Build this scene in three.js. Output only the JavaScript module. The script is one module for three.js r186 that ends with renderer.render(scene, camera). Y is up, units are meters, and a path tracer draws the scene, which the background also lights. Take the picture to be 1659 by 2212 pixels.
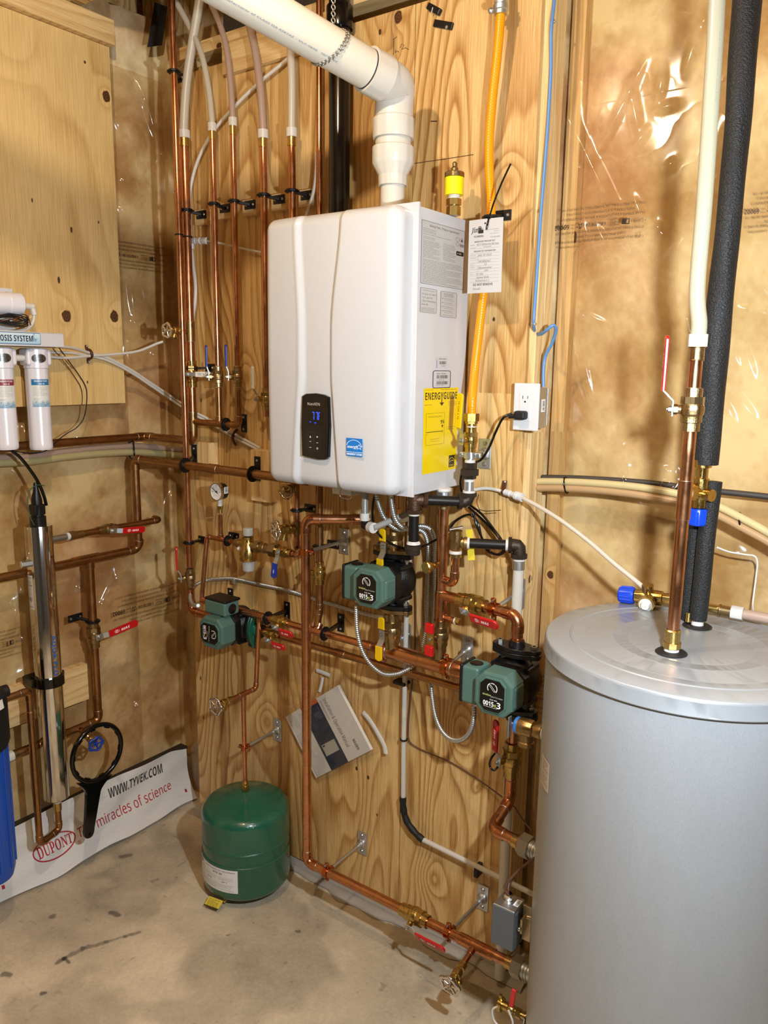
import * as THREE from 'three';
import { mergeGeometries, toCreasedNormals } from 'three/addons/utils/BufferGeometryUtils.js';
import { RoundedBoxGeometry } from 'three/addons/geometries/RoundedBoxGeometry.js';

// ---------------------------------------------------------------- camera, lamps, exposure
const scene = new THREE.Scene();
const v3 = (x, y, z) => new THREE.Vector3(x, y, z);
const renderer = new THREE.WebGLRenderer({ antialias: true });
renderer.toneMapping = THREE.LinearToneMapping;
renderer.toneMappingExposure = 1.0;
renderer.shadowMap.enabled = true;
scene.background = new THREE.Color(0x000000);          // a closed basement room

const FOCAL = 1700, EYE = v3(2.42, 1.77, 1.876);        // the photograph's lens in its own pixels, and where it stood
const yaw = THREE.MathUtils.degToRad(35.85), pitch = THREE.MathUtils.degToRad(10.57), roll = THREE.MathUtils.degToRad(0.818);
const FW = v3(-Math.sin(yaw) * Math.cos(pitch), -Math.sin(pitch), -Math.cos(yaw) * Math.cos(pitch));
const rt0 = FW.clone().cross(v3(0, 1, 0)).normalize(), up0 = rt0.clone().cross(FW);
const RT = rt0.clone().multiplyScalar(Math.cos(roll)).addScaledVector(up0, Math.sin(roll));
const UP = up0.clone().multiplyScalar(Math.cos(roll)).addScaledVector(rt0, -Math.sin(roll));
const camera = new THREE.PerspectiveCamera(2 * Math.atan(1106 / FOCAL) * 180 / Math.PI, 1659 / 2212, 0.05, 30);
camera.position.copy(EYE);
camera.quaternion.setFromRotationMatrix(new THREE.Matrix4().makeBasis(RT, UP, FW.clone().negate()));
scene.add(camera);

const LAMPS = [   // bare bulbs on cords: a white one low at the right, a warm one near the ceiling
  { at: v3(2.35, 1.83, 1.16), cd: 8.7, color: 0xeaf4ff, label: 'bare bulb hanging low on a long black cord near the grey tank' },
  { at: v3(1.4, 2.76, 1.15), cd: 3.3, color: 0xffeacc, label: 'bare warm bulb hanging just below the ceiling joists' },
];

// ---------------------------------------------------------------- measuring off the photograph: sight lines met with a plane
const ray = (px, py) => RT.clone().multiplyScalar((px - 829.5) / FOCAL).addScaledVector(UP, -(py - 1106) / FOCAL).add(FW);
const Zp = (px, py, z) => { const a = ray(px, py); return EYE.clone().addScaledVector(a, (z - EYE.z) / a.z); };
const Xp = (px, py, x) => { const a = ray(px, py); return EYE.clone().addScaledVector(a, (x - EYE.x) / a.x); };
const Yp = (px, py, y) => { const a = ray(px, py); return EYE.clone().addScaledVector(a, (y - EYE.y) / a.y); };
const rowY = (x, z, py) => { const n = UP.clone().addScaledVector(FW, -(1106 - py) / FOCAL); return EYE.y - (n.x * (x - EYE.x) + n.z * (z - EYE.z)) / n.y; };
const colX = (y, z, px) => { const n = RT.clone().addScaledVector(FW, -(px - 829.5) / FOCAL); return EYE.x - (n.y * (y - EYE.y) + n.z * (z - EYE.z)) / n.x; };
const colZ = (x, y, px) => { const n = RT.clone().addScaledVector(FW, -(px - 829.5) / FOCAL); return EYE.z - (n.x * (x - EYE.x) + n.y * (y - EYE.y)) / n.z; };
const VX = (p, py) => v3(p.x, rowY(p.x, p.z, py), p.z);            // straight up or down from p to that row
const HX = (p, px) => v3(colX(p.y, p.z, px), p.y, p.z);            // level along the plywood wall
const HZ = (p, px) => v3(p.x, p.y, colZ(p.x, p.y, px));            // level away from the plywood wall

// ---------------------------------------------------------------- noise
let seed = 7;
const rnd = () => { seed = (seed * 1664525 + 1013904223) >>> 0; return seed / 4294967296; };
const hsh = (x, y, s) => { let h = (x * 374761393 + y * 668265263 + s * 974634777) | 0; h = Math.imul(h ^ (h >>> 13), 1274126177); h ^= h >>> 16; return (h >>> 0) / 4294967296; };
function vn(x, y, s = 0) {
  const xi = Math.floor(x), yi = Math.floor(y); let u = x - xi, w = y - yi; u = u * u * (3 - 2 * u); w = w * w * (3 - 2 * w);
  const a = hsh(xi, yi, s), b = hsh(xi + 1, yi, s), c = hsh(xi, yi + 1, s), d = hsh(xi + 1, yi + 1, s);
  return a + (b - a) * u + (c - a) * w + (a - b - c + d) * u * w;
}
function fbm(x, y, s = 0, o = 4) { let t = 0, a = 0.5, n = 0; for (let i = 0; i < o; i++) { t += a * vn(x, y, s + i * 17); n += a; a *= 0.5; x *= 2.03; y *= 2.03; } return t / n; }
const lerp = (a, b, t) => a + (b - a) * t, clamp = (x, a = 0, b = 1) => Math.min(b, Math.max(a, x)), smooth = (a, b, x) => { const t = clamp((x - a) / (b - a)); return t * t * (3 - 2 * t); };
function dataTex(w, h, f, srgb = true) {
  const d = new Uint8Array(w * h * 4), o = [0, 0, 0];
  for (let y = 0; y < h; y++) for (let x = 0; x < w; x++) { f(x / w, y / h, o); const i = (y * w + x) * 4; d[i] = clamp(o[0]) * 255; d[i + 1] = clamp(o[1]) * 255; d[i + 2] = clamp(o[2]) * 255; d[i + 3] = 255; }
  const t = new THREE.DataTexture(d, w, h); t.magFilter = THREE.LinearFilter; t.minFilter = THREE.LinearMipmapLinearFilter; t.generateMipmaps = true;
  t.wrapS = t.wrapT = THREE.RepeatWrapping; if (srgb) t.colorSpace = THREE.SRGBColorSpace; t.needsUpdate = true; return t;
}
function canvasTex(w, h, draw) {
  const c = document.createElement('canvas'); c.width = w; c.height = h; const g = c.getContext('2d'); draw(g, w, h);
  const t = new THREE.CanvasTexture(c); t.colorSpace = THREE.SRGBColorSpace; return t;
}
const rep = (t, x, y) => { const c = t.clone(); c.repeat.set(x, y); c.needsUpdate = true; return c; };

// ---------------------------------------------------------------- objects, parts
const used = {};
const numbered = (n) => { used[n] = (used[n] ?? -1) + 1; return used[n] ? n + '_' + String(used[n]).padStart(3, '0') : n; };
const shade = (m) => { m.castShadow = true; m.receiveShadow = true; return m; };
function thing(name, label, category, base, group) {     // a Group at the thing's base; parts are given in room coordinates
  const g = new THREE.Group(); g.name = numbered(name); g.position.copy(base); g.userData = { label, category }; if (group) g.userData.group = group;
  g.base = base.clone(); scene.add(g); return g;
}
function local(name, label, category, origin, Y, Z, group) {   // a Group with axes of its own: Y along the pipe, Z out of it
  const g = thing(name, label, category, origin, group); const y = Y.clone().normalize(), z = Z.clone().addScaledVector(y, -Z.dot(y)).normalize(), x = y.clone().cross(z);
  g.quaternion.setFromRotationMatrix(new THREE.Matrix4().makeBasis(x, y, z)); g.base = v3(0, 0, 0); return g;
}
function frame(name, kind) { const g = new THREE.Group(); g.name = name; g.userData = { kind }; g.base = v3(0, 0, 0); scene.add(g); return g; }
function part(parent, name, geo, mat, label) {
  if (Array.isArray(geo)) geo = M(geo);
  const m = shade(new THREE.Mesh(geo, mat)); m.name = name; m.base = parent.base; if (parent.base) geo.translate(-parent.base.x, -parent.base.y, -parent.base.z);
  if (label) m.userData.label = label; parent.add(m); return m;
}
function struct(name, geo, mat) { if (Array.isArray(geo)) geo = M(geo); const m = shade(new THREE.Mesh(geo, mat)); m.name = numbered(name); m.userData = { kind: 'structure' }; m.base = v3(0, 0, 0); scene.add(m); return m; }
function solo(name, label, category, geo, mat, group) {      // a thing that is one mesh
  if (Array.isArray(geo)) geo = M(geo);
  geo.computeBoundingBox(); const c = geo.boundingBox.getCenter(v3(0, 0, 0)); c.y = geo.boundingBox.min.y; geo.translate(-c.x, -c.y, -c.z);
  const m = shade(new THREE.Mesh(geo, mat)); m.name = numbered(name); m.position.copy(c); m.userData = { label, category }; if (group) m.userData.group = group; scene.add(m); return m;
}

// ---------------------------------------------------------------- shapes
const M = (list) => list.length === 1 ? list[0] : mergeGeometries(list.map((g) => { const n = g.index ? g.toNonIndexed() : g; for (const k of Object.keys(n.attributes)) if (!['position', 'normal', 'uv'].includes(k)) n.deleteAttribute(k); return n; }));
const YAX = v3(0, 1, 0);
const orient = (g, o, d) => { g.applyQuaternion(new THREE.Quaternion().setFromUnitVectors(YAX, d.clone().normalize())); g.translate(o.x, o.y, o.z); return g; };
function cyl(a, b, ra, rb = ra, seg = 20, open = false) {
  const d = b.clone().sub(a), L = d.length(), g = new THREE.CylinderGeometry(rb, ra, L, seg, 1, open); g.translate(0, L / 2, 0);
  const uv = g.attributes.uv; for (let i = 0; i < uv.count; i++) uv.setXY(i, uv.getX(i) * ra * 6.28, uv.getY(i) * L); return orient(g, a, d);
}
const hex = (a, b, r, seg = 6) => { const d = b.clone().sub(a), L = d.length(); const g = new THREE.CylinderGeometry(r, r, L, seg, 1); g.translate(0, L / 2, 0); return orient(toCreasedNormals(g, 0.4), a, d); };
function lathe(prof, o, d, seg = 28, crease = 0.7) { const g = toCreasedNormals(new THREE.LatheGeometry(prof.map(([r, h]) => new THREE.Vector2(Math.max(r, 1e-5), h)), seg), crease); return orient(g, o, d); }
const box = (c, s, bev = 0.002, q) => { const g = new RoundedBoxGeometry(s.x, s.y, s.z, 2, Math.min(bev, Math.min(s.x, s.y, s.z) * 0.45)); const p = g.attributes.position, n = g.attributes.normal, uv = g.attributes.uv;
  for (let i = 0; i < p.count; i++) { const ax = Math.abs(n.getX(i)), ay = Math.abs(n.getY(i)), az = Math.abs(n.getZ(i)); if (az >= ax && az >= ay) uv.setXY(i, p.getX(i) + c.x, p.getY(i) + c.y); else if (ax >= ay) uv.setXY(i, p.getZ(i) + c.z, p.getY(i) + c.y); else uv.setXY(i, p.getX(i) + c.x, p.getZ(i) + c.z); }
  if (q) g.applyQuaternion(q); g.translate(c.x, c.y, c.z); return g; };
const span = (x0, x1, y0, y1, z0, z1, bev) => box(v3((x0 + x1) / 2, (y0 + y1) / 2, (z0 + z1) / 2), v3(Math.abs(x1 - x0), Math.abs(y1 - y0), Math.abs(z1 - z0)), bev);
const ball = (c, r, sx = 1, sy = 1, sz = 1, seg = 16) => { const g = new THREE.SphereGeometry(r, seg, Math.ceil(seg * 0.7)); g.scale(sx, sy, sz); g.translate(c.x, c.y, c.z); return g; };
const ring = (c, d, R, r, seg = 24, tseg = 8) => { const g = new THREE.TorusGeometry(R, r, tseg, seg); g.rotateX(Math.PI / 2); return orient(g, c, d); };
const band = (a, b, ri, ro, seg = 24) => { const L = b.distanceTo(a); return lathe([[ri, 0], [ro, 0], [ro, L], [ri, L], [ri, 0]], a, b.clone().sub(a), seg); };
function sweep(pts, rad, seg = 12, caps = true) {        // a tube along points that are close together; rad may be a function of (length, angle)
  const n = pts.length, f = typeof rad === 'function' ? rad : () => rad, pos = [], uv = [], idx = [];
  let t = pts[1].clone().sub(pts[0]).normalize(), nx = Math.abs(t.y) < 0.9 ? v3(0, 1, 0) : v3(1, 0, 0); nx.addScaledVector(t, -nx.dot(t)).normalize(); let s = 0;
  for (let i = 0; i < n; i++) {
    const t2 = (i === 0 ? pts[1].clone().sub(pts[0]) : i === n - 1 ? pts[n - 1].clone().sub(pts[n - 2]) : pts[i + 1].clone().sub(pts[i - 1])).normalize();
    nx.addScaledVector(t2, -nx.dot(t2)).normalize(); const ny = t2.clone().cross(nx); if (i) s += pts[i].distanceTo(pts[i - 1]);
    for (let k = 0; k <= seg; k++) { const a = k / seg * Math.PI * 2, r = f(s, a); const c = Math.cos(a) * r, d = Math.sin(a) * r; pos.push(pts[i].x + nx.x * c + ny.x * d, pts[i].y + nx.y * c + ny.y * d, pts[i].z + nx.z * c + ny.z * d); uv.push(k / seg * r * 6.28, s); }
    if (i) for (let k = 0; k < seg; k++) { const a = (i - 1) * (seg + 1) + k, b = a + seg + 1; idx.push(a, a + 1, b, a + 1, b + 1, b); }
  }
  const g = new THREE.BufferGeometry(); g.setAttribute('position', new THREE.Float32BufferAttribute(pos, 3)); g.setAttribute('uv', new THREE.Float32BufferAttribute(uv, 2)); g.setIndex(idx); g.computeVertexNormals();
  const N = g.attributes.normal; for (let i = 0; i < n; i++) { const a = i * (seg + 1), b = a + seg, q = v3(N.getX(a) + N.getX(b), N.getY(a) + N.getY(b), N.getZ(a) + N.getZ(b)).normalize(); N.setXYZ(a, q.x, q.y, q.z); N.setXYZ(b, q.x, q.y, q.z); }
  if (!caps) return g;
  const cap = (p, q) => orient(new THREE.CircleGeometry(f(p === pts[0] ? 0 : s, 0), seg).rotateX(-Math.PI / 2), p, p.clone().sub(q));
  return M([g, cap(pts[0], pts[1]), cap(pts[n - 1], pts[n - 2])]);
}
const curve = (pts, n = 40) => new THREE.CatmullRomCurve3(pts, false, 'centripetal').getSpacedPoints(n);
function grid(nu, nv, f) {                              // a sheet from a function of (u, v) giving a point; uv in what the function returns as 4th and 5th
  const pos = [], uv = [], idx = [];
  for (let j = 0; j <= nv; j++) for (let i = 0; i <= nu; i++) { const p = f(i / nu, j / nv, i, j); pos.push(p[0], p[1], p[2]); uv.push(p[3] ?? i / nu, p[4] ?? j / nv); }
  for (let j = 0; j < nv; j++) for (let i = 0; i < nu; i++) { const a = j * (nu + 1) + i, b = a + nu + 1; idx.push(a, a + 1, b, a + 1, b + 1, b); }
  const g = new THREE.BufferGeometry(); g.setAttribute('position', new THREE.Float32BufferAttribute(pos, 3)); g.setAttribute('uv', new THREE.Float32BufferAttribute(uv, 2)); g.setIndex(idx); g.computeVertexNormals(); return g;
}
// a sticker: a thin quad from its centre, its right and its up direction
const quad = (c, R, U, w, h) => { const g = new THREE.PlaneGeometry(w, h); const n = R.clone().cross(U); g.applyMatrix4(new THREE.Matrix4().makeBasis(R, U, n)); g.translate(c.x, c.y, c.z); return g; };
function shapeSlab(pts, th, bev = 0.001) { const s = new THREE.Shape(pts.map(([x, y]) => new THREE.Vector2(x, y))); return new THREE.ExtrudeGeometry(s, { depth: th, bevelEnabled: bev > 0, bevelSize: bev, bevelThickness: bev, bevelSegments: 2, curveSegments: 10 }); }

// ---------------------------------------------------------------- materials
const blot = dataTex(256, 256, (u, v, o) => { const n = fbm(u * 6, v * 6, 3, 5), m = fbm(u * 20, v * 20, 9, 3), k = 0.86 + 0.16 * n - 0.07 * smooth(0.55, 0.75, m); o[0] = k; o[1] = k * lerp(0.97, 1.04, m); o[2] = k * lerp(0.93, 1.06, m); });
const blotR = dataTex(256, 256, (u, v, o) => { const n = fbm(u * 7, v * 7, 21, 4); o[0] = o[1] = o[2] = 0.55 + 0.6 * (n - 0.3); }, false);
const foamBump = dataTex(256, 256, (u, v, o) => { const a = fbm(u * 40, v * 40, 5, 3), b = vn(u * 90, v * 90, 8); o[0] = o[1] = o[2] = 0.5 * a + 0.5 * (b > 0.62 ? 1 : b * 0.8); }, false);
const castBump = dataTex(128, 128, (u, v, o) => { o[0] = o[1] = o[2] = fbm(u * 24, v * 24, 31, 3); }, false);
const std = (o) => new THREE.MeshPhysicalMaterial(o);
const metal = (color, roughness, map, k = 4) => std({ color, roughness, metalness: 1, map: map ? rep(blot, k, k) : null, roughnessMap: map ? rep(blotR, k, k) : null });
const plain = (color, roughness = 0.5, more = {}) => std({ color, roughness, ...more });
const MT = {
  copper: metal(0xd0926a, 0.40, true), copperOld: metal(0xab7d52, 0.50, true), copperFit: metal(0xcc8a62, 0.38, true, 9), solder: metal(0xc9c4bb, 0.35),
  brass: metal(0xccac68, 0.4, true, 8), bronze: metal(0xb09468, 0.5, true, 8), chrome: metal(0xdedad4, 0.12), steel: metal(0xc6cacb, 0.42), nut: metal(0xb0aea6, 0.42),
  iron: std({ color: 0x24211f, roughness: 0.42, metalness: 0.6 }), castIron: std({ color: 0x3f362d, roughness: 0.5, metalness: 0.7, bumpMap: rep(castBump, 14, 14), bumpScale: 0.0006 }),
  rust: std({ color: 0x59402f, roughness: 0.5, metalness: 0.7, bumpMap: rep(castBump, 14, 14), bumpScale: 0.0008 }),
  pumpIron: std({ color: 0x0b0b0c, roughness: 0.34, bumpMap: rep(castBump, 10, 10), bumpScale: 0.0005 }), black: plain(0x0b0b0b, 0.42), rubber: plain(0x0d0d0d, 0.6), gloss: plain(0x080808, 0.16),
  green: plain(0x4d6c62, 0.46), greenPaint: plain(0x17533f, 0.26), white: plain(0xd0d0d0, 0.3), pvc: plain(0xc6c1b5, 0.34), tape: plain(0xd0cdc6, 0.7), pexWhite: plain(0xcbc7be, 0.42),
  pex: std({ color: 0xcdc5b2, roughness: 0.34, transmission: 0.25 }), pexPink: std({ color: 0xb59a88, roughness: 0.38, transmission: 0.25 }), tubeWhite: plain(0xd3cfc6, 0.36), tubeClear: std({ color: 0xe2d8c6, roughness: 0.3, transmission: 0.35 }),
  red: plain(0xc00d14, 0.28, { clearcoat: 0.4, clearcoatRoughness: 0.2 }), yellow: plain(0xe5b900, 0.34), yellowPipe: plain(0xe59200, 0.34), blue: plain(0x10308e, 0.3), blueCable: plain(0x5b87b9, 0.4), blueCap: plain(0x0d3fc0, 0.3),
  orange: metal(0xc5713c, 0.4, true, 8), brown: plain(0x4a2412, 0.4), cableBrown: plain(0x5d3d2c, 0.4), greyBox: plain(0x565b5e, 0.5), paper: plain(0xe8e5de, 0.8), yellowPaper: plain(0xe3cf25, 0.6),
};
// ---------------------------------------------------------------- wood, insulation, concrete
function woodTex(w, h, wm, hm, o) {
  const { A, B, freq = 6, sx = 3, sy = 0.7, amp = 3.2, grad = 1.2, con = 0.75, s = 0, knots = [], marks = [] } = o;
  return dataTex(w, h, (u, v, c) => {
    const x = u * wm, y = v * hm; let g = fbm(x * sx, y * sy, s, 3) * amp + x * grad + 0.035 * fbm(x * 24, y * 5, s + 90, 2), kn = 0, kc = 0;
    for (const [kx, ky, kr, pale] of knots) { const dx = x - kx, dy = (y - ky) * 0.8, d2 = dx * dx + dy * dy; if (d2 > kr * kr * 90) continue; g += 0.32 * Math.exp(-d2 / (kr * kr * 7)); if (pale) continue; const d = Math.sqrt(d2) / kr + 0.25 * (vn(x * 120, y * 120, s) - 0.5); if (d < 1.15) { kn = Math.max(kn, smooth(1.15, 0.95, d)); kc = 0.55 + 0.45 * Math.sin(d * 14); } }
    for (const [kx, ky, a, b] of marks) { const dx = (x - kx) / a, dy = (y - ky) / b, d = dx * dx + dy * dy + 0.5 * (vn(x * 160, y * 160, s) - 0.5); if (d < 1) { kn = Math.max(kn, 0.9 * smooth(1, 0.5, d)); kc = 0.05; } }
    const t = g * freq - Math.floor(g * freq), dark = t < 0.82 ? Math.pow(t / 0.82, 2.6) : 1 - smooth(0.82, 1, t);
    const st = vn(x * 700, y * 14, s + 5) * 0.6 + vn(x * 1500, y * 40, s + 6) * 0.4, tone = fbm(x * 4, y * 1.3, s + 40, 3);
    let k = clamp(0.1 + con * dark * (0.55 + 0.75 * vn(x * 6, y * 1.5, s + 50)) + 0.62 * (st - 0.42) + 0.55 * (tone - 0.5));
    for (let i = 0; i < 3; i++) { let z = lerp(A[i], B[i], k); if (kn) z = lerp(z, [0.36, 0.22, 0.1][i] * (0.55 + 0.6 * kc), kn); c[i] = z; }
  });
}
const plyTex = woodTex(1024, 2048, 1.34, 2.7, { A: [0.85, 0.715, 0.475], B: [0.57, 0.375, 0.155], freq: 8, sx: 3.4, sy: 0.7, amp: 3.0, grad: 0.6, con: 0.56, s: 11,
  knots: [[1.089, 0.573, 0.022, 1], [0.37, 0.52, 0.02, 1], [0.894, 2.68, 0.012], [0.30, 1.72, 0.02, 1], [0.73, 1.02, 0.018, 1], [0.2, 1.2, 0.02, 1]], marks: [[0.073, 1.639, 0.004, 0.008], [0.775, 0.475, 0.005, 0.008], [0.823, 0.458, 0.005, 0.008], [0.026, 0.596, 0.004, 0.01], [0.037, 0.44, 0.004, 0.007], [0.834, 2.657, 0.005, 0.008], [0.35, 0.19, 0.004, 0.006], [0.55, 0.83, 0.003, 0.012], [0.86, 0.34, 0.003, 0.006]] });
const pineTex = woodTex(768, 1024, 0.8, 1.2, { A: [0.885, 0.765, 0.52], B: [0.68, 0.52, 0.28], freq: 5, sx: 2.4, sy: 0.8, amp: 2.0, grad: 0.5, con: 0.3, s: 71,
  knots: [[0.778, 0.995, 0.0135], [0.588, 0.286, 0.015], [0.769, 0.295, 0.015], [0.458, 1.066, 0.03, 1]], marks: [[0.569, 0.397, 0.005, 0.012], [0.624, 0.557, 0.004, 0.01], [0.495, 0.626, 0.003, 0.007], [0.726, 0.596, 0.003, 0.005], [0.652, 0.074, 0.003, 0.005], [0.705, 1.077, 0.004, 0.005]] });
const lumTex = woodTex(256, 1024, 0.2, 1.6, { A: [0.90, 0.78, 0.56], B: [0.70, 0.53, 0.30], freq: 5, sx: 5, sy: 0.5, amp: 2.2, grad: 4, con: 0.5, s: 131, knots: [[0.07, 0.5, 0.011], [0.15, 1.2, 0.009]] });
const wood = (tex, wm, hm, rough = 0.62, ox = 0, oy = 0) => { const t = tex.clone(); t.repeat.set(1 / wm, 1 / hm); t.offset.set(ox, oy); t.needsUpdate = true; return std({ map: t, roughness: rough, bumpMap: t, bumpScale: 0.0007 }); };
const PLY = wood(plyTex, 1.34, 2.7, 0.5, -0.193 / 1.34), PLY2 = wood(plyTex, 1.34, 2.7, 0.5, 0.21, 0.37), LUM = wood(lumTex, 0.2, 1.6), LUMDARK = wood(plyTex, 1.34, 2.7, 0.7);
const LUMX = (() => { const m = LUM.clone(); for (const k of ['map', 'bumpMap']) { m[k] = m[k].clone(); m[k].rotation = Math.PI / 2; m[k].repeat.set(1 / 0.2, 1 / 1.6); } return m; })();
const fluff = dataTex(1024, 1024, (u, v, o) => {
  const P = (x, y, s, f) => { const a = fbm(x * f, y * f, s, 4), b = fbm((x - 1) * f, y * f, s, 4), c = fbm(x * f, (y - 1) * f, s, 4), d = fbm((x - 1) * f, (y - 1) * f, s, 4); return lerp(lerp(a, b, x), lerp(c, d, x), y); };
  const a = P(u, v, 3, 6), b = P(u + 0.1 * a, v, 13, 18), f = fbm(u * 90 + v * 30, v * 70 - u * 20, 23, 3), l = P(u - 0.06 * b, v + 0.08 * a, 63, 10);
  const k = clamp(0.5 + 1.7 * (a - 0.5) + 0.9 * (b - 0.5) + 2.1 * (l - 0.5) + 0.35 * (f - 0.5)), p = smooth(0.45, 0.75, P(u, v, 41, 4));
  o[0] = lerp(0.69, 0.91, k) + 0.015 * p; o[1] = lerp(0.56, 0.85, k) - 0.025 * p; o[2] = lerp(0.355, 0.665, k);
});
const fluffT = rep(fluff, 1 / 1.3, 1 / 1.3);
const BATT = std({ map: fluffT, roughness: 0.95, bumpMap: rep(fluff, 1 / 1.3, 1 / 1.3), bumpScale: 0.006, sheen: 0.4, sheenRoughness: 0.7, sheenColor: new THREE.Color(0.5, 0.42, 0.3) });
const crink = dataTex(512, 512, (u, v, o) => { const a = vn(u * 10 + 2 * vn(u * 4, v * 4, 3), v * 10, 61), b = vn(u * 34, v * 30 + 3 * a, 62), r1 = 1 - Math.abs(2 * fbm(u * 9, v * 9, 63, 3) - 1); o[0] = o[1] = o[2] = 0.7 * a + 0.3 * Math.pow(r1, 8); }, false);
const FILM = std({ color: 0xf3ece2, roughness: 0.13, transmission: 1, thickness: 0, ior: 1.5, bumpMap: rep(crink, 1 / 0.8, 1 / 0.8), bumpScale: 0.0012, side: THREE.DoubleSide });
const STAIN = [[.434, .762, .434, .738, .010, .34], [.434, .738, .444, .683, .010, .26], [.444, .683, .476, .624, .010, .24], [.476, .624, .502, .574, .009, .2], [.502, .574, .523, .538, .010, .28], [.434, .74, .461, .741, .008, .4], [.239, .657, .244, .66, .012, .3], [.376, .534, .4, .528, .014, .35], [.148, .332, .165, .31, .012, .3], [.505, .856, .51, .85, .008, .4], [.366, .874, .35, .88, .014, .35], [.913, .234, .92, .23, .008, .35], [.752, .38, .755, .376, .006, .35]], concTex = dataTex(1024, 1024, (u, v, o) => {
  const x = u * 3, y = v * 3, a = fbm(x * 1.5, y * 1.5, 201, 5), b = fbm(x * 9, y * 9, 211, 4), f = vn(x * 160, y * 160, 221), st = smooth(0.56, 0.68, fbm(x * 3.2, y * 3.2, 231, 4)), sp = vn(x * 45, y * 45, 241) > 0.93 ? 1 : 0;
  let k = 0.76 + 0.30 * (a - 0.5) + 0.18 * (b - 0.5) + 0.05 * (f - 0.5) - 0.10 * st - 0.10 * sp * vn(x * 8, y * 8, 5); for (const [x0, z0, x1, z1, w, m] of STAIN) { if (Math.abs(x - x0) > 0.12 || Math.abs(y - z0) > 0.12) continue; const dx = x1 - x0, dz = z1 - z0, t = clamp(((x - x0) * dx + (y - z0) * dz) / (dx * dx + dz * dz)), d = Math.hypot(x - x0 - t * dx, y - z0 - t * dz) + 0.012 * (fbm(x * 60, y * 60, 251, 3) - 0.5); k *= 1 - m * smooth(w, w * 0.4, d); } o[0] = k * 1.02; o[1] = k * 0.94; o[2] = k * 0.80;
});
const CONC = std({ map: concTex, roughness: 0.78, bumpMap: concTex, bumpScale: 0.0016 });

const GREYWALL = plain(0x6d6a64, 0.85);
// ---------------------------------------------------------------- the room
const CEIL = 3.06, ROOM_X = 5.6, ROOM_Z = 4.6;
struct('floor', [grid(60, 60, (u, v) => { const x = lerp(-0.3, ROOM_X, u), z = lerp(ROOM_Z, -0.35, v); return [x, 0.006 * (fbm(x * 2, z * 2, 7, 3) - 0.5), z, x / 3, z / 3]; }), span(-0.3, ROOM_X + 0.2, -0.15, -0.02, -0.35, ROOM_Z + 0.2, 0.001)], CONC);
struct('ceiling', span(-0.3, ROOM_X + 0.2, CEIL, CEIL + 0.03, -0.35, ROOM_Z + 0.2, 0.001), LUMDARK);
const battFace = (name, parent, a, b, y0, y1, f) => part(parent, name, grid(Math.ceil(Math.abs(b - a) / 0.03), Math.ceil((y1 - y0) / 0.03), (u, v) => { const s = lerp(a, b, u), y = lerp(y0, y1, v), e = Math.min(1, 14 * Math.min(u, 1 - u, 1)); const d = -0.032 + 0.022 * (fbm(s * 6, y * 6, 55, 4) - 0.5) * 2 * e - 0.02 * (1 - e); return [...f(s, y, d), s, y]; }), BATT);
// left wall: sheathing, studs, batts, film
const wl = frame('wall_left', 'structure');
part(wl, 'sheathing', span(-0.2, -0.17, 0, CEIL, -0.35, ROOM_Z + 0.2, 0.001), LUMDARK);
for (const [z0, z1] of [[-0.36, 0.07], [0.07, 0.64], [0.64, 1.22], [1.22, 2.42], [2.42, 4.6]]) battFace('insulation_batt', wl, z1, z0, 0.16, 2.95, (s, y, d) => [d, y, s]);
for (const z of [0.07, 0.64, 1.22, 2.42]) part(wl, 'stud', span(-0.17, -0.075, 0.05, 2.9, z - 0.019, z + 0.019), LUM);
part(wl, 'sill_plate', span(-0.17, -0.012, 0.16, 0.2, -0.3, ROOM_Z), LUMX);
part(wl, 'footing', span(-0.17, -0.02, 0, 0.16, -0.3, ROOM_Z), CONC);
// back wall: the same
const wb = frame('wall_back', 'structure');
part(wb, 'sheathing', span(-0.3, ROOM_X + 0.2, 0, CEIL, -0.33, -0.3, 0.001), LUMDARK);
const studX = [0.6, 1.2, Zp(1228, 300, -0.1).x, 2.25, 2.85, 3.5, 4.1, 4.7];
{ let a = -0.05; for (const s of [...studX, ROOM_X]) { battFace('insulation_batt', wb, a, s - 0.018, 0.0, 2.95, (x, y, d) => [x, y, -0.105 + d]); a = s + 0.018; } }
for (const s of studX) part(wb, 'stud', span(s - 0.019, s + 0.019, 0, 2.9, -0.28, -0.125), LUM);
// the other two walls, behind the photographer
const wr = frame('wall_right', 'structure'); part(wr, 'panel', span(ROOM_X, ROOM_X + 0.1, 0, CEIL, -0.3, ROOM_Z, 0.001), GREYWALL);
const wf = frame('wall_front', 'structure'); part(wf, 'panel', span(-0.2, ROOM_X, 0, CEIL, ROOM_Z, ROOM_Z + 0.1, 0.001), GREYWALL);

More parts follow.
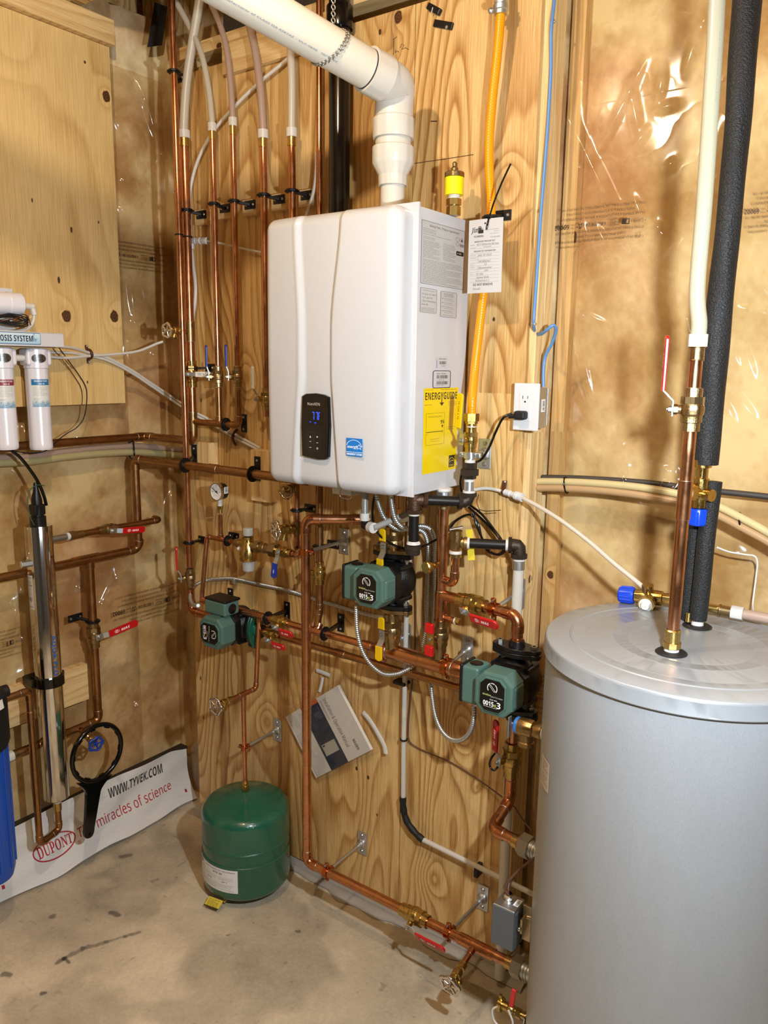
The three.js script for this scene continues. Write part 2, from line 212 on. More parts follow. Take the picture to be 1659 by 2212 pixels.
// clear poly film, sagging and creased
const ridge = (list) => (a, y) => { let d = 0; for (const [x0, y0, x1, y1, w, h] of list) { const dx = x1 - x0, dy = y1 - y0, L2 = dx * dx + dy * dy, t = clamp(((a - x0) * dx + (y - y0) * dy) / L2), ex = a - x0 - t * dx, ey = y - y0 - t * dy, q = (ex * ex + ey * ey) / (w * w); if (q < 9) d += h * Math.exp(-q) * Math.sin(Math.PI * clamp(0.08 + 0.84 * t)); } return d; };
const RR = [[1215, 215, 1380, 560, .012, .016], [1397, 131, 1302, 323, .007, .006], [1403, 280, 1349, 357, .007, .006], [1370, 425, 1400, 495, .006, .006], [1290, 490, 1335, 565, .006, .007], [1262, 480, 1290, 560, .006, .006], [1235, 640, 1285, 880, .008, .009], [1208, 690, 1270, 900, .007, .008], [1228, 0, 1238, 400, .02, .012], [1420, 240, 1470, 225, .006, .005], [1440, 370, 1465, 345, .006, .006],
  [1581, 740, 1600, 800, .006, .006], [1600, 720, 1635, 830, .006, .006], [1566, 860, 1590, 920, .006, .006], [1590, 667, 1659, 676, .006, .006], [1618, 560, 1659, 640, .007, .006], [1191, 1108, 1275, 1081, .010, .009], [1164, 1138, 1190, 1120, .012, .008], [1201, 1152, 1221, 1216, .006, .006], [1332, 1108, 1336, 1182, .006, .006], [1316, 1125, 1305, 1162, .006, .005], [1560, 1180, 1620, 1210, .02, .012], [1240, 985, 1290, 1035, .006, .006], [1360, 560, 1420, 720, .012, .01], [1470, 600, 1500, 760, .01, .008], [1340, 900, 1400, 860, .006, .005]].map(([a, b, c, d, w, h]) => { const p = Zp(a, b, -0.1), q = Zp(c, d, -0.1); return [p.x, p.y, q.x, q.y, w, h]; });
const LR = [[371, 1050, 353, 1098, .012, .012], [268, 1204, 210, 1315, .008, .009], [249, 1247, 273, 1236, .006, .007], [273, 1236, 262, 1281, .006, .007], [262, 1281, 220, 1305, .006, .007], [212, 1337, 260, 1366, .007, .008], [315, 1196, 340, 1190, .007, .007], [332, 1195, 342, 1265, .006, .006], [273, 592, 286, 693, .010, .009], [270, 740, 290, 720, .006, .008], [280, 690, 300, 720, .006, .008], [320, 133, 342, 144, .008, .01], [250, 91, 267, 80, .008, .01], [267, 80, 290, 118, .008, .01], [255, 385, 275, 395, .012, .008], [252, 440, 266, 470, .012, .008], [285, 150, 340, 320, .012, .012], [160, 1480, 185, 1560, .008, .008], [375, 1100, 378, 1180, .006, .006], [20, 1010, 60, 1060, .012, .008], [230, 1560, 320, 1500, .012, .008]].map(([a, b, c, d, w, h]) => { const p = Xp(a, b, 0), q = Xp(c, d, 0); return [p.z, p.y, q.z, q.y, w, h]; });
for (const L of [RR, LR]) for (const r of L) r[4] = Math.max(r[4], 0.009);
for (let i = 0; i < 70; i++) { const x = 1.6 + 1.1 * rnd(), y = 0.6 + 2.1 * rnd(), a = 1.57 + 0.9 * (rnd() - 0.5) * (rnd() < 0.3 ? 3 : 1), l = 0.03 + 0.1 * rnd(); RR.push([x, y, x + l * Math.cos(a), y + l * Math.sin(a), 0.008 + 0.004 * rnd(), 0.004 + 0.004 * rnd()]); }
for (let i = 0; i < 26; i++) { const p = Zp(1345 + 130 * rnd(), 1000 + 45 * rnd(), -0.1), l = 0.015 + 0.03 * rnd(); RR.push([p.x, p.y, p.x + 0.004, p.y - l, 0.0085, 0.006]); }
for (let i = 0; i < 90; i++) { const z = -0.05 + 0.8 * rnd(), y = 0.3 + 2.3 * rnd(), a = 1.57 + 1.1 * (rnd() - 0.5) * (rnd() < 0.3 ? 2.5 : 1), l = 0.03 + 0.11 * rnd(); LR.push([z, y, z + l * Math.cos(a), y + l * Math.sin(a), 0.009 + 0.006 * rnd(), 0.008 + 0.008 * rnd()]); }
for (let i = 0; i < 21; i++) LR[i][5] *= 1.7;
const rF = ridge(RR), lF = ridge(LR);
const sag = (a, y, s) => 0.014 * (fbm(a * 2.2, y * 1.3, s, 3) - 0.3) + 0.006 * (vn(a * 9 + y * 4, y * 5 - a * 3, s + 3) - 0.5);
const filmR = (x, y) => -0.1 + Math.max(0.004, 0.004 + sag(x, y, 301)) + rF(x, y), filmL = (z, y) => Math.max(0.004, 0.004 + sag(z, y, 331)) + lF(z, y);
const sheet = (parent, nu, nv, f) => part(parent, 'poly_film', grid(nu, nv, f), FILM);
sheet(wb, 340, 640, (u, v) => { const x = lerp(1.535, 2.95, u), y = lerp(0.03, 2.86, v); return [x, y, filmR(x, y), x, y]; });
sheet(wb, 20, 120, (u, v) => { const x = lerp(-0.03, 0.3, u), y = lerp(0.03, 2.8, v); return [x, y, -0.1 + Math.max(0.003, sag(x, y, 311)), x, y]; });
sheet(wl, 320, 600, (u, v) => { const z = lerp(1.25, -0.09, u), y = lerp(0.215, 2.74, v); return [filmL(z, y), y, z, z, y]; });

// what is printed on the film
const INK = '#2a211b';
const filmPrint = canvasTex(1024, 512, (g, w, h) => {
  g.clearRect(0, 0, w, h); g.translate(w, h); g.rotate(Math.PI); g.fillStyle = INK; g.textBaseline = 'middle';
  const L = (s, y, px, x = 20, b = '', mw) => { g.font = b + px + 'px sans-serif'; g.fillText(s, x, y, mw); };
  L('CLASSIFICATION', 34, 30, 720); L('CLASSE DE LA PROPAGATION DE FLAMME ET DEVELOPPEMENT DE FUMEE <5', 92, 34, 20, '', 980); L('QUAND ANALYSES CAN4-S102.2 VERIFIE', 142, 32, 190); L('CE POLY REPOND SPECIFICATION DE PROPAGATION DE FLAMME OBC/NBC <150', 196, 34, 20, '', 980);
  L('\u2022 12600B \u2022', 268, 38, 0, '', 160); L('Regency', 240, 34, 270); L('Plastics', 270, 34, 270); L('Toronto', 302, 34, 270); L('6 MIL/150 UM', 270, 56, 430, 'bold ', 220); L('69002', 268, 74, 840, 'bold ', 180); L('CGSB', 250, 22, 770); L('ONGC', 286, 22, 770);
  g.fillRect(175, 238, 70, 66); g.clearRect(187, 250, 22, 44); g.beginPath(); g.arc(225, 272, 12, 0, 7); g.fill(); g.lineWidth = 7; g.strokeStyle = INK; g.beginPath(); g.moveTo(690, 300); g.lineTo(712, 236); g.lineTo(734, 300); g.moveTo(680, 262); g.quadraticCurveTo(712, 220, 746, 262); g.moveTo(690, 300); g.quadraticCurveTo(712, 270, 734, 300); g.stroke();
  L('FLAME SPREAD CLASSIFICATION & SMOKE DEVELOPMENT <5', 352, 34, 20, '', 960); L('WHEN TESTED IN ACCORDANCE WITH CAN4-S102.2', 406, 33, 120, '', 800); L('THIS POLY MEETS OBC/NBC FLAMESPREAD RATING OF <150', 462, 34, 20, '', 960);
});
const PRINT = std({ map: filmPrint, transparent: true, roughness: 0.5, side: THREE.DoubleSide });
const printR = (px0, px1, py0, py1) => { const a = Zp(px0, (py0 + py1) / 2, -0.09), b = Zp(px1, (py0 + py1) / 2, -0.09), y1 = Zp((px0 + px1) / 2, py0, -0.09).y, y0 = Zp((px0 + px1) / 2, py1, -0.09).y; part(wb, 'film_print', grid(40, 20, (u, v) => { const x = lerp(a.x, b.x, u), y = lerp(y0, y1, v); return [x, y, filmR(x, y) + 0.0012]; }), PRINT); };
printR(1196, 1396, 438, 535); printR(1608, 1800, 402, 502); printR(1130, 1300, 1462, 1560);
const printL = (px0, px1, py0, py1) => { const a = Xp(px0, (py0 + py1) / 2, 0.01), b = Xp(px1, (py0 + py1) / 2, 0.01), y1 = Xp((px0 + px1) / 2, py0, 0.01).y, y0 = Xp((px0 + px1) / 2, py1, 0.01).y; part(wl, 'film_print', grid(40, 20, (u, v) => { const z = lerp(a.z, b.z, u), y = lerp(y0, y1, v); return [filmL(z, y) + 0.0012, y, z]; }), PRINT); };
printL(243, 392, 1268, 1352); printL(205, 362, 518, 592); printL(-75, 52, 1362, 1440);

// framing: joists, plates, the stud pair at the right of the plywood
for (const z of [0.27, 0.68, 1.09, 1.5, 1.91, 2.32, 2.73, 3.14]) struct('joist', span(-0.15, ROOM_X, 2.86, CEIL, z - 0.019, z + 0.019), LUMDARK);
const beam = (name, label, p, mat = LUMX) => solo(name, label, 'lumber', span(...p), mat);
struct('rim_joist', span(-0.15, ROOM_X, 2.83, CEIL, -0.26, -0.14), LUMDARK);
beam('top_plate', 'long wooden plate lying across the top of the plywood sheets', [0.16, 1.53, 2.745, 2.783, -0.135, 0.002]);
beam('wood_block', 'flat wooden block above the plywood, behind the bent plastic tubes', [0.43, 0.86, 2.655, 2.742, 0.001, 0.02]);
beam('wood_block', 'upright wooden board above the plywood, right of the black drain pipe', [colX(2.72, -0.02, 745), colX(2.72, -0.02, 820), 2.785, 2.96, -0.1, -0.02], LUM);
beam('wood_block', 'short wooden board over the plywood top, left of the yellow gas pipe', [colX(2.76, -0.02, 912), 1.5, 2.785, 2.93, -0.1, -0.02], LUM);
struct('dark_panel', span(0.3, 1.6, 2.784, CEIL, -0.137, -0.11), plain(0x4a443e, 0.6));
struct('sole_plate', span(0.15, 1.53, 0.0, 0.036, -0.1, -0.004), plain(0xb9b3a8, 0.7));
beam('wall_stud', 'light wooden stud along the right edge of the plywood', [1.486, 1.525, 0.037, 2.744, -0.053, -0.0155], LUM);
beam('wall_stud', 'wooden stud standing behind the blue cable, against the film wall', [1.486, 1.5265, 0.037, 2.744, -0.0975, -0.0545], LUM);
beam('wall_stud', 'dark wooden stud hidden in the gap left of the plywood', [0.22, 0.26, 0.037, 2.744, -0.09, -0.0155], LUM);
const plyA = struct('plywood', span(0.193, 1.1425, 0.042, 2.7, -0.015, 0, 0.001), PLY);
const plyB = struct('plywood', span(1.1445, 1.506, 0.042, 2.7, -0.015, 0, 0.001), PLY2);
// pencil marks on the plywood
{ const ink = plain(0x4a2c14, 0.8), line = (own, pts, r = 0.0008) => part(own, 'pencil_mark', sweep(pts.map(([a, b]) => Zp(a, b, 0.0002)), r, 5), ink); line(plyB, [[896, 353], [958, 344], [1023, 334]], 0.001); line(plyB, [[931, 262], [944, 262]], 0.0015); line(plyA, [[849, 85], [853, 83], [858, 79]]); line(plyA, [[850, 84], [851, 100], [850, 118]]); line(plyA, [[855, 108], [854, 114], [858, 110], [862, 113]]); line(plyA, [[864, 104], [868, 95], [873, 97], [868, 107], [876, 103], [883, 107]]); }
// utility board on the left wall and its cap
const bTR = Xp(238, 105, 0.04), bBR = Xp(269, 871, 0.04), bz = (bTR.z + bBR.z) / 2;
solo('plywood_board', 'pale knotty plywood board mounted on the left wall behind the water filter', 'board', span(0.026, 0.042, bBR.y, 2.775, bz, bz + 0.8, 0.002), (() => { const t = pineTex.clone(); t.repeat.set(-1 / 0.8, 1 / 1.2); t.offset.set((bz + 0.8) / 0.8, -bBR.y / 1.2); t.needsUpdate = true; return std({ map: t, roughness: 0.55, bumpMap: t, bumpScale: 0.0006 }); })());
solo('wood_block', 'rough wooden strip capping the pale plywood board at top left', 'lumber', span(0.026, 0.066, 2.776, 2.852, bz - 0.006, bz + 0.8, 0.003), LUMX);
// ---------------------------------------------------------------- lamps
for (const L of LAMPS) {
  const t = thing('pendant_lamp', L.label, 'lamp', v3(L.at.x, L.at.y - 0.03, L.at.z));
  part(t, 'cord', cyl(L.at.clone().setY(L.at.y + 0.075), v3(L.at.x, CEIL, L.at.z), 0.003, 0.003, 8), MT.black);
  part(t, 'socket', lathe([[0, 0.028], [0.014, 0.028], [0.017, 0.035], [0.017, 0.065], [0.008, 0.078], [0, 0.08]], L.at, YAX, 20), MT.black);
  const bulb = part(t, 'light_bulb', ball(L.at, 0.03), std({ color: 0xffffff, emissive: L.color, emissiveIntensity: 12 })); bulb.castShadow = false;
  const p = new THREE.PointLight(L.color, L.cd, 0, 2); p.position.copy(L.at).sub(t.base); p.castShadow = true; p.shadow.radius = 1.2; p.shadow.mapSize.set(2048, 2048); t.add(p);
}

// ---------------------------------------------------------------- builders of plumbing
function obox(a, b, w, t, hint = v3(0, 1, 0), bev = 0.001) {   // a bar from a to b, w wide across, t thick towards the hint
  const d = b.clone().sub(a), L = d.length(), y = d.normalize(), x = y.clone().cross(hint).normalize(), z = x.clone().cross(y);
  const g = new RoundedBoxGeometry(w, L, t, 2, Math.min(bev, t * 0.45, w * 0.45)); g.translate(0, L / 2, 0); g.applyMatrix4(new THREE.Matrix4().makeBasis(x, y, z)); g.translate(a.x, a.y, a.z); return g;
}
const add = (p, d, k) => p.clone().addScaledVector(d, k);
const dirOf = (a, b) => b.clone().sub(a).normalize();
function elbowGeo(p, d0, d1, r, rb, k = 1.13) {          // d0 comes in, d1 goes out
  const th = d0.angleTo(d1), T = rb * Math.tan(th / 2), sl = r * 1.25, pts = [], a = add(p, d0, -T), n = d0.clone().cross(d1).normalize(), c = n.clone().cross(d0).multiplyScalar(rb).add(a);
  for (let i = 0; i <= 12; i++) pts.push(a.clone().sub(c).applyAxisAngle(n, th * i / 12).add(c));
  const e = pts[12].clone(); const s0 = add(a, d0, -sl), s1 = add(e, d1, sl);
  return { geo: M([sweep(pts, r * 1.08, 16, false), cyl(s0, add(a, d0, r * 0.1), r * k, r * k, 18), cyl(add(e, d1, -r * 0.1), s1, r * k, r * k, 18)]), sol: M([ring(s0, d0, r * 1.04, r * 0.07, 20, 6), ring(s1, d1, r * 1.04, r * 0.07, 20, 6)]), T };
}
function run(g, pts, r, mat = MT.copper, o = {}) {       // straight pipe with elbow fittings at the corners
  const fit = o.fit ?? (mat === MT.copperOld ? MT.copperOld : MT.copperFit), n = pts.length; let a = pts[0];
  for (let i = 1; i < n; i++) {
    let b = pts[i];
    if (i < n - 1) { const d0 = dirOf(pts[i - 1], pts[i]), d1 = dirOf(pts[i], pts[i + 1]), e = elbowGeo(pts[i], d0, d1, r, r * (o.bend ?? 1.5)); b = add(pts[i], d0, -e.T); part(g, 'pipe', cyl(a, b, r, r, 20), mat); part(g, 'elbow', e.geo, fit); if (o.solder !== false) part(g, 'solder_joint', e.sol, MT.solder); a = add(pts[i], d1, e.T); } else part(g, 'pipe', cyl(a, b, r, r, 20), mat);
  }
}
function coupling(g, p, d, r, len = r * 3.2, mat = MT.copperFit) { const a = add(p, d, -len / 2), b = add(p, d, len / 2); part(g, 'coupling', cyl(a, b, r * 1.13, r * 1.13, 20), mat); part(g, 'solder_joint', [ring(a, d, r * 1.04, r * 0.07, 20, 6), ring(b, d, r * 1.04, r * 0.07, 20, 6)], MT.solder); }
function tee(g, p, d, b, r, rb = r, mat = MT.copperFit) {
  const h = r + rb * 1.5, a = add(p, d, -h), c = add(p, d, h), e = add(p, b, r + rb * 1.3);
  part(g, 'tee', [cyl(a, c, r * 1.13, r * 1.13, 20), cyl(p, e, rb * 1.13, rb * 1.13, 18)], mat); part(g, 'solder_joint', [ring(a, d, r * 1.04, r * 0.07, 20, 6), ring(c, d, r * 1.04, r * 0.07, 20, 6), ring(e, b, rb * 1.04, rb * 0.07, 20, 6)], MT.solder);
}
const copper = (label, at, name = 'copper_pipe', cat = 'pipe') => thing(name, label, cat, at);
function hanger(label, p, d, r, w, up = YAX, ph = 0.055, nrm = v3(0, 0, 1)) {      // black bell hanger: ring round the pipe, arm, plate screwed to the wall at w
  const t = thing('pipe_hanger', label, 'pipe clamp', w), out = dirOf(p, w);
  part(t, 'ring', [band(add(p, d, -0.005), add(p, d, 0.005), r * 1.0, r + 0.0065, 24), band(add(p, d, -0.0015), add(p, d, 0.0015), r * 1.0, r + 0.011, 24)], MT.black);
  part(t, 'arm', obox(add(p, out, r + 0.002), add(w, nrm, 0.003), 0.012, 0.008, d), MT.black);
  part(t, 'plate', obox(add(add(w, up, -ph / 2), nrm, 0.002), add(add(w, up, ph / 2), nrm, 0.002), 0.026, 0.004, nrm), MT.black);
  for (const s of [-1, 1]) part(t, 'screw', lathe([[0, 0.0028], [0.003, 0.0026], [0.0042, 0.001], [0.0042, 0]], add(add(w, up, s * ph * 0.33), nrm, 0.004), nrm, 12), MT.steel);
  return t;
}
function strut(label, w, p, d, r, mat = MT.orange) {     // galvanised plate on the plywood, threaded rod, split ring round the pipe
  const t = thing('pipe_strut', label, 'pipe support', w), n = v3(0, 0, 1), out = dirOf(w, p);
  part(t, 'plate', span(w.x - 0.019, w.x + 0.019, w.y - 0.041, w.y + 0.041, w.z, w.z + 0.004, 0.0018), MT.steel);
  for (const s of [-1, 1]) part(t, 'screw', lathe([[0, 0.004], [0.004, 0.0036], [0.0062, 0.001], [0.0062, 0]], v3(w.x, w.y + s * 0.028, w.z + 0.004), n, 14), MT.nut);
  part(t, 'socket', [lathe([[0.017, 0], [0.016, 0.004], [0.0105, 0.008], [0.0095, 0.022], [0, 0.022]], v3(w.x, w.y, w.z + 0.004), n, 18)], MT.steel);
  part(t, 'rod', cyl(v3(w.x, w.y, w.z + 0.02), add(p, out, -r - 0.004), 0.0052, 0.0052, 12), MT.steel);
  const side = d.clone().cross(out).normalize(), lug = (s) => obox(add(p, side, s * (r * 0.9)), add(p, side, s * (r + 0.016)), 0.014, 0.008, out, 0.003);
  part(t, 'ring', [band(add(p, d, -0.008), add(p, d, 0.008), r, r + 0.0035, 26), lug(1), lug(-1), cyl(add(p, out, -r - 0.012), add(p, out, -r), 0.008, 0.008, 12)], mat);
  for (const s of [1, -1]) part(t, 'bolt', cyl(add(add(p, side, s * (r + 0.010)), out, -0.008), add(add(p, side, s * (r + 0.010)), out, 0.009), 0.0034, 0.0034, 10), MT.nut);
  return t;
}
const gripPrint = (c, f) => std({ map: canvasTex(160, 48, (g, w, h) => { g.fillStyle = c; g.fillRect(0, 0, w, h); f(g, w, h); }), roughness: 0.35 });
const redPrint = gripPrint('#c00d14', (g) => { g.strokeStyle = g.fillStyle = '#fff'; g.lineWidth = 3; g.beginPath(); g.arc(30, 24, 15, 0.7, 5.6); g.stroke(); for (const x of [24, 31, 38]) g.fillRect(x, 12, 3, 24); g.fillRect(48, 14, 4, 8); g.fillRect(48, 28, 4, 8); g.font = 'bold italic 34px sans-serif'; g.textBaseline = 'middle'; g.fillText('MAS', 64, 26, 84); });
const bluePrint = gripPrint('#15328c', (g) => { g.fillStyle = '#dfe6f5'; g.font = 'bold italic 30px sans-serif'; g.textBaseline = 'middle'; g.fillText('MAS', 24, 26, 112); });
const whitePrint = gripPrint('#dcd9d2', (g) => { g.fillStyle = '#1f6b43'; g.font = 'bold 22px sans-serif'; g.fillText('FNW', 8, 22); g.fillStyle = '#444'; g.font = '13px sans-serif'; g.fillText('420WOG', 8, 38); g.strokeStyle = '#444'; g.strokeRect(68, 8, 14, 28); g.fillStyle = '#1f6b43'; g.beginPath(); g.arc(106, 20, 9, 0, 7); g.fill(); g.fillStyle = '#444'; g.fillText('NSF', 122, 24); g.fillText('LF', 122, 40); });
const yelPrint = gripPrint('#e5b900', (g) => { g.fillStyle = '#3a2f00'; g.font = 'bold 24px sans-serif'; g.fillText('FE CSA 3.16', 4, 32, 150); });
const GRIP = { red: [MT.red, redPrint], blue: [MT.blue, bluePrint], white: [plain(0xdcd9d2, 0.4), whitePrint], yellow: [MT.yellow, null], gas: [MT.yellow, yelPrint] };
const planBar = (s0, s1, w0, w1, th, bev = 0.0016) => { const s = new THREE.Shape(); s.moveTo(s0, -w0 / 2); s.lineTo(s1 - w1 * 0.4, -w1 / 2); s.quadraticCurveTo(s1, -w1 / 2, s1, 0); s.quadraticCurveTo(s1, w1 / 2, s1 - w1 * 0.4, w1 / 2); s.lineTo(s0, w0 / 2); s.closePath(); return new THREE.ExtrudeGeometry(s, { depth: th, bevelEnabled: true, bevelSize: bev, bevelThickness: bev, bevelSegments: 2, curveSegments: 8 }); };
function lever(t, zt, ang, len, kind, o = {}) {          // in the valve's own axes: bent steel bar and its coloured grip
  const hd = v3(Math.sin(ang), Math.cos(ang), 0), Z = v3(0, 0, 1), W = Z.clone().cross(hd), rise = o.rise ?? 0.012, w = o.w ?? 0.016, A = new THREE.Matrix4().makeBasis(hd, W, Z), S = new THREE.Matrix4().makeBasis(hd, Z, hd.clone().cross(Z));
  const k = 0.0022, side = new THREE.Shape([[-0.012, zt], [0.016, zt], [0.034, zt + rise], [len * 0.55, zt + rise], [len * 0.55, zt + rise + k], [0.033, zt + rise + k], [0.015, zt + k], [-0.012, zt + k]].map(([a, b]) => new THREE.Vector2(a, b)));
  const bar = new THREE.ExtrudeGeometry(side, { depth: w, bevelEnabled: false }); bar.translate(0, 0, -w / 2); part(t, 'lever', bar.applyMatrix4(S), MT.steel);
  const gr = part(t, 'grip', planBar(0.034, len, w + 0.001, w + 0.003, 0.003).translate(0, 0, zt + rise).applyMatrix4(A), GRIP[kind][0]);
  if (GRIP[kind][1]) { const f = o.flip ? -1 : 1, L = (len - 0.034) * 0.68; part(gr, 'print', quad(add(add(v3(0, 0, 0), hd, 0.034 + (len - 0.034) * 0.46), Z, zt + rise + 0.0049), hd.clone().multiplyScalar(f), W.clone().multiplyScalar(f), L, Math.min(w * 0.85, L * 0.32)), GRIP[kind][1]); }
}
function ballValve(label, o, axis, stem, { r = 0.011, mat = MT.bronze, kind = 'red', ang = 0, len = 0.095, rise, w, tee: T, flip } = {}) {
  const t = local('ball_valve', label, 'valve', o, axis, stem), h = r * 3.1, O = v3(0, 0, 0);
  part(t, 'body', lathe([[r * 1.02, -h], [r * 1.3, -h], [r * 1.3, -h * 0.62], [r * 1.5, -h * 0.58], [r * 1.5, -h * 0.3], [r * 1.66, -h * 0.2], [r * 1.74, 0], [r * 1.66, h * 0.2], [r * 1.5, h * 0.3], [r * 1.3, h * 0.5], [r * 1.3, h], [r * 1.02, h]], O, YAX, 28, 0.5), mat);
  part(t, 'nut', hex(v3(0, h * 0.28, 0), v3(0, h * 0.6, 0), r * 1.68, 8), mat);
  const zt = r * 1.7 + 0.012; part(t, 'stem', [cyl(v3(0, 0, r), v3(0, 0, zt), 0.0085, 0.0075, 14), hex(v3(0, 0, zt - 0.008), v3(0, 0, zt - 0.001), 0.0095)], mat);
  if (T) { const g2 = (s) => { part(t, 'grip', box(v3(-0.0 * s, s * 0.032, zt + 0.008), v3(0.026, 0.028, 0.012), 0.003), MT.red); }; part(t, 'lever', box(v3(0, 0, zt + 0.003), v3(0.024, 0.05, 0.004), 0.001), MT.brass); g2(1); g2(-1); } else lever(t, zt, ang, len, kind, { rise, w, flip });
  part(t, 'nut', [hex(v3(0, 0, zt + 0.002), v3(0, 0, zt + 0.008), 0.0062), cyl(v3(0, 0, zt + 0.008), v3(0, 0, zt + 0.011), 0.003, 0.003, 10)], MT.nut);
  return t;
}
function wheelGeo(R, y, lobes = 5) {
  const pts = []; for (let i = 0; i <= 60; i++) { const a = i / 60 * Math.PI * 2, q = R * (1 + 0.09 * Math.cos(lobes * a)); pts.push(v3(Math.cos(a) * q, y, Math.sin(a) * q)); }
  const L = [sweep(pts, R * 0.17, 8, false), cyl(v3(0, y - R * 0.25, 0), v3(0, y + R * 0.2, 0), R * 0.28, R * 0.24, 14)];
  for (let i = 0; i < lobes; i++) { const a = i / lobes * Math.PI * 2; L.push(cyl(v3(0, y, 0), v3(Math.cos(a) * R, y, Math.sin(a) * R), R * 0.13, R * 0.13, 8)); } return M(L);
}
function drainValve(label, o, axis, spout, { r = 0.009, R = 0.027, wheel = MT.chrome, mat = MT.brass, len = 0.062, cap } = {}) {
  const t = local('drain_valve', label, 'valve', o, axis, spout), O = v3(0, 0, 0);
  part(t, 'body', lathe([[r * 1.0, 0], [r * 1.35, 0], [r * 1.35, len * 0.26], [r * 1.05, len * 0.3], [r * 1.5, len * 0.42], [r * 1.55, len * 0.62], [r * 1.2, len * 0.68], [r * 1.45, len * 0.7], [r * 1.45, len * 0.82], [r * 0.8, len * 0.86], [0.004, len]], O, YAX, 22, 0.5), mat);
  part(t, 'spout', lathe([[0, 0], [r * 0.95, 0], [r * 0.95, r * 2.0], [r * 1.3, r * 2.1], [r * 1.3, r * 2.9], [r * 0.9, r * 2.9], [r * 0.9, r * 1.8]], v3(0, len * 0.5, 0), v3(0, 0.25, 1), 20, 0.5), mat);
  part(t, 'handwheel', wheelGeo(R, len + 0.006), wheel); part(t, 'nut', [hex(v3(0, len + 0.008, 0), v3(0, len + 0.014, 0), 0.005), cyl(v3(0, len, 0), v3(0, len + 0.017, 0), 0.0025, 0.0025, 8)], wheel); return t;
}
const armorR = (r) => (s, a) => r * (1 + 0.17 * Math.sin(6.2832 * s / 0.0062 + a));
const armorSeg = (pts) => sweep(new THREE.CatmullRomCurve3(pts, false, 'centripetal').getSpacedPoints(Math.ceil(new THREE.CatmullRomCurve3(pts, false, 'centripetal').getLength() / 0.0013)), armorR(0.0062), 9);
const armor = (label, pts) => solo('armored_cable', label, 'cable', armorSeg(pts), MT.steel);
const hose = (name, label, cat, pts, r, mat, n = 50, group) => solo(name, label, cat, sweep(curve(pts, n), r, 10), mat, group);
const collar = (g, p, d, r) => { part(g, 'crimp_collar', band(p, add(p, d, 0.024), r * 0.9, r * 1.28, 24), MT.pexWhite); };

// ---------------------------------------------------------------- the three circulators
const faceTex = canvasTex(256, 320, (g, w, h) => {
  g.fillStyle = '#0c0c0c'; g.fillRect(0, 0, w, h); g.strokeStyle = '#e8e8e8'; g.lineWidth = 9; g.beginPath(); g.arc(128, 84, 50, 2.5, 4.3); g.stroke(); g.beginPath(); g.arc(128, 84, 50, 4.45, 5.2); g.stroke(); g.beginPath(); g.arc(128, 84, 50, 5.35, 7.0); g.stroke();
  g.lineWidth = 20; g.lineCap = 'round'; g.beginPath(); g.moveTo(108, 62); g.lineTo(150, 108); g.stroke(); g.strokeStyle = '#0c0c0c'; g.lineWidth = 11; g.beginPath(); g.moveTo(108, 62); g.lineTo(150, 108); g.stroke();
  g.fillStyle = '#c5d47c'; g.font = 'bold italic 25px sans-serif'; g.fillText('Viridian', 24, 168, 90); g.fillStyle = '#dcdcdc'; g.font = '20px sans-serif'; g.fillText('Delta T Circulator', 112, 176, 130); g.font = 'bold 18px sans-serif'; g.fillText('ECM', 104, 208); g.fillRect(150, 198, 34, 7);
  g.fillStyle = '#fff'; g.font = 'bold 66px sans-serif'; g.fillText('0015', 34, 268, 116); g.fillStyle = '#a8c34a'; g.font = 'bold 50px sans-serif'; g.fillText('e', 150, 268); g.fillStyle = '#fff'; g.font = 'bold 84px sans-serif'; g.fillText('3', 178, 274, 52); g.fillRect(40, 278, 150, 3);
});
const FACE = std({ map: faceTex, roughness: 0.3 });
const oct = (w, h, c) => [[-w + c, -h], [w - c, -h], [w, -h + c], [w, h - c], [w - c, h], [-w + c, h], [-w, h - c], [-w, -h + c]];
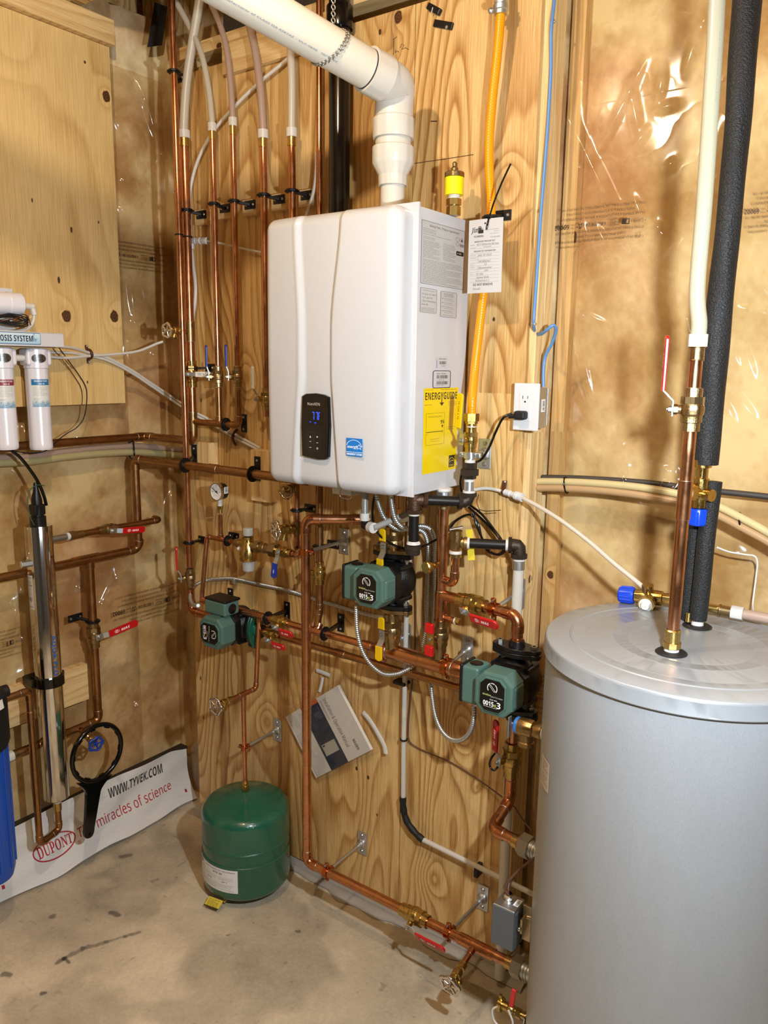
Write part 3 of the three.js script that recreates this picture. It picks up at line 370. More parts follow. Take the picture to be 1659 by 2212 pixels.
function pump(label, o, axis, out, { flange = MT.pumpIron } = {}) {
  const t = local('circulator_pump', label, 'pump', o, axis, out), Z = v3(0, 0, 1), O = v3(0, 0, 0);
  part(t, 'volute', [lathe([[0, -0.048], [0.042, -0.048], [0.058, -0.034], [0.064, -0.008], [0.064, 0.014], [0.054, 0.03], [0.05, 0.036], [0, 0.036]], O, Z, 36, 0.6), lathe([[0.03, -0.07], [0.021, -0.06], [0.022, -0.04], [0.03, 0], [0.022, 0.04], [0.021, 0.06], [0.03, 0.07]], O, YAX, 26, 0.8), cyl(v3(0.045, 0.045, -0.02), v3(0.045, 0.045, 0.036), 0.01, 0.008, 12), cyl(v3(-0.045, 0.045, -0.02), v3(-0.045, 0.045, 0.036), 0.01, 0.008, 12), cyl(v3(0.045, -0.045, -0.02), v3(0.045, -0.045, 0.036), 0.01, 0.008, 12)], MT.pumpIron);
  const fl = (y0, y1) => { const s = new THREE.Shape(); const a = 0.064, b = 0.033, e = 0.016; s.moveTo(-a + e, -e); s.quadraticCurveTo(-0.02, -b, 0, -b); s.quadraticCurveTo(0.02, -b, a - e, -e); s.quadraticCurveTo(a, -e, a, 0); s.quadraticCurveTo(a, e, a - e, e); s.quadraticCurveTo(0.02, b, 0, b); s.quadraticCurveTo(-0.02, b, -a + e, e); s.quadraticCurveTo(-a, e, -a, 0); s.quadraticCurveTo(-a, -e, -a + e, -e); const g = new THREE.ExtrudeGeometry(s, { depth: y1 - y0 - 0.002, bevelEnabled: true, bevelSize: 0.001, bevelThickness: 0.001, bevelSegments: 1, curveSegments: 10 }); g.rotateX(-Math.PI / 2); g.translate(0, y0 + 0.001, 0); return g; };
  for (const s of [-1, 1]) { part(t, 'flange', fl(s > 0 ? 0.068 : -0.08, s > 0 ? 0.08 : -0.068), MT.pumpIron); part(t, 'mating_flange', [fl(s > 0 ? 0.081 : -0.092, s > 0 ? 0.092 : -0.081), cyl(v3(0, s * 0.09, 0), v3(0, s * 0.106, 0), 0.022, 0.019, 20)], flange); for (const x of [-0.047, 0.047]) part(t, 'bolt', [hex(v3(x, 0.092, 0).multiplyScalar(1).setY(s * 0.092), v3(x, s * 0.1, 0), 0.009), cyl(v3(x, s * 0.048, 0), v3(x, s * 0.1, 0), 0.0042, 0.0042, 10), hex(v3(x, s * 0.059, 0), v3(x, s * 0.067, 0), 0.009)], MT.nut); }
  part(t, 'motor_case', shapeSlab(oct(0.05, 0.05, 0.018), 0.022, 0.003).translate(0, 0, 0.034), MT.black);
  const hs = part(t, 'motor_housing', [shapeSlab(oct(0.046, 0.048, 0.02), 0.05, 0.006).translate(0, 0, 0.062), box(v3(0.026, 0, 0.085), v3(0.06, 0.058, 0.05), 0.008), shapeSlab(oct(0.034, 0.042, 0.015), 0.003, 0.002).translate(0, 0, 0.117)], MT.green);
  const fg = new THREE.ShapeGeometry(new THREE.Shape(oct(0.0325, 0.04, 0.014).map(([x, y]) => new THREE.Vector2(x, y)))), p = fg.attributes.position, uv = fg.attributes.uv; for (let i = 0; i < p.count; i++) uv.setXY(i, (p.getX(i) + 0.0325) / 0.065, (p.getY(i) + 0.04) / 0.08); fg.translate(0, 0, 0.1232); part(hs, 'face_label', fg, FACE);
  const cb = part(t, 'control_box', [box(v3(-0.079, -0.004, 0.062), v3(0.048, 0.098, 0.066), 0.008), box(v3(-0.05, -0.002, 0.07), v3(0.03, 0.04, 0.04), 0.006)], MT.green);
  part(cb, 'back_cover', box(v3(-0.1045, -0.003, 0.06), v3(0.009, 0.1, 0.07), 0.004), MT.black); part(cb, 'plug', lathe([[0.017, 0], [0.017, 0.002], [0.015, 0.003], [0, 0.003]], v3(-0.078, 0.0445, 0.062), YAX, 20).scale(1, 1, 1), MT.black);
  part(cb, 'cable_connector', [cyl(v3(-0.075, -0.053, 0.062), v3(-0.075, -0.066, 0.062), 0.0095, 0.0095, 14), hex(v3(-0.075, -0.053, 0.062), v3(-0.075, -0.058, 0.062), 0.0125)], MT.steel);
  return t;
}
// ================================================================ the boiler
const BX0 = 0.893, BX1 = 1.337, BY0 = 1.449, BY1 = 2.14, BZB = 0.012, BZF = 0.258, BZT = 0.336, Xa = v3(1, 0, 0), Za = v3(0, 0, 1), nX = v3(-1, 0, 0), nZ = v3(0, 0, -1), nY = v3(0, -1, 0);
const ENAMEL = plain(0xc2c3c4, 0.2, { clearcoat: 0.3, clearcoatRoughness: 0.1 });
const boiler = thing('wall_boiler', 'white wall-hung condensing boiler with black control panel and yellow sticker on its side', 'boiler', v3((BX0 + BX1) / 2, BY0, BZB));
part(boiler, 'cabinet', span(BX0 + 0.004, BX1, BY0, BY1, BZB, BZF - 0.004, 0.003), ENAMEL);
part(boiler, 'flange', span(BX0 + 0.001, BX1 + 0.003, BY0 - 0.004, BY1 + 0.008, BZF - 0.006, BZF + 0.001, 0.001), ENAMEL);
{
  const W = BX1 - 0.012 - BX0, H = BY1 - BY0 - 0.002, rc = 0.03, ins = []; for (let i = 0; i <= 9; i++) ins.push(rc * (1 - Math.cos(i / 9 * Math.PI / 2)));
  const uOf = (px, py) => (Zp(px, py, 0.33).x - BX0) / W, q3 = (a, m, b) => (v) => lerp(lerp(a, m, Math.min(1, v * 2.4)), b, smooth(0.58, 1, v));
  const ul = q3(uOf(636, 1046), uOf(652, 840), uOf(640, 470)), ur = q3(uOf(728, 1058), uOf(714, 840), uOf(733, 457));
  const line = (L, n, mids) => { const s = new Set([-1, ...ins]); for (let i = 1; i < n; i++) s.add(rc + (L - 2 * rc) * i / n); ins.forEach((d) => s.add(L - d)); s.add(L + 1); return [...s].sort((a, b) => a - b); };
  const us = line(W, 110), vs = line(H, 60);
  const g = grid(us.length - 1, vs.length - 1, (U, V, i, j) => {
    const out = us[i] < 0 || us[i] > W || vs[j] < 0 || vs[j] > H, x = clamp(us[i], 0, W), y = clamp(vs[j], 0, H); let qx = Math.max(0, rc - Math.min(x, W - x)), qy = Math.max(0, rc - Math.min(y, H - y)), L = Math.hypot(qx, qy); const sx = x < W / 2 ? 1 : -1, sy = y < H / 2 ? 1 : -1; let X = x, Y = y;
    if (L > rc) { X += sx * (qx - qx * rc / L); Y += sy * (qy - qy * rc / L); L = rc; }
    const u = X / W, v = Y / H, a = ul(v), b = ur(v), rec = smooth(a - 0.012, a + 0.03, u) - smooth(b - 0.006, b + 0.02, u), rdg = Math.exp(-(((u - a + 0.016) / 0.014) ** 2)) * 0.0015;
    const top = BZT - 0.012 * (2 * u - 1) ** 2 - 0.004 * (2 * v - 1) ** 2 - 0.009 * rec + rdg; return [BX0 + X, BY0 + 0.001 + Y, out ? BZF : Math.max(BZF + 0.001, top - (rc - Math.sqrt(Math.max(0, rc * rc - L * L)))), u, v];
  });
  part(boiler, 'front_cover', g, ENAMEL);
}
const boilerFace = (px, py) => Zp(px, py, 0.331);
{ // control panel
  const P = [[656, 857], [664, 852], [684, 851], [700, 854], [710, 859], [712, 920], [709, 986], [704, 991], [690, 991], [656, 983], [654, 920]].map(([a, b]) => boilerFace(a, b)), c = boilerFace(683, 921);
  const s = new THREE.Shape(P.map((p) => new THREE.Vector2(p.x, p.y))), g = new THREE.ExtrudeGeometry(s, { depth: 0.011, bevelEnabled: true, bevelSize: 0.002, bevelThickness: 0.003, bevelSegments: 3 }); g.translate(0, 0, 0.322);
  const cp = part(boiler, 'control_panel', g, plain(0x070707, 0.14), 'glossy black control panel'); const w = boilerFace(706, 921).x - boilerFace(660, 921).x, h = boilerFace(683, 858).y - boilerFace(683, 980).y, zq = 0.3363;
  part(cp, 'panel_print', quad(v3(c.x, c.y, zq), Xa, YAX, w, h), std({ roughness: 0.12, map: canvasTex(256, 640, (g2, W, H) => { g2.fillStyle = '#080808'; g2.fillRect(0, 0, W, H); g2.fillStyle = '#a79f93'; g2.font = 'bold 44px sans-serif'; g2.fillText('NaviEN', 36, 84, 170); g2.strokeStyle = '#2a2a2a'; g2.lineWidth = 3; g2.strokeRect(48, 385, 62, 215); g2.strokeRect(122, 385, 72, 215); g2.fillStyle = '#e4e4e4'; g2.font = 'bold 44px sans-serif'; g2.fillText('+', 144, 452); g2.fillRect(146, 500, 22, 5); g2.fillRect(62, 492, 22, 5); g2.fillRect(62, 560, 22, 5); g2.beginPath(); g2.arc(73, 445, 8, 0, 7); g2.moveTo(73, 425); g2.lineTo(80, 445); g2.lineTo(66, 445); g2.fill(); g2.strokeStyle = '#e4e4e4'; g2.lineWidth = 4; g2.beginPath(); g2.arc(157, 568, 9, 0, 7); g2.stroke(); }) }));
  const et = canvasTex(160, 128, (g2) => { g2.fillStyle = '#000'; g2.fillRect(0, 0, 160, 128); g2.fillStyle = '#9db6ff'; const seg = (x) => { g2.fillRect(x, 14, 24, 8); g2.fillRect(x + 18, 16, 9, 32); g2.fillRect(x + 16, 52, 9, 32); }; seg(34); seg(78); g2.fillRect(112, 14, 14, 8); g2.fillRect(108, 22, 8, 26); g2.fillRect(108, 46, 14, 7); g2.fillRect(107, 54, 8, 30); g2.fillStyle = '#5f86ff'; g2.fillRect(4, 102, 18, 10); g2.fillRect(58, 108, 26, 9); });
  part(cp, 'display', quad(v3(c.x + w * 0.06, boilerFace(690, 902).y, zq + 0.0004), Xa, YAX, w * 0.62, w * 0.5), std({ color: 0x000000, roughness: 0.12, emissive: 0x5c78ff, emissiveIntensity: 1.6, emissiveMap: et }));
}
const text = (g, s, x, y, px, col = '#333', b = '', mw) => { g.fillStyle = col; g.font = b + px + 'px sans-serif'; g.fillText(s, x, y, mw); };
const fine = (g, x, y, w, rows, gap, col = '#555', h = 3) => { for (let i = 0; i < rows; i++) { let a = x; const e = x + w * (i % 5 === 4 ? 0.6 : 0.9 + 0.1 * hsh(i, rows, 3)); while (a < e) { const l = 6 + 22 * hsh(a | 0, i + rows, 7); g.fillStyle = col; g.fillRect(a, y + i * gap, Math.min(l, e - a), h); a += l + 5; } } };
const bars = (g, x, y, w, h) => { g.fillStyle = '#111'; let a = x, i = 0; while (a < x + w) { const l = 1 + Math.floor(4 * hsh(i, 7, w)); g.fillRect(a, y, l, h); a += l + 1 + Math.floor(4 * hsh(i++, 9, h)); } };
const frameRect = (g, x, y, w, h, r, lw, c) => { g.strokeStyle = c; g.lineWidth = lw; g.beginPath(); g.roundRect(x, y, w, h, r); g.stroke(); };
const sideSticker = (name, px0, py0, px1, py1, W, H, draw, rough = 0.35, color = 0xcacaca) => { const p = Xp(px0, py0, BX1 + 0.0006), q = Xp(px1, py1, BX1 + 0.0006), w = p.z - q.z, h = p.y - q.y; part(boiler, name, quad(v3(BX1 + 0.0006, (p.y + q.y) / 2, (p.z + q.z) / 2), nZ, YAX, w, h), std({ color, roughness: rough, map: canvasTex(W, H, draw) })); };
sideSticker('rating_plate', 911, 473, 1001, 627, 512, 640, (g, W, H) => { g.fillStyle = '#e3e1da'; g.fillRect(0, 0, W, H); frameRect(g, 4, 4, W - 8, H - 8, 2, 3, '#444'); text(g, 'Rating Plate, *Plaque Signaletique', 90, 52, 28, '#222', '', 350); fine(g, 20, 80, 150, 3, 16); fine(g, 20, 134, 330, 1, 16); fine(g, 20, 160, 140, 2, 16); fine(g, 20, 200, 200, 12, 15); fine(g, 250, 190, 150, 12, 15); for (const [x, y, r] of [[420, 110, 22], [474, 110, 22], [420, 160, 18]]) { g.strokeStyle = '#333'; g.lineWidth = 2; g.beginPath(); g.arc(x, y, r, 0, 7); g.stroke(); } g.fillStyle = '#222'; g.beginPath(); g.moveTo(474, 92); g.lineTo(486, 122); g.lineTo(462, 122); g.fill(); g.fillStyle = '#999'; g.fillRect(448, 150, 52, 30); g.fillStyle = '#111'; g.beginPath(); g.roundRect(408, 232, 92, 46, 10); g.fill(); text(g, 'C US', 420, 264, 24, '#fff', 'bold '); fine(g, 20, 390, 470, 16, 15); });
sideSticker('setup_label', 908, 620, 943, 678, 200, 300, (g, W, H) => { g.fillStyle = '#e6e4de'; g.fillRect(0, 0, W, H); frameRect(g, 3, 3, W - 6, H - 6, 14, 3, '#444'); text(g, 'This unit was converted on', 30, 34, 13); g.font = 'italic 24px serif'; g.fillStyle = '#333'; ['13 July 15 2023', '\u2022 LP  gas kit', '\u2022 Jim\u2019s Plumbing', 'Dan M'].forEach((s, i) => g.fillText(s, 16, 82 + i * 42, 168)); fine(g, 16, 238, 165, 4, 13); });
sideSticker('setup_label', 952, 628, 986, 688, 200, 320, (g, W, H) => { g.fillStyle = '#e3e1da'; g.fillRect(0, 0, W, H); frameRect(g, 3, 3, W - 6, H - 6, 16, 3, '#444'); fine(g, 40, 26, 120, 3, 16, '#444', 4); for (let k = 0; k < 4; k++) { fine(g, 16, 88 + k * 50, 130, 1, 14, '#444', 4); fine(g, 50, 108 + k * 50, 120, 1, 14); } fine(g, 40, 292, 130, 1, 14); });
sideSticker('barcode_label', 943, 771, 967, 795, 160, 160, (g, W, H) => { g.fillStyle = '#eeeef0'; g.fillRect(0, 0, W, H); g.fillStyle = '#c9c6dc'; g.fillRect(0, 48, 14, 112); text(g, 'HGZN 150W', 34, 36, 22, '#222', 'bold ', 100); bars(g, 44, 62, 92, 44); text(g, '152828', 60, 138, 20); });
sideSticker('barcode_label', 935, 800, 973, 838, 256, 250, (g, W, H) => { g.fillStyle = '#f0f0f2'; g.fillRect(0, 0, W, H); frameRect(g, 6, 6, W - 12, H - 12, 26, 10, '#3d3d55'); text(g, '\u25a0 Boiler 150 KB 1', 38, 52, 20, '#222', 'bold '); bars(g, 56, 66, 160, 48); text(g, '4  3082515H', 62, 140, 18); bars(g, 56, 152, 160, 44); text(g, '3 06525 17770 6', 40, 216, 16); });
sideSticker('energy_label', 916, 839, 985, 1012, 512, 1024, (g, W, H) => { g.fillStyle = '#e5c600'; g.fillRect(0, 0, W, H); text(g, 'U.S. Government', 14, 26, 16, '#5a4a00'); fine(g, 240, 18, 250, 1, 10, '#5a4a00', 5); g.font = 'bold 120px sans-serif'; g.fillStyle = '#2a2000'; g.save(); g.translate(14, 138); g.scale(0.62, 1); g.fillText('ENERGYGUIDE', 0, 0, 780); g.restore(); g.fillRect(256, 90, 12, 100); g.beginPath(); g.moveTo(228, 176); g.lineTo(296, 176); g.lineTo(262, 216); g.fill(); fine(g, 14, 196, 110, 1, 10, '#5a4a00', 5); fine(g, 360, 170, 130, 3, 20, '#5a4a00', 4); g.strokeStyle = '#5a4a00'; g.lineWidth = 3; g.strokeRect(40, 300, 270, 380); text(g, 'Efficiency Rating (AFUE)', 70, 350, 26, '#5a4a00', '', 200); text(g, '95', 250, 432, 62, '#2a2000', 'bold ', 56); g.beginPath(); g.moveTo(264, 450); g.lineTo(294, 450); g.lineTo(279, 486); g.fill(); g.fillRect(48, 520, 246, 8); text(g, '82', 48, 556, 18, '#5a4a00'); text(g, '96', 270, 546, 18, '#5a4a00'); fine(g, 100, 610, 140, 2, 26, '#5a4a00', 4); fine(g, 340, 480, 140, 2, 26, '#5a4a00', 4); g.fillStyle = '#2a2000'; g.fillRect(392, 842, 88, 150); g.strokeStyle = '#e5c600'; g.lineWidth = 5; g.beginPath(); g.arc(436, 908, 34, 3.1, 6.3); g.stroke(); g.beginPath(); g.moveTo(404, 930); g.quadraticCurveTo(436, 896, 470, 920); g.stroke(); fine(g, 404, 960, 66, 2, 14, '#e5c600', 5); }, 0.25, 0xffffff);
{ const p = boilerFace(751, 945), q = boilerFace(785.5, 987), m = boilerFace(768, 966); part(boiler, 'efficiency_sticker', quad(v3((p.x + q.x) / 2, m.y, 0.3362), Xa, YAX, q.x - p.x, p.y - q.y), std({ roughness: 0.25, map: canvasTex(256, 320, (g, W, H) => { g.fillStyle = '#1473c4'; g.fillRect(0, 0, W, H); g.strokeStyle = '#e9f2fb'; g.lineWidth = 7; g.beginPath(); g.arc(122, 150, 118, 3.3, 6.1); g.stroke(); g.font = 'italic bold 62px serif'; g.fillStyle = '#fff'; g.fillText('energy', 12, 176, 160); g.lineWidth = 6; g.beginPath(); for (let i = 0; i <= 10; i++) { const a = -1.57 + i * Math.PI / 5, r = i % 2 ? 20 : 48; g.lineTo(204 + r * Math.cos(a), 150 + r * Math.sin(a)); } g.stroke(); g.fillRect(0, 244, W, 6); g.font = 'bold 46px sans-serif'; g.fillText('ENERGY STAR', 6, 300, 244); }) })); }

// what hangs from the boiler's underside
{ const a = Zp(752, 1062, 0.2), t = thing('junction_box', 'small pale box with a wire handle under the boiler front', 'box', a);
  part(t, 'housing', box(v3(a.x + 0.005, BY0 - 0.014, 0.2), v3(0.07, 0.026, 0.07), 0.004), MT.white); const h = [[736, 1054], [735, 1073], [741, 1076], [755, 1078], [759, 1074], [760, 1058]].map(([x, y]) => Zp(x, y, 0.245)); part(t, 'handle', sweep(curve(h, 40), 0.0016, 8), MT.nut); }
{ const p = Zp(788, 1090, 0.22), top = v3(p.x, BY0 - 0.002, p.z), t = thing('condensate_hose', 'braided grey condensate hose with white nuts and a black elbow under the boiler', 'hose', p);
  const y1 = rowY(p.x, p.z, 1108), y2 = rowY(p.x, p.z, 1124), N = 120, L = []; for (let i = 0; i <= N; i++) L.push(v3(p.x, lerp(top.y, y1, i / N), p.z));
  part(t, 'hose', sweep(L, (s, a) => 0.0098 * (1 + 0.05 * Math.sin(a * 6 + s * 1200) * Math.sin(a * 6 - s * 1200)), 28), std({ color: 0x9a9893, roughness: 0.3, metalness: 0.5 })); part(t, 'collar', cyl(v3(p.x, y1, p.z), v3(p.x, y2, p.z), 0.013, 0.013, 20), MT.pexWhite);
  const e = v3(p.x, y2 - 0.014, p.z), w = add(e, v3(0.8, 0, 0.25).normalize(), 0.03); part(t, 'elbow', [cyl(v3(p.x, y2, p.z), e, 0.0098), ball(e, 0.0105), cyl(e, w, 0.0105)], MT.black); part(t, 'nut', cyl(add(w, dirOf(e, w), -0.006), add(w, dirOf(e, w), 0.012), 0.0145, 0.0145, 20), MT.pexWhite);
  part(t, 'outlet_tube', cyl(add(w, dirOf(e, w), 0.01), Zp(884, 1108, 0.12), 0.0082), plain(0x98938a, 0.5)); }

// flue: white PVC from the boiler's top, turning away to the upper left
const FZ = 0.17, FX = Zp(848, 400, FZ).x, fl = (py) => v3(FX, rowY(FX, FZ, py), FZ);
{ const hub = EYE.clone().addScaledVector(ray(798, 152), 1.86), far = EYE.clone().addScaledVector(ray(512, -14), 1.64), d = dirOf(hub, far), t = thing('flue_pipe', 'thick white plastic flue rising from the boiler and bending away to the upper left', 'pipe', v3(FX, BY1, FZ));
  part(t, 'lower_pipe', cyl(v3(FX, BY1 + 0.001, FZ), fl(392), 0.0302, 0.0302, 32), MT.pvc);
  const y0 = fl(402).y, y1 = fl(380).y, y2 = fl(357).y, y3 = fl(318).y; part(t, 'reducer', lathe([[0.0305, y0], [0.036, y0], [0.0365, y1], [0.0505, y2], [0.052, y2 + 0.004], [0.052, y3 - 0.002], [0.05, y3], [0.044, y3]], v3(FX, 0, FZ), YAX, 40, 0.5), MT.pvc);
  part(t, 'middle_pipe', cyl(fl(322), fl(296), 0.0445, 0.0445, 36), MT.pvc);
  const top = fl(258), tp = fl(250); part(t, 'elbow', [lathe([[0.045, fl(301).y], [0.0505, fl(301).y], [0.0515, fl(298).y], [0.0515, top.y], [0.0485, top.y + 0.003], [0.046, top.y + 0.003]], v3(FX, 0, FZ), YAX, 40, 0.5), sweep(new THREE.CubicBezierCurve3(top, add(top, YAX, 0.1), add(hub, d, -0.11), hub).getSpacedPoints(24), (s) => 0.0475 + 0.003 * smooth(0.12, 0.17, s), 36, false), band(add(hub, d, -0.045), add(hub, d, 0.008), 0.0455, 0.0518, 40)], MT.pvc);
  part(t, 'primer_stain', band(add(hub, d, 0.006), add(hub, d, 0.011), 0.0446, 0.0453, 36), plain(0x191a33, 0.5));
  part(t, 'long_pipe', cyl(add(hub, d, -0.03), add(hub, d, 1.5), 0.0447, 0.0447, 40), plain(0xcdc7b6, 0.36));
  const prt = canvasTex(1024, 64, (g, w) => { g.clearRect(0, 0, w, 64); text(g, 'Certified ULC System 636 PVC  Made by Manufacturer of CLASS IIA 4267AZ  - ULC-S636   10/12/22', 6, 42, 26, '#8d97a5', 'bold ', 1010); });
  const D0 = 0.62, D1 = 0.1, q = d.clone(), e1 = q.clone().cross(ray(700, 80).negate()).normalize(), e2 = e1.clone().cross(q).normalize(); // print runs along the near side of the pipe
  const near = ray(690, 90).negate().normalize(); near.addScaledVector(q, -near.dot(q)).normalize(); const side = q.clone().cross(near).normalize();
  part(t, 'pipe_print', grid(24, 6, (u, v) => { const p = add(hub, q, lerp(D0, D1, u)), a = -0.42 + 0.32 * (v - 0.5), sgn = side.y > 0 ? 1 : -1; p.addScaledVector(near, Math.cos(a) * 0.0451).addScaledVector(side, sgn * Math.sin(a) * 0.0451); return [p.x, p.y, p.z, u, v]; }), std({ map: prt, transparent: true, roughness: 0.4, side: THREE.DoubleSide }));
  const S = thing('hanger_strap', 'perforated metal strap looped under the white flue pipe', 'strap', add(hub, d, 0.12)), L = [];
  const cpt = add(hub, d, 0.115), link = (p, n, tdir) => { L.push(ring(p, n, 0.0046, 0.0016, 14, 5), obox(add(p, tdir, 0.005), add(p, tdir, 0.0095), 0.0045, 0.0016, n)); };
  for (let i = 0; i < 30; i++) { const a = -2.5 + i * 0.212, nrm = near.clone().multiplyScalar(Math.cos(a)).addScaledVector(side, Math.sin(a)); link(cpt.clone().addScaledVector(nrm, 0.0468).addScaledVector(d, -0.02 * Math.sin(a)), nrm, q.clone().cross(nrm).normalize()); }
  const s0 = cpt.clone().addScaledVector(near, 0.02).addScaledVector(YAX, 0.046); for (let y = 0; y < 0.6; y += 0.0135) { const p = s0.clone(); p.y += y; if (p.y < CEIL - 0.02) link(p, near.clone().setY(0).normalize(), YAX); }
  part(S, 'links', L, MT.nut); }

// black drain pipe
{ const p = Zp(733, 300, 0.042), t = thing('drain_pipe', 'black plastic drain pipe running up the plywood behind the flue', 'pipe', v3(p.x, 1.5, p.z)); part(t, 'pipe', cyl(v3(p.x, 1.46, p.z), v3(p.x, CEIL, p.z), 0.03, 0.03, 28), MT.gloss); const a = VX(p, 64), b = VX(p, 14); part(t, 'coupling', lathe([[0.0305, 0], [0.0355, 0], [0.0365, 0.003], [0.0365, b.y - a.y - 0.003], [0.0355, b.y - a.y], [0.03, b.y - a.y]], a, YAX, 32, 0.5), MT.gloss); }
// brass air vent
{ const x = colX(2.2, 0.1, 981), p = v3(x, BY1, 0.1), t = thing('air_vent', 'brass automatic air vent with a yellow label on top of the boiler', 'valve', p), y = (py) => rowY(x, 0.1, py);
  part(t, 'nipple', [cyl(p, v3(x, y(440), 0.1), 0.014, 0.014, 18), hex(v3(x, y(466), 0.1), v3(x, y(447), 0.1), 0.018), hex(v3(x, y(444), 0.1), v3(x, y(430), 0.1), 0.019)], MT.brass); part(t, 'thread_tape', cyl(v3(x, y(432), 0.1), v3(x, y(421), 0.1), 0.0145, 0.0145, 18), MT.tape);
  part(t, 'label', cyl(v3(x, y(422), 0.1), v3(x, y(384), 0.1), 0.0232, 0.0232, 30), std({ roughness: 0.4, map: canvasTex(512, 128, (g, w, h) => { g.fillStyle = '#ecd800'; g.fillRect(0, 0, w, h); g.setTransform(1, 0, 0, 1, 0, 0); for (const X of [10, 210, 400]) { text(g, 'After installation', X, 50, 18); text(g, 'remove cap', X + 40, 76, 18); text(g, 'Replace filter', X + 20, 104, 18); } g.fillRect(206, 0, 2, 128); }) }), 'yellow label wrap');
  part(t, 'cap', lathe([[0.02, 0], [0.0245, 0.001], [0.0245, 0.011], [0.022, 0.013], [0.009, 0.0135], [0.009, 0.022], [0.006, 0.026], [0.006, 0.034], [0.004, 0.037], [0, 0.037]], v3(x, y(384), 0.1), YAX, 26, 0.5), MT.bronze); }
// clips on the plywood above
{ const a = Zp(938, 18, 0.006), t = solo('cable_clip', 'small black cable clip with a white mark near the plywood top', 'clip', obox(Zp(925, 13, 0.007), Zp(951, 27, 0.007), 0.016, 0.013, Za, 0.003), MT.black); part(t, 'clip_pin', obox(v3(-0.004, 0.006, 0.0072), v3(0.0, 0.02, 0.0072), 0.004, 0.002, Za), MT.steel); t.children[0].position.set(0, 0, 0);
  const b = solo('cable_clip', 'flat black bracket screwed to the plywood below the small clip', 'clip', obox(Zp(938, 50, 0.004), Zp(978, 57, 0.004), 0.017, 0.007, Za, 0.002), MT.black); part(b, 'screw', lathe([[0, 0.002], [0.004, 0.001], [0.004, 0]], v3(0.012, 0.008, 0.0035), Za, 12), MT.steel); }

// ================================================================ gas line
const PG = Zp(1017, 950, 0.105), gy = (py) => v3(PG.x, rowY(PG.x, PG.z, py), PG.z);
{ const pts = [[1083, -60, .06], [1082, 20, .06], [1075, 110, .055], [1063, 220, .05], [1057, 300, .048], [1057, 370, .048], [1061, 440, .05], [1058, 520, .055], [1047, 610, .06], [1034, 720, .07], [1025, 800, .078]].map(([a, b, z]) => Zp(a, b, z)); pts.push(gy(866), gy(893));
  const c = new THREE.CatmullRomCurve3(pts, false, 'centripetal'), n = Math.ceil(c.getLength() / 0.0016), t = thing('gas_pipe', 'yellow coated flexible gas pipe coming down the plywood right of the boiler', 'pipe', gy(893)); part(t, 'pipe', sweep(c.getSpacedPoints(n), (s) => 0.0112 * (1 + 0.022 * Math.sin(s * 6.2832 / 0.0065)), 14), MT.yellowPipe);
  const q = Zp(1082, 18, 0.06); part(t, 'end_fitting', [lathe([[0.012, -0.014], [0.016, -0.014], [0.016, -0.006], [0.0185, -0.004], [0.0185, 0.006], [0.015, 0.009], [0.017, 0.014], [0.012, 0.016]], q, YAX, 24, 0.5), cyl(add(q, nX, 0.01), add(q, nX, 0.028), 0.006), ball(add(q, nX, 0.026), 0.0075)], MT.steel);
  hanger('black hanger behind the paper tag on the yellow gas pipe', Zp(1060, 470, 0.05), YAX, 0.0112, Zp(1086, 466, 0), Xa, 0.05); }
{ const t = thing('gas_fittings', 'stack of black and silver iron unions and nipples below the yellow valve', 'pipe fitting', gy(1065)); const P = gy;
  part(t, 'flare_nut', [hex(P(910), P(893), 0.0195), cyl(P(920), P(910), 0.014), hex(P(915), P(911), 0.0165)], MT.brass); for (const [a, b, r] of [[928, 919, 0.0128], [974, 969, 0.0128], [1002, 993, 0.0138], [1040, 1034, 0.0135], [1066, 1060, 0.0165]]) part(t, 'thread_tape', cyl(P(a), P(b), r), MT.tape);
  part(t, 'nipple', [cyl(P(1062), P(960), 0.0125)], MT.steel); part(t, 'union', [hex(P(1012), P(999), 0.019), lathe([[0.016, 0], [0.0245, 0.001], [0.0245, 0.016], [0.016, 0.018]], P(1027), YAX, 8, 0.3), hex(P(1034), P(1024), 0.0175)], MT.castIron);
  const e = gy(1084), te = Zp(895, 1079, 0.2), d = dirOf(e, te); part(t, 'elbow', [sweep([P(1066), P(1072), add(add(e, YAX, 0.006), d, 0.003), add(e, d, 0.012), add(e, d, 0.024)], 0.0165, 18), band(P(1072), P(1064), 0.012, 0.0205), band(add(e, d, 0.018), add(e, d, 0.028), 0.01, 0.0205)], MT.castIron);
  part(t, 'horizontal_nipple', cyl(add(e, d, 0.02), add(te, d, -0.02), 0.0133, 0.0133, 24), MT.iron, 'long black horizontal nipple');
  part(t, 'tee', [cyl(v3(te.x, BY0 - 0.003, te.z), add(te, nY, 0.032), 0.0168, 0.0168, 22), cyl(te, add(te, d, -0.028), 0.0165), band(add(te, d, -0.034), add(te, d, -0.022), 0.01, 0.0205), band(add(te, nY, 0.026), add(te, nY, 0.036), 0.01, 0.0205)], MT.rust, 'rusty brown tee');
  const dl = v3(te.x, rowY(te.x, te.z, 1176), te.z), dc = v3(te.x, rowY(te.x, te.z, 1198), te.z); part(t, 'drip_leg', cyl(add(te, nY, 0.03), dl, 0.0135, 0.0135, 22), MT.iron); part(t, 'thread_tape', [lathe([[0.0138, 0], [0.0185, 0.001], [0.0175, 0.006], [0.0138, 0.009]], dl, YAX, 18), cyl(add(te, nY, 0.036), add(te, nY, 0.042), 0.0141)], MT.tape); part(t, 'cap', lathe([[0, 0], [0.017, 0], [0.0185, 0.004], [0.0185, 0.014], [0.021, 0.015], [0.021, 0.026], [0.0135, 0.027]], dc, YAX, 26, 0.5), MT.castIron); }
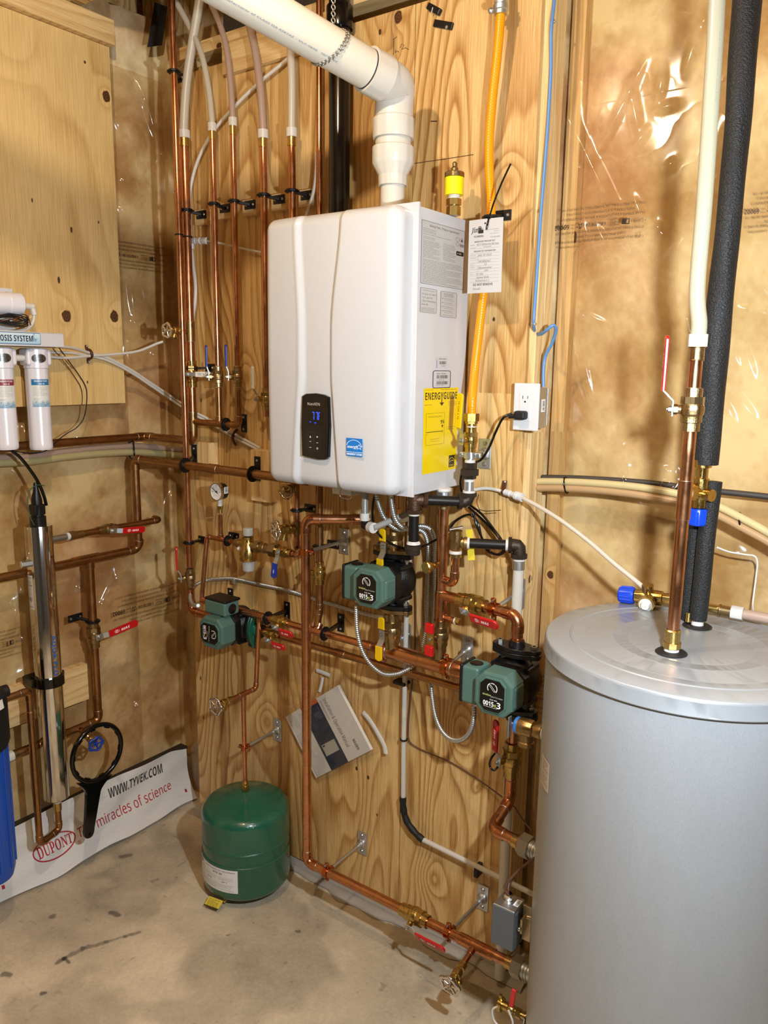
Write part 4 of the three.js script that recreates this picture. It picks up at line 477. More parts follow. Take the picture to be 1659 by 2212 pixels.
{ const v = ballValve('brass gas valve with an upright yellow handle beside the yellow sticker', gy(950), YAX, v3(-0.35, 0, 1), { r: 0.0105, mat: MT.brass, kind: 'gas', ang: 0.06, len: 0.118, w: 0.015, rise: 0.014, flip: true }); }
strut('galvanised plate and collar bracket holding the gas fittings right of the boiler', Zp(1048, 980, 0.001), gy(983), YAX, 0.0135, MT.steel);
// paper tag and zip tie
{ const c = Zp(1046, 556, 0.078), tx = canvasTex(512, 1024, (g, W, H) => { g.fillStyle = '#f2f1ee'; g.fillRect(0, 0, W, H); g.font = 'italic bold 92px serif'; g.fillStyle = '#222'; g.fillText('Jim\u2019s', 44, 176, 170); g.fillRect(150, 100, 44, 44); g.fillRect(150, 146, 80, 50); g.fillStyle = '#eee'; g.fillRect(162, 110, 20, 10); text(g, 'PLUMBING', 84, 248, 38, '#222', 'bold ', 150); fine(g, 250, 150, 210, 1, 28, '#888', 5); fine(g, 380, 176, 80, 1, 28, '#888', 5); fine(g, 320, 206, 140, 1, 28, '#888', 5); text(g, '519-656-6001', 330, 266, 24, '#444'); text(g, 'MANDATORY PRESSURE TEST', 96, 318, 28, '#333', 'bold ', 310); text(g, 'ADDRESS', 30, 358, 17, '#666'); g.font = 'italic 34px serif'; g.fillStyle = '#444'; g.fillText('4671 Wilmsons Rd Sam', 130, 360, 330); g.fillStyle = '#777'; for (const y of [364, 402, 470, 516, 560, 600, 644, 690, 728, 776, 820, 872]) g.fillRect(y < 420 ? 130 : 30, y, y < 420 ? 330 : 440, 2); text(g, 'TELEPHONE', 30, 400, 17, '#666'); text(g, '2078507989', 230, 394, 22, '#777'); text(g, 'PRESSURE TEST INFORMATION', 88, 452, 28, '#333', 'bold ', 330); g.fillRect(156, 516, 2, 86); g.fillRect(156, 644, 2, 86); g.font = 'italic 36px serif'; g.fillStyle = '#444'; [['July 13 2023', 150, 510], ['WORKING', 165, 598], ['15', 250, 640], ['Manometer', 165, 686], ['yes', 260, 724], ['Yr Old', 130, 772], ['James Kirk', 140, 818], ['NTP4018 0 1', 120, 866]].forEach(([s, x, y]) => g.fillText(s, x, y)); for (const [s, y] of [['DATE OF TEST', 500], ['TEST PRESSURE', 540], ['TEST GAS', 630], ['DURATION', 668], ['CERT NO', 760]]) text(g, s, 30, y, 15, '#777'); text(g, 'DO NOT REMOVE', 88, 922, 46, '#333', 'bold ', 300); g.font = 'italic 34px serif'; g.fillText('Donald', 84, 976); g.fillStyle = '#111'; g.beginPath(); g.arc(252, 62, 13, 0, 7); g.fill(); });
  const p0 = Zp(1013, 477, 0.075), p1 = Zp(1089, 477, 0.075), b = Zp(1046, 632, 0.1), w = (p1.x - p0.x) * 0.97, t = thing('paper_tag', 'white pressure test tag tied to the yellow gas pipe, printed do not remove', 'tag', b);
  part(t, 'card', grid(8, 14, (u, v) => { const y = lerp(b.y, p0.y, v), x = lerp(b.x - w / 2 - 0.005, (p0.x + p1.x) / 2 - w / 2, v) + u * w; return [x, y, lerp(0.092, 0.076, v) + 0.003 * Math.sin(u * 3), u, v]; }), std({ color: 0xc0c0c0, map: tx, roughness: 0.7, side: THREE.DoubleSide }));
  const zt = [[1051, 496, .082], [1053, 484, .083], [1057, 470, .078], [1066, 440, .095], [1083, 397, .11], [1103, 354, .13]].map(([a, y, z]) => Zp(a, y, z)), k = thing('cable_tie', 'long black cable tie sticking up from the paper tag', 'cable tie', zt[2]); part(k, 'tail', sweep(curve(zt, 40), 0.0024, 8), MT.gloss); part(k, 'loop', ring(Zp(1060, 470, 0.052), v3(0.1, 1, 0.2).normalize(), 0.0165, 0.0022, 22, 6), MT.gloss); part(k, 'head', box(zt[2], v3(0.009, 0.008, 0.008), 0.002), MT.gloss); }

// ================================================================ outlet, its cable, the boiler's cord
{ const a = Zp(1111, 827, 0.036), b = Zp(1161, 932, 0.036), cx = (a.x + b.x) / 2, cy = (a.y + b.y) / 2, w = b.x - a.x, h = a.y - b.y, z = 0.03, t = thing('power_outlet', 'white wall outlet with a black plug in its lower socket, on the wooden stud', 'outlet', v3(cx, cy - h / 2, z));
  part(t, 'cover_plate', box(v3(cx, cy, z + 0.003), v3(w, h, 0.007), 0.003), MT.white); part(t, 'receptacle', box(v3(cx - 0.002, cy - 0.001, z + 0.0065), v3(w * 0.46, h * 0.58, 0.003), 0.001), MT.white);
  for (const s of [1, -1]) { part(t, 'slot', [box(v3(cx - 0.0085, cy + s * h * 0.17 + 0.004, z + 0.0081), v3(0.0016, 0.008, 0.0008), 0.0002), box(v3(cx + 0.005, cy + s * h * 0.17 + 0.004, z + 0.0081), v3(0.0016, 0.0065, 0.0008), 0.0002), cyl(v3(cx - 0.002, cy + s * h * 0.17 - 0.007, z + 0.0075), v3(cx - 0.002, cy + s * h * 0.17 - 0.007, z + 0.0084), 0.0024, 0.0024, 12)], MT.black); part(t, 'screw', lathe([[0, 0.001], [0.003, 0.0005], [0.003, 0]], v3(cx, cy + s * h * 0.43, z + 0.0065), Za, 12), MT.white); }
  const bx = 1.527; part(t, 'back_box', [box(v3(cx + 0.004, cy - 0.002, z - 0.022), v3(w * 0.86, h * 0.86, 0.044), 0.003), span(bx, Zp(1184, 880, -0.02).x, cy - 0.048, cy + 0.048, z - 0.05, z - 0.046, 0.001)], MT.steel); part(t, 'barcode_sticker', quad(v3(cx + 0.004 + w * 0.43 + 0.0004, cy + 0.004, z - 0.021), nZ, YAX, 0.024, 0.032), std({ roughness: 0.6, map: canvasTex(96, 128, (g, W, H) => { g.fillStyle = '#ecebe6'; g.fillRect(0, 0, W, H); g.save(); g.rotate(Math.PI / 2); g.translate(0, -96); bars(g, 16, 14, 96, 40); text(g, 'SC WATERPROOF', 12, 80, 13); g.restore(); }) }));
  const pc = v3(cx - 0.006, cy - h * 0.17, z + 0.02), pl = thing('power_cable', 'black power cord with a plug leading from the outlet to the boiler', 'cord', pc); part(pl, 'plug', [box(pc, v3(0.03, 0.022, 0.026), 0.006), cyl(pc, add(pc, v3(-0.9, -0.15, 0.1).normalize(), 0.032), 0.008, 0.005)], MT.rubber);
  const w2 = [[1106, 893, .05], [1088, 902, .06], [1070, 935, .065], [1056, 968, .07], [1040, 992, .07], [1022, 1001, .062], [1002, 1014, .058], [995, 1035, .055], [996, 1055, .055], [1010, 1085, .05], [1040, 1110, .045], [1068, 1145, .04], [1085, 1170, .045], [1088, 1188, .04], [1072, 1198, .035], [1052, 1188, .03], [1040, 1160, .03], [1032, 1130, .03], [1016, 1112, .03], [985, 1125, .03], [965, 1150, .03], [935, 1170, .06], [905, 1182, .1], [870, 1184, .12], [838, 1170, .15], [815, 1150, .17], [805, 1120, .18], [806, 1085, .18], [810, 1068, .18]].map(([a2, y, zz]) => Zp(a2, y, zz)); part(pl, 'cord', sweep(curve(w2, 260), 0.0034, 9), MT.gloss);
  hose('power_cable', 'second loop of black cord bundled behind the black nipple', 'cord', [[1012, 1095, .03], [1050, 1130, .035], [1080, 1165, .05], [1092, 1185, .05], [1080, 1198, .045], [1060, 1192, .04], [1045, 1170, .04], [1030, 1135, .035], [1022, 1108, .035]].map(([a2, y, zz]) => Zp(a2, y, zz)), 0.0034, MT.gloss, 100);
  solo('twist_tie', 'thin dark twisted wire tie sticking out of the cord bundle', 'wire', [sweep(curve([[1025, 1112, .04], [1034, 1102, .045], [1050, 1104, .05], [1082, 1102, .05]].map(([a2, y, zz]) => Zp(a2, y, zz)), 30), 0.0011, 6), sweep(curve([[1036, 1102, .045], [1030, 1085, .05], [1034, 1068, .05]].map(([a2, y, zz]) => Zp(a2, y, zz)), 20), 0.0011, 6)], MT.brown);
  const bc = [[1205, -80, -.05], [1197, 5, -.05], [1191, 60, -.05], [1190, 150, -.045], [1184, 260, -.045], [1175, 380, -.045], [1167, 480, -.045], [1158, 620, -.045], [1153, 700, -.045], [1157, 718, -.03], [1168, 722, -.0], [1182, 712, .02], [1196, 702, .02], [1201, 710, .01], [1193, 740, -.01], [1178, 770, -.02], [1174, 800, -.02], [1174, 836, -.02]].map(([a2, y, zz]) => zz < -0.04 ? Xp(a2, y, 1.5315) : Zp(a2, y, zz));
  hose('electric_cable', 'blue electric cable stapled down the wooden stud to the outlet', 'cable', bc, 0.0042, MT.blueCable, 160);
  for (const [a2, y] of [[1195, 47], [1153, 700]]) solo('cable_staple', y < 100 ? 'small metal staple holding the blue cable near the top' : 'small metal staple holding the blue cable where it kinks', 'staple', box(Xp(a2, y, 1.5305), v3(0.012, 0.006, 0.012), 0.002), MT.steel); }
// ================================================================ pipework on the plywood
// risers at the upper left: plastic tube crimped on copper
const RZ = 0.065, riser = (label, px, py, r, tubeTop, tubeBot, rowFit, rowEnd, mat, brass = MT.brass) => {
  const p = Zp(px, py, RZ), top = VX(p, rowFit), t = thing('riser_pipe', label, 'pipe', VX(p, rowEnd)); part(t, 'copper_pipe', cyl(VX(p, rowEnd), add(top, nY, 0.012), r, r, 20), MT.copper);
  part(t, 'adapter', [cyl(add(top, nY, 0.014), add(top, YAX, 0.012), r * 1.14, r * 1.14, 20), ring(add(top, nY, 0.014), YAX, r * 1.02, r * 0.12, 20, 6)], brass); const c = add(top, YAX, 0.01); collar(t, c, YAX, r * 1.05);
  const pts = [add(c, YAX, 0.005), add(c, YAX, 0.03), ...tubeTop.map(([a, b, z]) => Zp(a, b, z))]; part(t, 'plastic_tube', sweep(curve(pts, 60), r * 0.98, 16), mat); return p;
};
const pB = riser('widest copper riser with white plastic tube on top, leftmost of the five crimped risers', 405, 540, 0.0143, [[403, 180, .062], [415, 95, .06], [431, 0, .06], [436, -60, .06]], 0, 306, 912, MT.pex);
const pC = riser('copper riser above the left blue-handled valve, its grey tube bending left', 462, 440, 0.0095, [[451, 195, .06], [436, 120, .06], [418, 75, .06], [372, -10, .06], [340, -60, .06]], 0, 291, 790, MT.pex);
const pD = riser('copper riser above the right blue-handled valve, with a pinkish tube', 507, 490, 0.0093, [[497, 170, .062], [488, 100, .062], [474, 50, .062], [448, -10, .062], [430, -60, .062]], 0, 280, 790, MT.pexPink);
const pE = riser('copper riser with pinkish plastic tube, fourth from the left behind the boiler top', 570, 430, 0.0112, [[562, 190, .062], [551, 110, .06], [540, 60, .06], [520, -20, .06]], 0, 307, 900, MT.pexPink);
const pF = riser('copper riser with pale plastic tube, rightmost of the crimped risers, left of the drain pipe', 631, 430, 0.0112, [[630, 160, .062], [626, 80, .06], [622, -20, .06]], 0, 304, 1000, MT.pex);
for (const [p, row, lab, wx, wy] of [[pB, 455, 'black hanger on the widest copper riser', 436, 470], [pC, 441, 'black hanger on the copper riser above the left blue handle', 487, 455], [pD, 435, 'black hanger on the copper riser above the right blue handle', 541, 447], [pE, 422, 'black hanger on the fourth copper riser from the left', 604, 436], [pF, 413, 'black hanger on the riser next to the black drain pipe', 664, 427], [pB, 796, 'black hanger above the white lever valve on the widest riser', 455, 792]]) {
  const q = VX(p, row), w = Zp(wx, wy, 0.0195); w.y = lerp(w.y, q.y, 0.5); hanger(lab, q, YAX, (p === pB ? 0.0143 : p === pC || p === pD ? 0.0095 : 0.0112) , w, Xa, 0.045);
  solo('wood_block', 'small wooden block behind the ' + lab.replace('copper riser above the ', '').replace('black drain pipe', 'drain pipe').replace('the white lever valve on ', ''), 'lumber', span(w.x - 0.036, w.x + 0.024, w.y - 0.03, w.y + 0.018, 0.0003, 0.019, 0.001), LUMX); }
// the plain copper pipe left of them, down to the red valve and round to the left circulator
const LZ = 0.1, L2 = Zp(690, 1399, LZ), pA = Zp(401, 944, LZ), aLow = v3(pA.x, L2.y, LZ), P1 = v3(colX(L2.y, LZ + 0.123, 452), L2.y, LZ);
{ const t = copper('long plain copper pipe in the corner, running from the ceiling down to a red-handled valve', VX(pA, 1222)); part(t, 'pipe', cyl(VX(pA, 1225), v3(pA.x, CEIL, LZ), 0.0107, 0.0107, 20), MT.copper);
  const u = copper('copper pipe below the corner red valve, turning towards the left circulator', aLow); run(u, [VX(pA, 1272), aLow, v3(P1.x - 0.105, L2.y, LZ)], 0.0143, MT.copper);
  ballValve('bronze ball valve in the corner with an upright red handle', VX(pA, 1248), YAX, v3(-0.6, 0, 0.8), { r: 0.0107, kind: 'red', ang: 0.03, len: 0.115, w: 0.021 });
  for (const [row, wx, wy, lab] of [[155, 388, 170, 'black hanger near the ceiling on the corner copper pipe'], [1172, 440, 1166, 'black hanger on the corner copper pipe beside the gauge fittings']]) hanger(lab, VX(pA, row), YAX, 0.0107, Zp(wx, wy, 0.0), Xa, 0.05);
  part(thing('pipe_clip', 'thin black ring tying the corner pipe to the widest riser', 'clip', VX(pA, 507)), 'ring', [ring(VX(pA, 507), YAX, 0.012, 0.0025, 22, 6), ring(VX(pB, 512), YAX, 0.0162, 0.0025, 24, 6)], MT.black); }
// widest riser: tee with a drain cock, white valve, tee, elbow into the level pipe on the left wall
{ const q = VX(pB, 716), t = copper('copper fittings on the widest riser below the tee and white valve', VX(pB, 952)), eb = VX(pB, 953); part(t, 'brass_tee', [cyl(VX(pB, 738), VX(pB, 694), 0.0166, 0.0166, 20), cyl(q, add(q, Za, 0.034), 0.0095, 0.0095, 16)], MT.bronze); part(t, 'solder_joint', [ring(VX(pB, 694), YAX, 0.015, 0.0012, 20, 6), ring(VX(pB, 738), YAX, 0.0155, 0.002, 20, 6), ring(VX(pB, 890), YAX, 0.015, 0.0012, 20, 6), ring(VX(pB, 930), YAX, 0.015, 0.0012, 20, 6)], MT.solder);
  part(t, 'brass_tee', [cyl(VX(pB, 930), VX(pB, 890), 0.0163, 0.0163, 20)], MT.bronze);
  const LXx = 0.036, corner = v3(LXx, eb.y, RZ), endL = v3(LXx, eb.y, 0.95); run(t, [VX(pB, 905), eb, corner, endL], 0.0143, MT.copperOld, { fit: MT.copperOld });
  drainValve('small brass tap with a chrome wheel branching left from the widest riser', add(q, Za, 0.034), Za, v3(0, -1, 0), { r: 0.0085, R: 0.022, len: 0.056 });
  ballValve('brass ball valve with a level white handle on the widest riser', VX(pB, 808), YAX, v3(0.5, 0, 1), { r: 0.0143, mat: MT.brass, kind: 'white', ang: Math.PI / 2, len: 0.085, w: 0.013, rise: 0.004 }); }
// blue valves and the little header under them
{ const y = VX(pB, 911).y, a = v3(pB.x, y, RZ), c = v3(pC.x, y, RZ), d = v3(pD.x, y, RZ), t = copper('small copper header joining the widest riser to the two blue-handled valves', c); run(t, [a, c, d, v3(pD.x, rowY(pD.x, RZ, 838), RZ)], 0.0107, MT.copperOld); tee(t, c, Xa, YAX, 0.0107, 0.0107, MT.copperOld); part(t, 'branch_pipe', cyl(c, v3(c.x, rowY(c.x, RZ, 838), RZ), 0.0107, 0.0107, 18), MT.copperOld);
  for (const [p, lab] of [[pC, 'bronze ball valve with an upright blue handle, left of the pair'], [pD, 'bronze ball valve with an upright blue handle, right of the pair by the boiler']]) ballValve(lab, VX(p, 814), YAX, v3(-0.5, 0, 0.85), { r: 0.0107, kind: 'blue', ang: 0.02, len: 0.1, w: 0.014, rise: 0.006 });
  hanger('black hanger at the elbow below the blue-handled valves', HX(d, 488), Xa, 0.0112, Zp(528, 914, 0), YAX, 0.06);
  ballValve('brass ball valve with an upright white handle half hidden by the boiler edge', VX(pE, 862), YAX, v3(-0.5, 0, 1), { r: 0.0112, mat: MT.brass, kind: 'white', ang: 0, len: 0.1, w: 0.013 }); }
// level copper pipe that comes off the left wall towards the boiler, in front of the corner pipe
const SZ = 0.145, hp = Zp(347, 1002, SZ);
{ const t = copper('thick brown copper pipe running level from the left wall to under the boiler', hp), y = Zp(470, 1014, SZ).y, LX = 0.075, zc = SZ, top = v3(LX, y, zc); run(t, [v3(LX, Xp(335, 1170, LX).y, zc), top, v3(Zp(600, 1030, SZ).x + 0.12, y, zc)], 0.0143, MT.copperOld, { fit: MT.copperOld }); coupling(t, HX(top, 462), Xa, 0.0143, 0.04, MT.copperOld);
  for (const [px, wx, wy, lab, bl] of [[400, 421, 985, 'black hanger with a wooden block, left one on the thick level pipe', [-0.05, 0.075, -0.032, 0.05]], [546, 557, 1012, 'black hanger with a wooden block at the boiler lower left corner', [-0.035, 0.05, -0.11, 0.06]]]) { const q = HX(top, px), w = Zp(wx, wy, 0.04); hanger(lab, q, Xa, 0.0146, w, YAX, 0.08); solo('wood_block', 'pale wooden block behind the ' + lab.replace(' with a wooden block', '').replace(' on the thick level pipe', ' of the thick pipe'), 'lumber', span(w.x + bl[0], w.x + bl[1], w.y + bl[2], w.y + bl[3], 0.0003, 0.039, 0.0015), LUM); } }
// copper riser beside the drain pipe, and thin plastic tubes
solo('copper_pipe', 'thin copper pipe close beside the black drain pipe', 'pipe', (() => { const p = Zp(690, 300, 0.03); return cyl(v3(p.x, 1.5, p.z), v3(p.x, CEIL, p.z), 0.009, 0.009, 18); })(), MT.copper);
hose('plastic_tube', 'white plastic tube slanting across the plywood behind the copper risers', 'tube', [[668, 80, .02], [620, 128, .02], [560, 178, .02], [505, 232, .02], [460, 285, .02], [428, 345, .02], [412, 405, .02], [410, 455, .025], [412, 510, .03]].map(([a, b, z]) => Zp(a, b, z)), 0.0052, MT.tubeWhite, 90);
hose('plastic_tube', 'pale thin tube hanging between the copper pipe and the boiler top', 'tube', [[684, 330, .03], [683, 370, .03], [678, 410, .03], [670, 440, .035], [660, 470, .04]].map(([a, b, z]) => Zp(a, b, z)), 0.005, MT.tubeClear, 40);
hose('plastic_tube', 'white plastic tube bowing out behind the widest riser', 'tube', [[414, 540, .03], [417, 570, .032], [422, 610, .032], [422, 645, .032], [416, 690, .03]].map(([a, b, z]) => Zp(a, b, z)), 0.0058, MT.tubeWhite, 50);
{ const a = Zp(414, 520, 0.035), b = Zp(448, 520, 0.035), d = dirOf(a, b), L = a.distanceTo(b), t = thing('tube_connector', 'white push-fit tube connector beside the widest riser', 'tube fitting', a); part(t, 'body', lathe([[0.004, 0], [0.0105, 0], [0.0105, L * 0.3], [0.008, L * 0.33], [0.0115, L * 0.4], [0.0115, L * 0.6], [0.009, L * 0.63], [0.011, L * 0.7], [0.0115, L], [0.004, L]], a, d, 22, 0.5), MT.white); part(t, 'elbow', [cyl(Zp(415, 538, 0.033), a, 0.008), ball(a, 0.009)], MT.white);
  hose('plastic_tube', 'thin white tube running from the push-fit connector to behind the boiler', 'tube', [[446, 520, .035], [475, 525, .03], [510, 533, .02], [545, 541, .02], [580, 548, .02]].map(([x, y, z]) => Zp(x, y, z)), 0.0036, MT.tubeWhite, 40); }

// ---------------------------------------------------------------- fill line: elbow, gauge, regulator, blue valve, chrome tap
const WZ = 0.085, upperZ = 0.115, L1 = Zp(570, 1333, upperZ);
{ const pc = Zp(536, 1177, WZ), Y0 = pc.y, at = (px) => v3(colX(Y0, WZ, px), Y0, WZ), t = copper('thin copper fill pipe with elbow and tee left of the brass pressure regulator', at(447)); const low = v3(colX(L1.y, upperZ, 436), L1.y + 0.004, upperZ);
  run(t, [at(500), at(447), low], 0.0079, MT.copper); tee(t, at(477), Xa, YAX, 0.0079, 0.0079); part(t, 'gauge_pipe', cyl(at(477), add(at(477), YAX, 0.085), 0.0079, 0.0079, 16), MT.copper);
  hanger('black hanger on the fill pipe beside the brass regulator', at(492), Xa, 0.0082, Zp(506, 1158, 0), Xa, 0.05);
  const g0 = v3(at(477).x, rowY(at(477).x, WZ, 1108), WZ), gc = Zp(470, 1062, WZ + 0.01), ga = thing('pressure_gauge', 'round white pressure gauge on a thin copper pipe', 'gauge', g0); part(ga, 'adapter', [cyl(g0, add(g0, YAX, 0.024), 0.0095, 0.0085, 16), hex(add(g0, YAX, 0.014), add(g0, YAX, 0.024), 0.0105)], MT.brass); part(ga, 'thread_tape', cyl(add(g0, YAX, 0.024), v3(g0.x, gc.y - 0.024, WZ), 0.0075, 0.0075, 14), MT.tape);
  part(ga, 'case', lathe([[0, -0.026], [0.026, -0.026], [0.028, -0.023], [0.028, -0.002], [0.0305, 0], [0.0305, 0.006], [0.028, 0.008], [0.0272, 0.004]], gc, Za, 36, 0.5), MT.gloss); part(ga, 'bezel', band(v3(gc.x, gc.y, gc.z - 0.001), v3(gc.x, gc.y, gc.z + 0.0075), 0.0272, 0.0308, 36), MT.chrome); part(ga, 'sticker', quad(v3(gc.x + 0.0283, gc.y + 0.006, gc.z - 0.012), nZ, YAX, 0.018, 0.022), std({ map: canvasTex(64, 80, (g, W, H) => { g.fillStyle = '#eee'; g.fillRect(0, 0, W, H); g.save(); g.rotate(Math.PI / 2); g.translate(0, -64); bars(g, 8, 8, 62, 40); g.restore(); }), roughness: 0.6 }));
  const dial = new THREE.CircleGeometry(0.0272, 36); dial.translate(gc.x, gc.y, gc.z + 0.0042); part(ga, 'dial', dial, std({ roughness: 0.3, map: canvasTex(256, 256, (g) => { g.fillStyle = '#eeece6'; g.fillRect(0, 0, 256, 256); g.translate(128, 128); for (let i = 0; i <= 30; i++) { const a = 2.3 + i / 30 * 4.8; g.strokeStyle = '#222'; g.lineWidth = i % 5 ? 2 : 5; g.beginPath(); g.moveTo(Math.cos(a) * 112, Math.sin(a) * 112); g.lineTo(Math.cos(a) * (i % 5 ? 98 : 88), Math.sin(a) * (i % 5 ? 98 : 88)); g.stroke(); if (i % 5 === 0) { g.fillStyle = '#222'; g.font = '20px sans-serif'; g.textAlign = 'center'; g.fillText(String(i * 2), Math.cos(a) * 70, Math.sin(a) * 70 + 7); } } g.font = '18px sans-serif'; g.fillText('psi', 0, -26); g.fillText('kPa', 0, 74); }) }));
  part(ga, 'needle', [obox(v3(gc.x + 0.008, gc.y - 0.006, gc.z + 0.0052), v3(gc.x - 0.022, gc.y + 0.012, gc.z + 0.0052), 0.0018, 0.0008, Za, 0.0002), cyl(v3(gc.x, gc.y, gc.z + 0.0045), v3(gc.x, gc.y, gc.z + 0.0065), 0.003, 0.003, 12)], MT.black);
  const r = thing('pressure_regulator', 'brass pressure regulator with a grey knob on top and a grey cup below', 'valve', pc), ax = (dx, dy = 0) => v3(pc.x + dx, pc.y + dy, pc.z);
  part(r, 'body', [lathe([[0, -0.052], [0.0285, -0.052], [0.0295, -0.05], [0.0295, -0.044], [0.027, -0.043], [0.027, -0.038], [0.0295, -0.037], [0.0295, -0.03], [0.026, -0.012], [0.019, 0.008], [0.0175, 0.02], [0.0185, 0.022], [0.0185, 0.028], [0.006, 0.03], [0.006, 0.034], [0, 0.034]], pc, YAX, 32, 0.5), cyl(ax(-0.045), ax(0.045), 0.013, 0.013, 20)], MT.brass);
  part(r, 'union', [hex(ax(-0.052), ax(-0.038), 0.0155), cyl(ax(-0.06), ax(-0.05), 0.0118), hex(ax(0.036), ax(0.056), 0.0215), cyl(ax(0.056), ax(0.106), 0.0155, 0.0155, 20), ring(ax(0.078), Xa, 0.0158, 0.0018, 22, 6), hex(ax(0.104), ax(0.132), 0.0235)], MT.bronze);
  part(r, 'drain_plug', [lathe([[0.006, 0], [0.0085, 0.002], [0.0085, 0.012], [0, 0.012]], ax(-0.034, -0.012), v3(-0.5, -0.75, 0.4), 16, 0.5)], MT.pexWhite); part(r, 'knob', lathe([[0, 0.032], [0.0155, 0.032], [0.0165, 0.034], [0.0165, 0.054], [0.0145, 0.057], [0, 0.057]], pc, YAX, 26, 0.5), plain(0xa9aaa0, 0.5)); part(r, 'cup', lathe([[0, -0.088], [0.017, -0.088], [0.0185, -0.086], [0.0215, -0.056], [0.0235, -0.055], [0.0235, -0.052], [0, -0.052]], pc, YAX, 30, 0.5), plain(0xa5a6a4, 0.5));
  ballValve('brass ball valve with a blue handle pointing down, right of the regulator', ax(0.163), Xa, v3(0.15, 0.1, 1), { r: 0.0107, mat: MT.brass, kind: 'blue', ang: Math.PI / 2 + 0.05, len: 0.078, w: 0.016, rise: 0.008, flip: true });
  const x2 = Zp(641, 1130, WZ).x, u = copper('copper pipe from the blue regulator valve up behind the boiler', v3(x2, Y0, WZ)); run(u, [ax(0.185), v3(x2 + 0.012, Y0, WZ), v3(x2, Y0 + 0.03, WZ), v3(x2, BY0 + 0.04, WZ)], 0.0095, MT.copper); hanger('black hanger on the copper pipe above the chrome tap', v3(x2, rowY(x2, WZ, 1102), WZ), YAX, 0.0098, Zp(672, 1098, 0), Xa, 0.05);
  const tp = v3(x2, rowY(x2, WZ, 1141), WZ), z1 = add(tp, v3(-0.35, 0, 1).normalize(), 0.012); drainValve('brass tap with a chrome wheel above the blue handle', z1, v3(-0.35, 0, 1), v3(0, -1, 0), { r: 0.0115, R: 0.028, len: 0.055 }); part(u, 'tee', [cyl(add(tp, nY, 0.02), add(tp, YAX, 0.02), 0.0115), cyl(tp, z1, 0.0115)], MT.bronze);
  const tp2 = v3(x2, rowY(x2, WZ, 1052), WZ); drainValve('old brass tap with a dark wheel in the shadow under the boiler', add(tp2, v3(-0.2, 0, 1).normalize(), 0.01), v3(0.3, -0.1, 1), v3(-0.6, -1, 0.2), { r: 0.0105, R: 0.02, len: 0.05, wheel: MT.bronze, mat: MT.bronze }); }

// ---------------------------------------------------------------- left circulator and the two level lines
pump('green circulator with a sideways label at lower left of the plywood', P1, Xa, Za, { flange: MT.greenPaint });
{ const t = copper('lower copper line along the plywood from the left circulator to the right', L2), a = v3(P1.x + 0.105, L2.y, LZ), e = v3(Zp(1010, 1480, LZ).x, L2.y, LZ); part(t, 'pipe', cyl(a, e, 0.0111, 0.0111, 20), MT.copperOld); coupling(t, HX(L2, 735), Xa, 0.0111, 0.04, MT.copperOld);
  ballValve('brass ball valve with a red handle on the lower line', HX(L2, 591), Xa, v3(-0.1, -0.35, 1), { r: 0.0111, mat: MT.brass, kind: 'red', ang: 0, len: 0.088, w: 0.017 });
  part(t, 'end_elbow', elbowGeo(e, Xa, v3(0, 0.2, -1).normalize(), 0.0111, 0.017).geo, MT.copperOld); }
const MZ = 0.115, MY = L1.y;
{ const t = copper('upper copper line along the plywood feeding the wide manifold', L1), at = (px) => v3(colX(MY, MZ, px), MY, MZ), low = v3(colX(MY, MZ, 436), MY, MZ); part(t, 'pipe', cyl(low, at(795), 0.0111, 0.0111, 20), MT.copper); tee(t, at(560), Xa, v3(0, -1, 0.12).normalize(), 0.0111, 0.0079); tee(t, at(684), Xa, v3(0, 0.85, -0.5).normalize(), 0.0111, 0.0111); coupling(t, at(795), Xa, 0.0118, 0.03);
  ballValve('brass ball valve with a red handle on the upper copper line by the tall pipe', at(607), Xa, v3(-0.1, -0.35, 1), { r: 0.0111, mat: MT.brass, kind: 'red', ang: 0, len: 0.088, w: 0.018 });
  hanger('black hanger with a tall plate above the left circulator', at(486), Xa, 0.0114, Zp(499, 1288, 0), YAX, 0.06); hanger('black hanger left of the upper red handle', at(578), Xa, 0.0114, Zp(621, 1318, 0), YAX, 0.06); hanger('black hanger on the upper line right of the tall copper pipe', at(702), Xa, 0.0114, Zp(737, 1345, 0), YAX, 0.06); hanger('black hanger on the lower line under the green flange', HX(L2, 566), Xa, 0.0114, Zp(592, 1352, 0), YAX, 0.05);
  const m = thing('manifold_pipe', 'wide copper manifold with a domed end left of the right circulator', 'pipe', at(910)), r = 0.0222; part(m, 'pipe', cyl(at(822), at(985), r, r, 28), MT.copper); part(m, 'reducer', lathe([[0.0125, 0], [0.0127, 0.018], [r * 1.08, 0.04], [r * 1.08, 0.07], [r, 0.07]], at(797), Xa, 26, 0.5), MT.copperFit); part(m, 'end_cap', lathe([[r, -0.03], [r * 1.07, -0.03], [r * 1.07, 0], [r * 0.85, 0.018], [r * 0.5, 0.026], [0, 0.028]], at(1000), Xa, 28, 0.9), MT.copperFit); part(m, 'solder_joint', [ring(add(at(797), Xa, 0.07), Xa, r * 1.04, 0.0018, 28, 6), ring(add(at(1000), Xa, -0.03), Xa, r * 1.04, 0.0015, 28, 6)], MT.solder);
  strut('galvanised plate and copper ring holding the left end of the manifold', v3(at(829).x, MY + 0.01, 0.001), at(829), Xa, r); strut('galvanised plate and copper ring holding the right end of the manifold', v3(at(965).x, MY + 0.016, 0.001), at(965), Xa, r); }

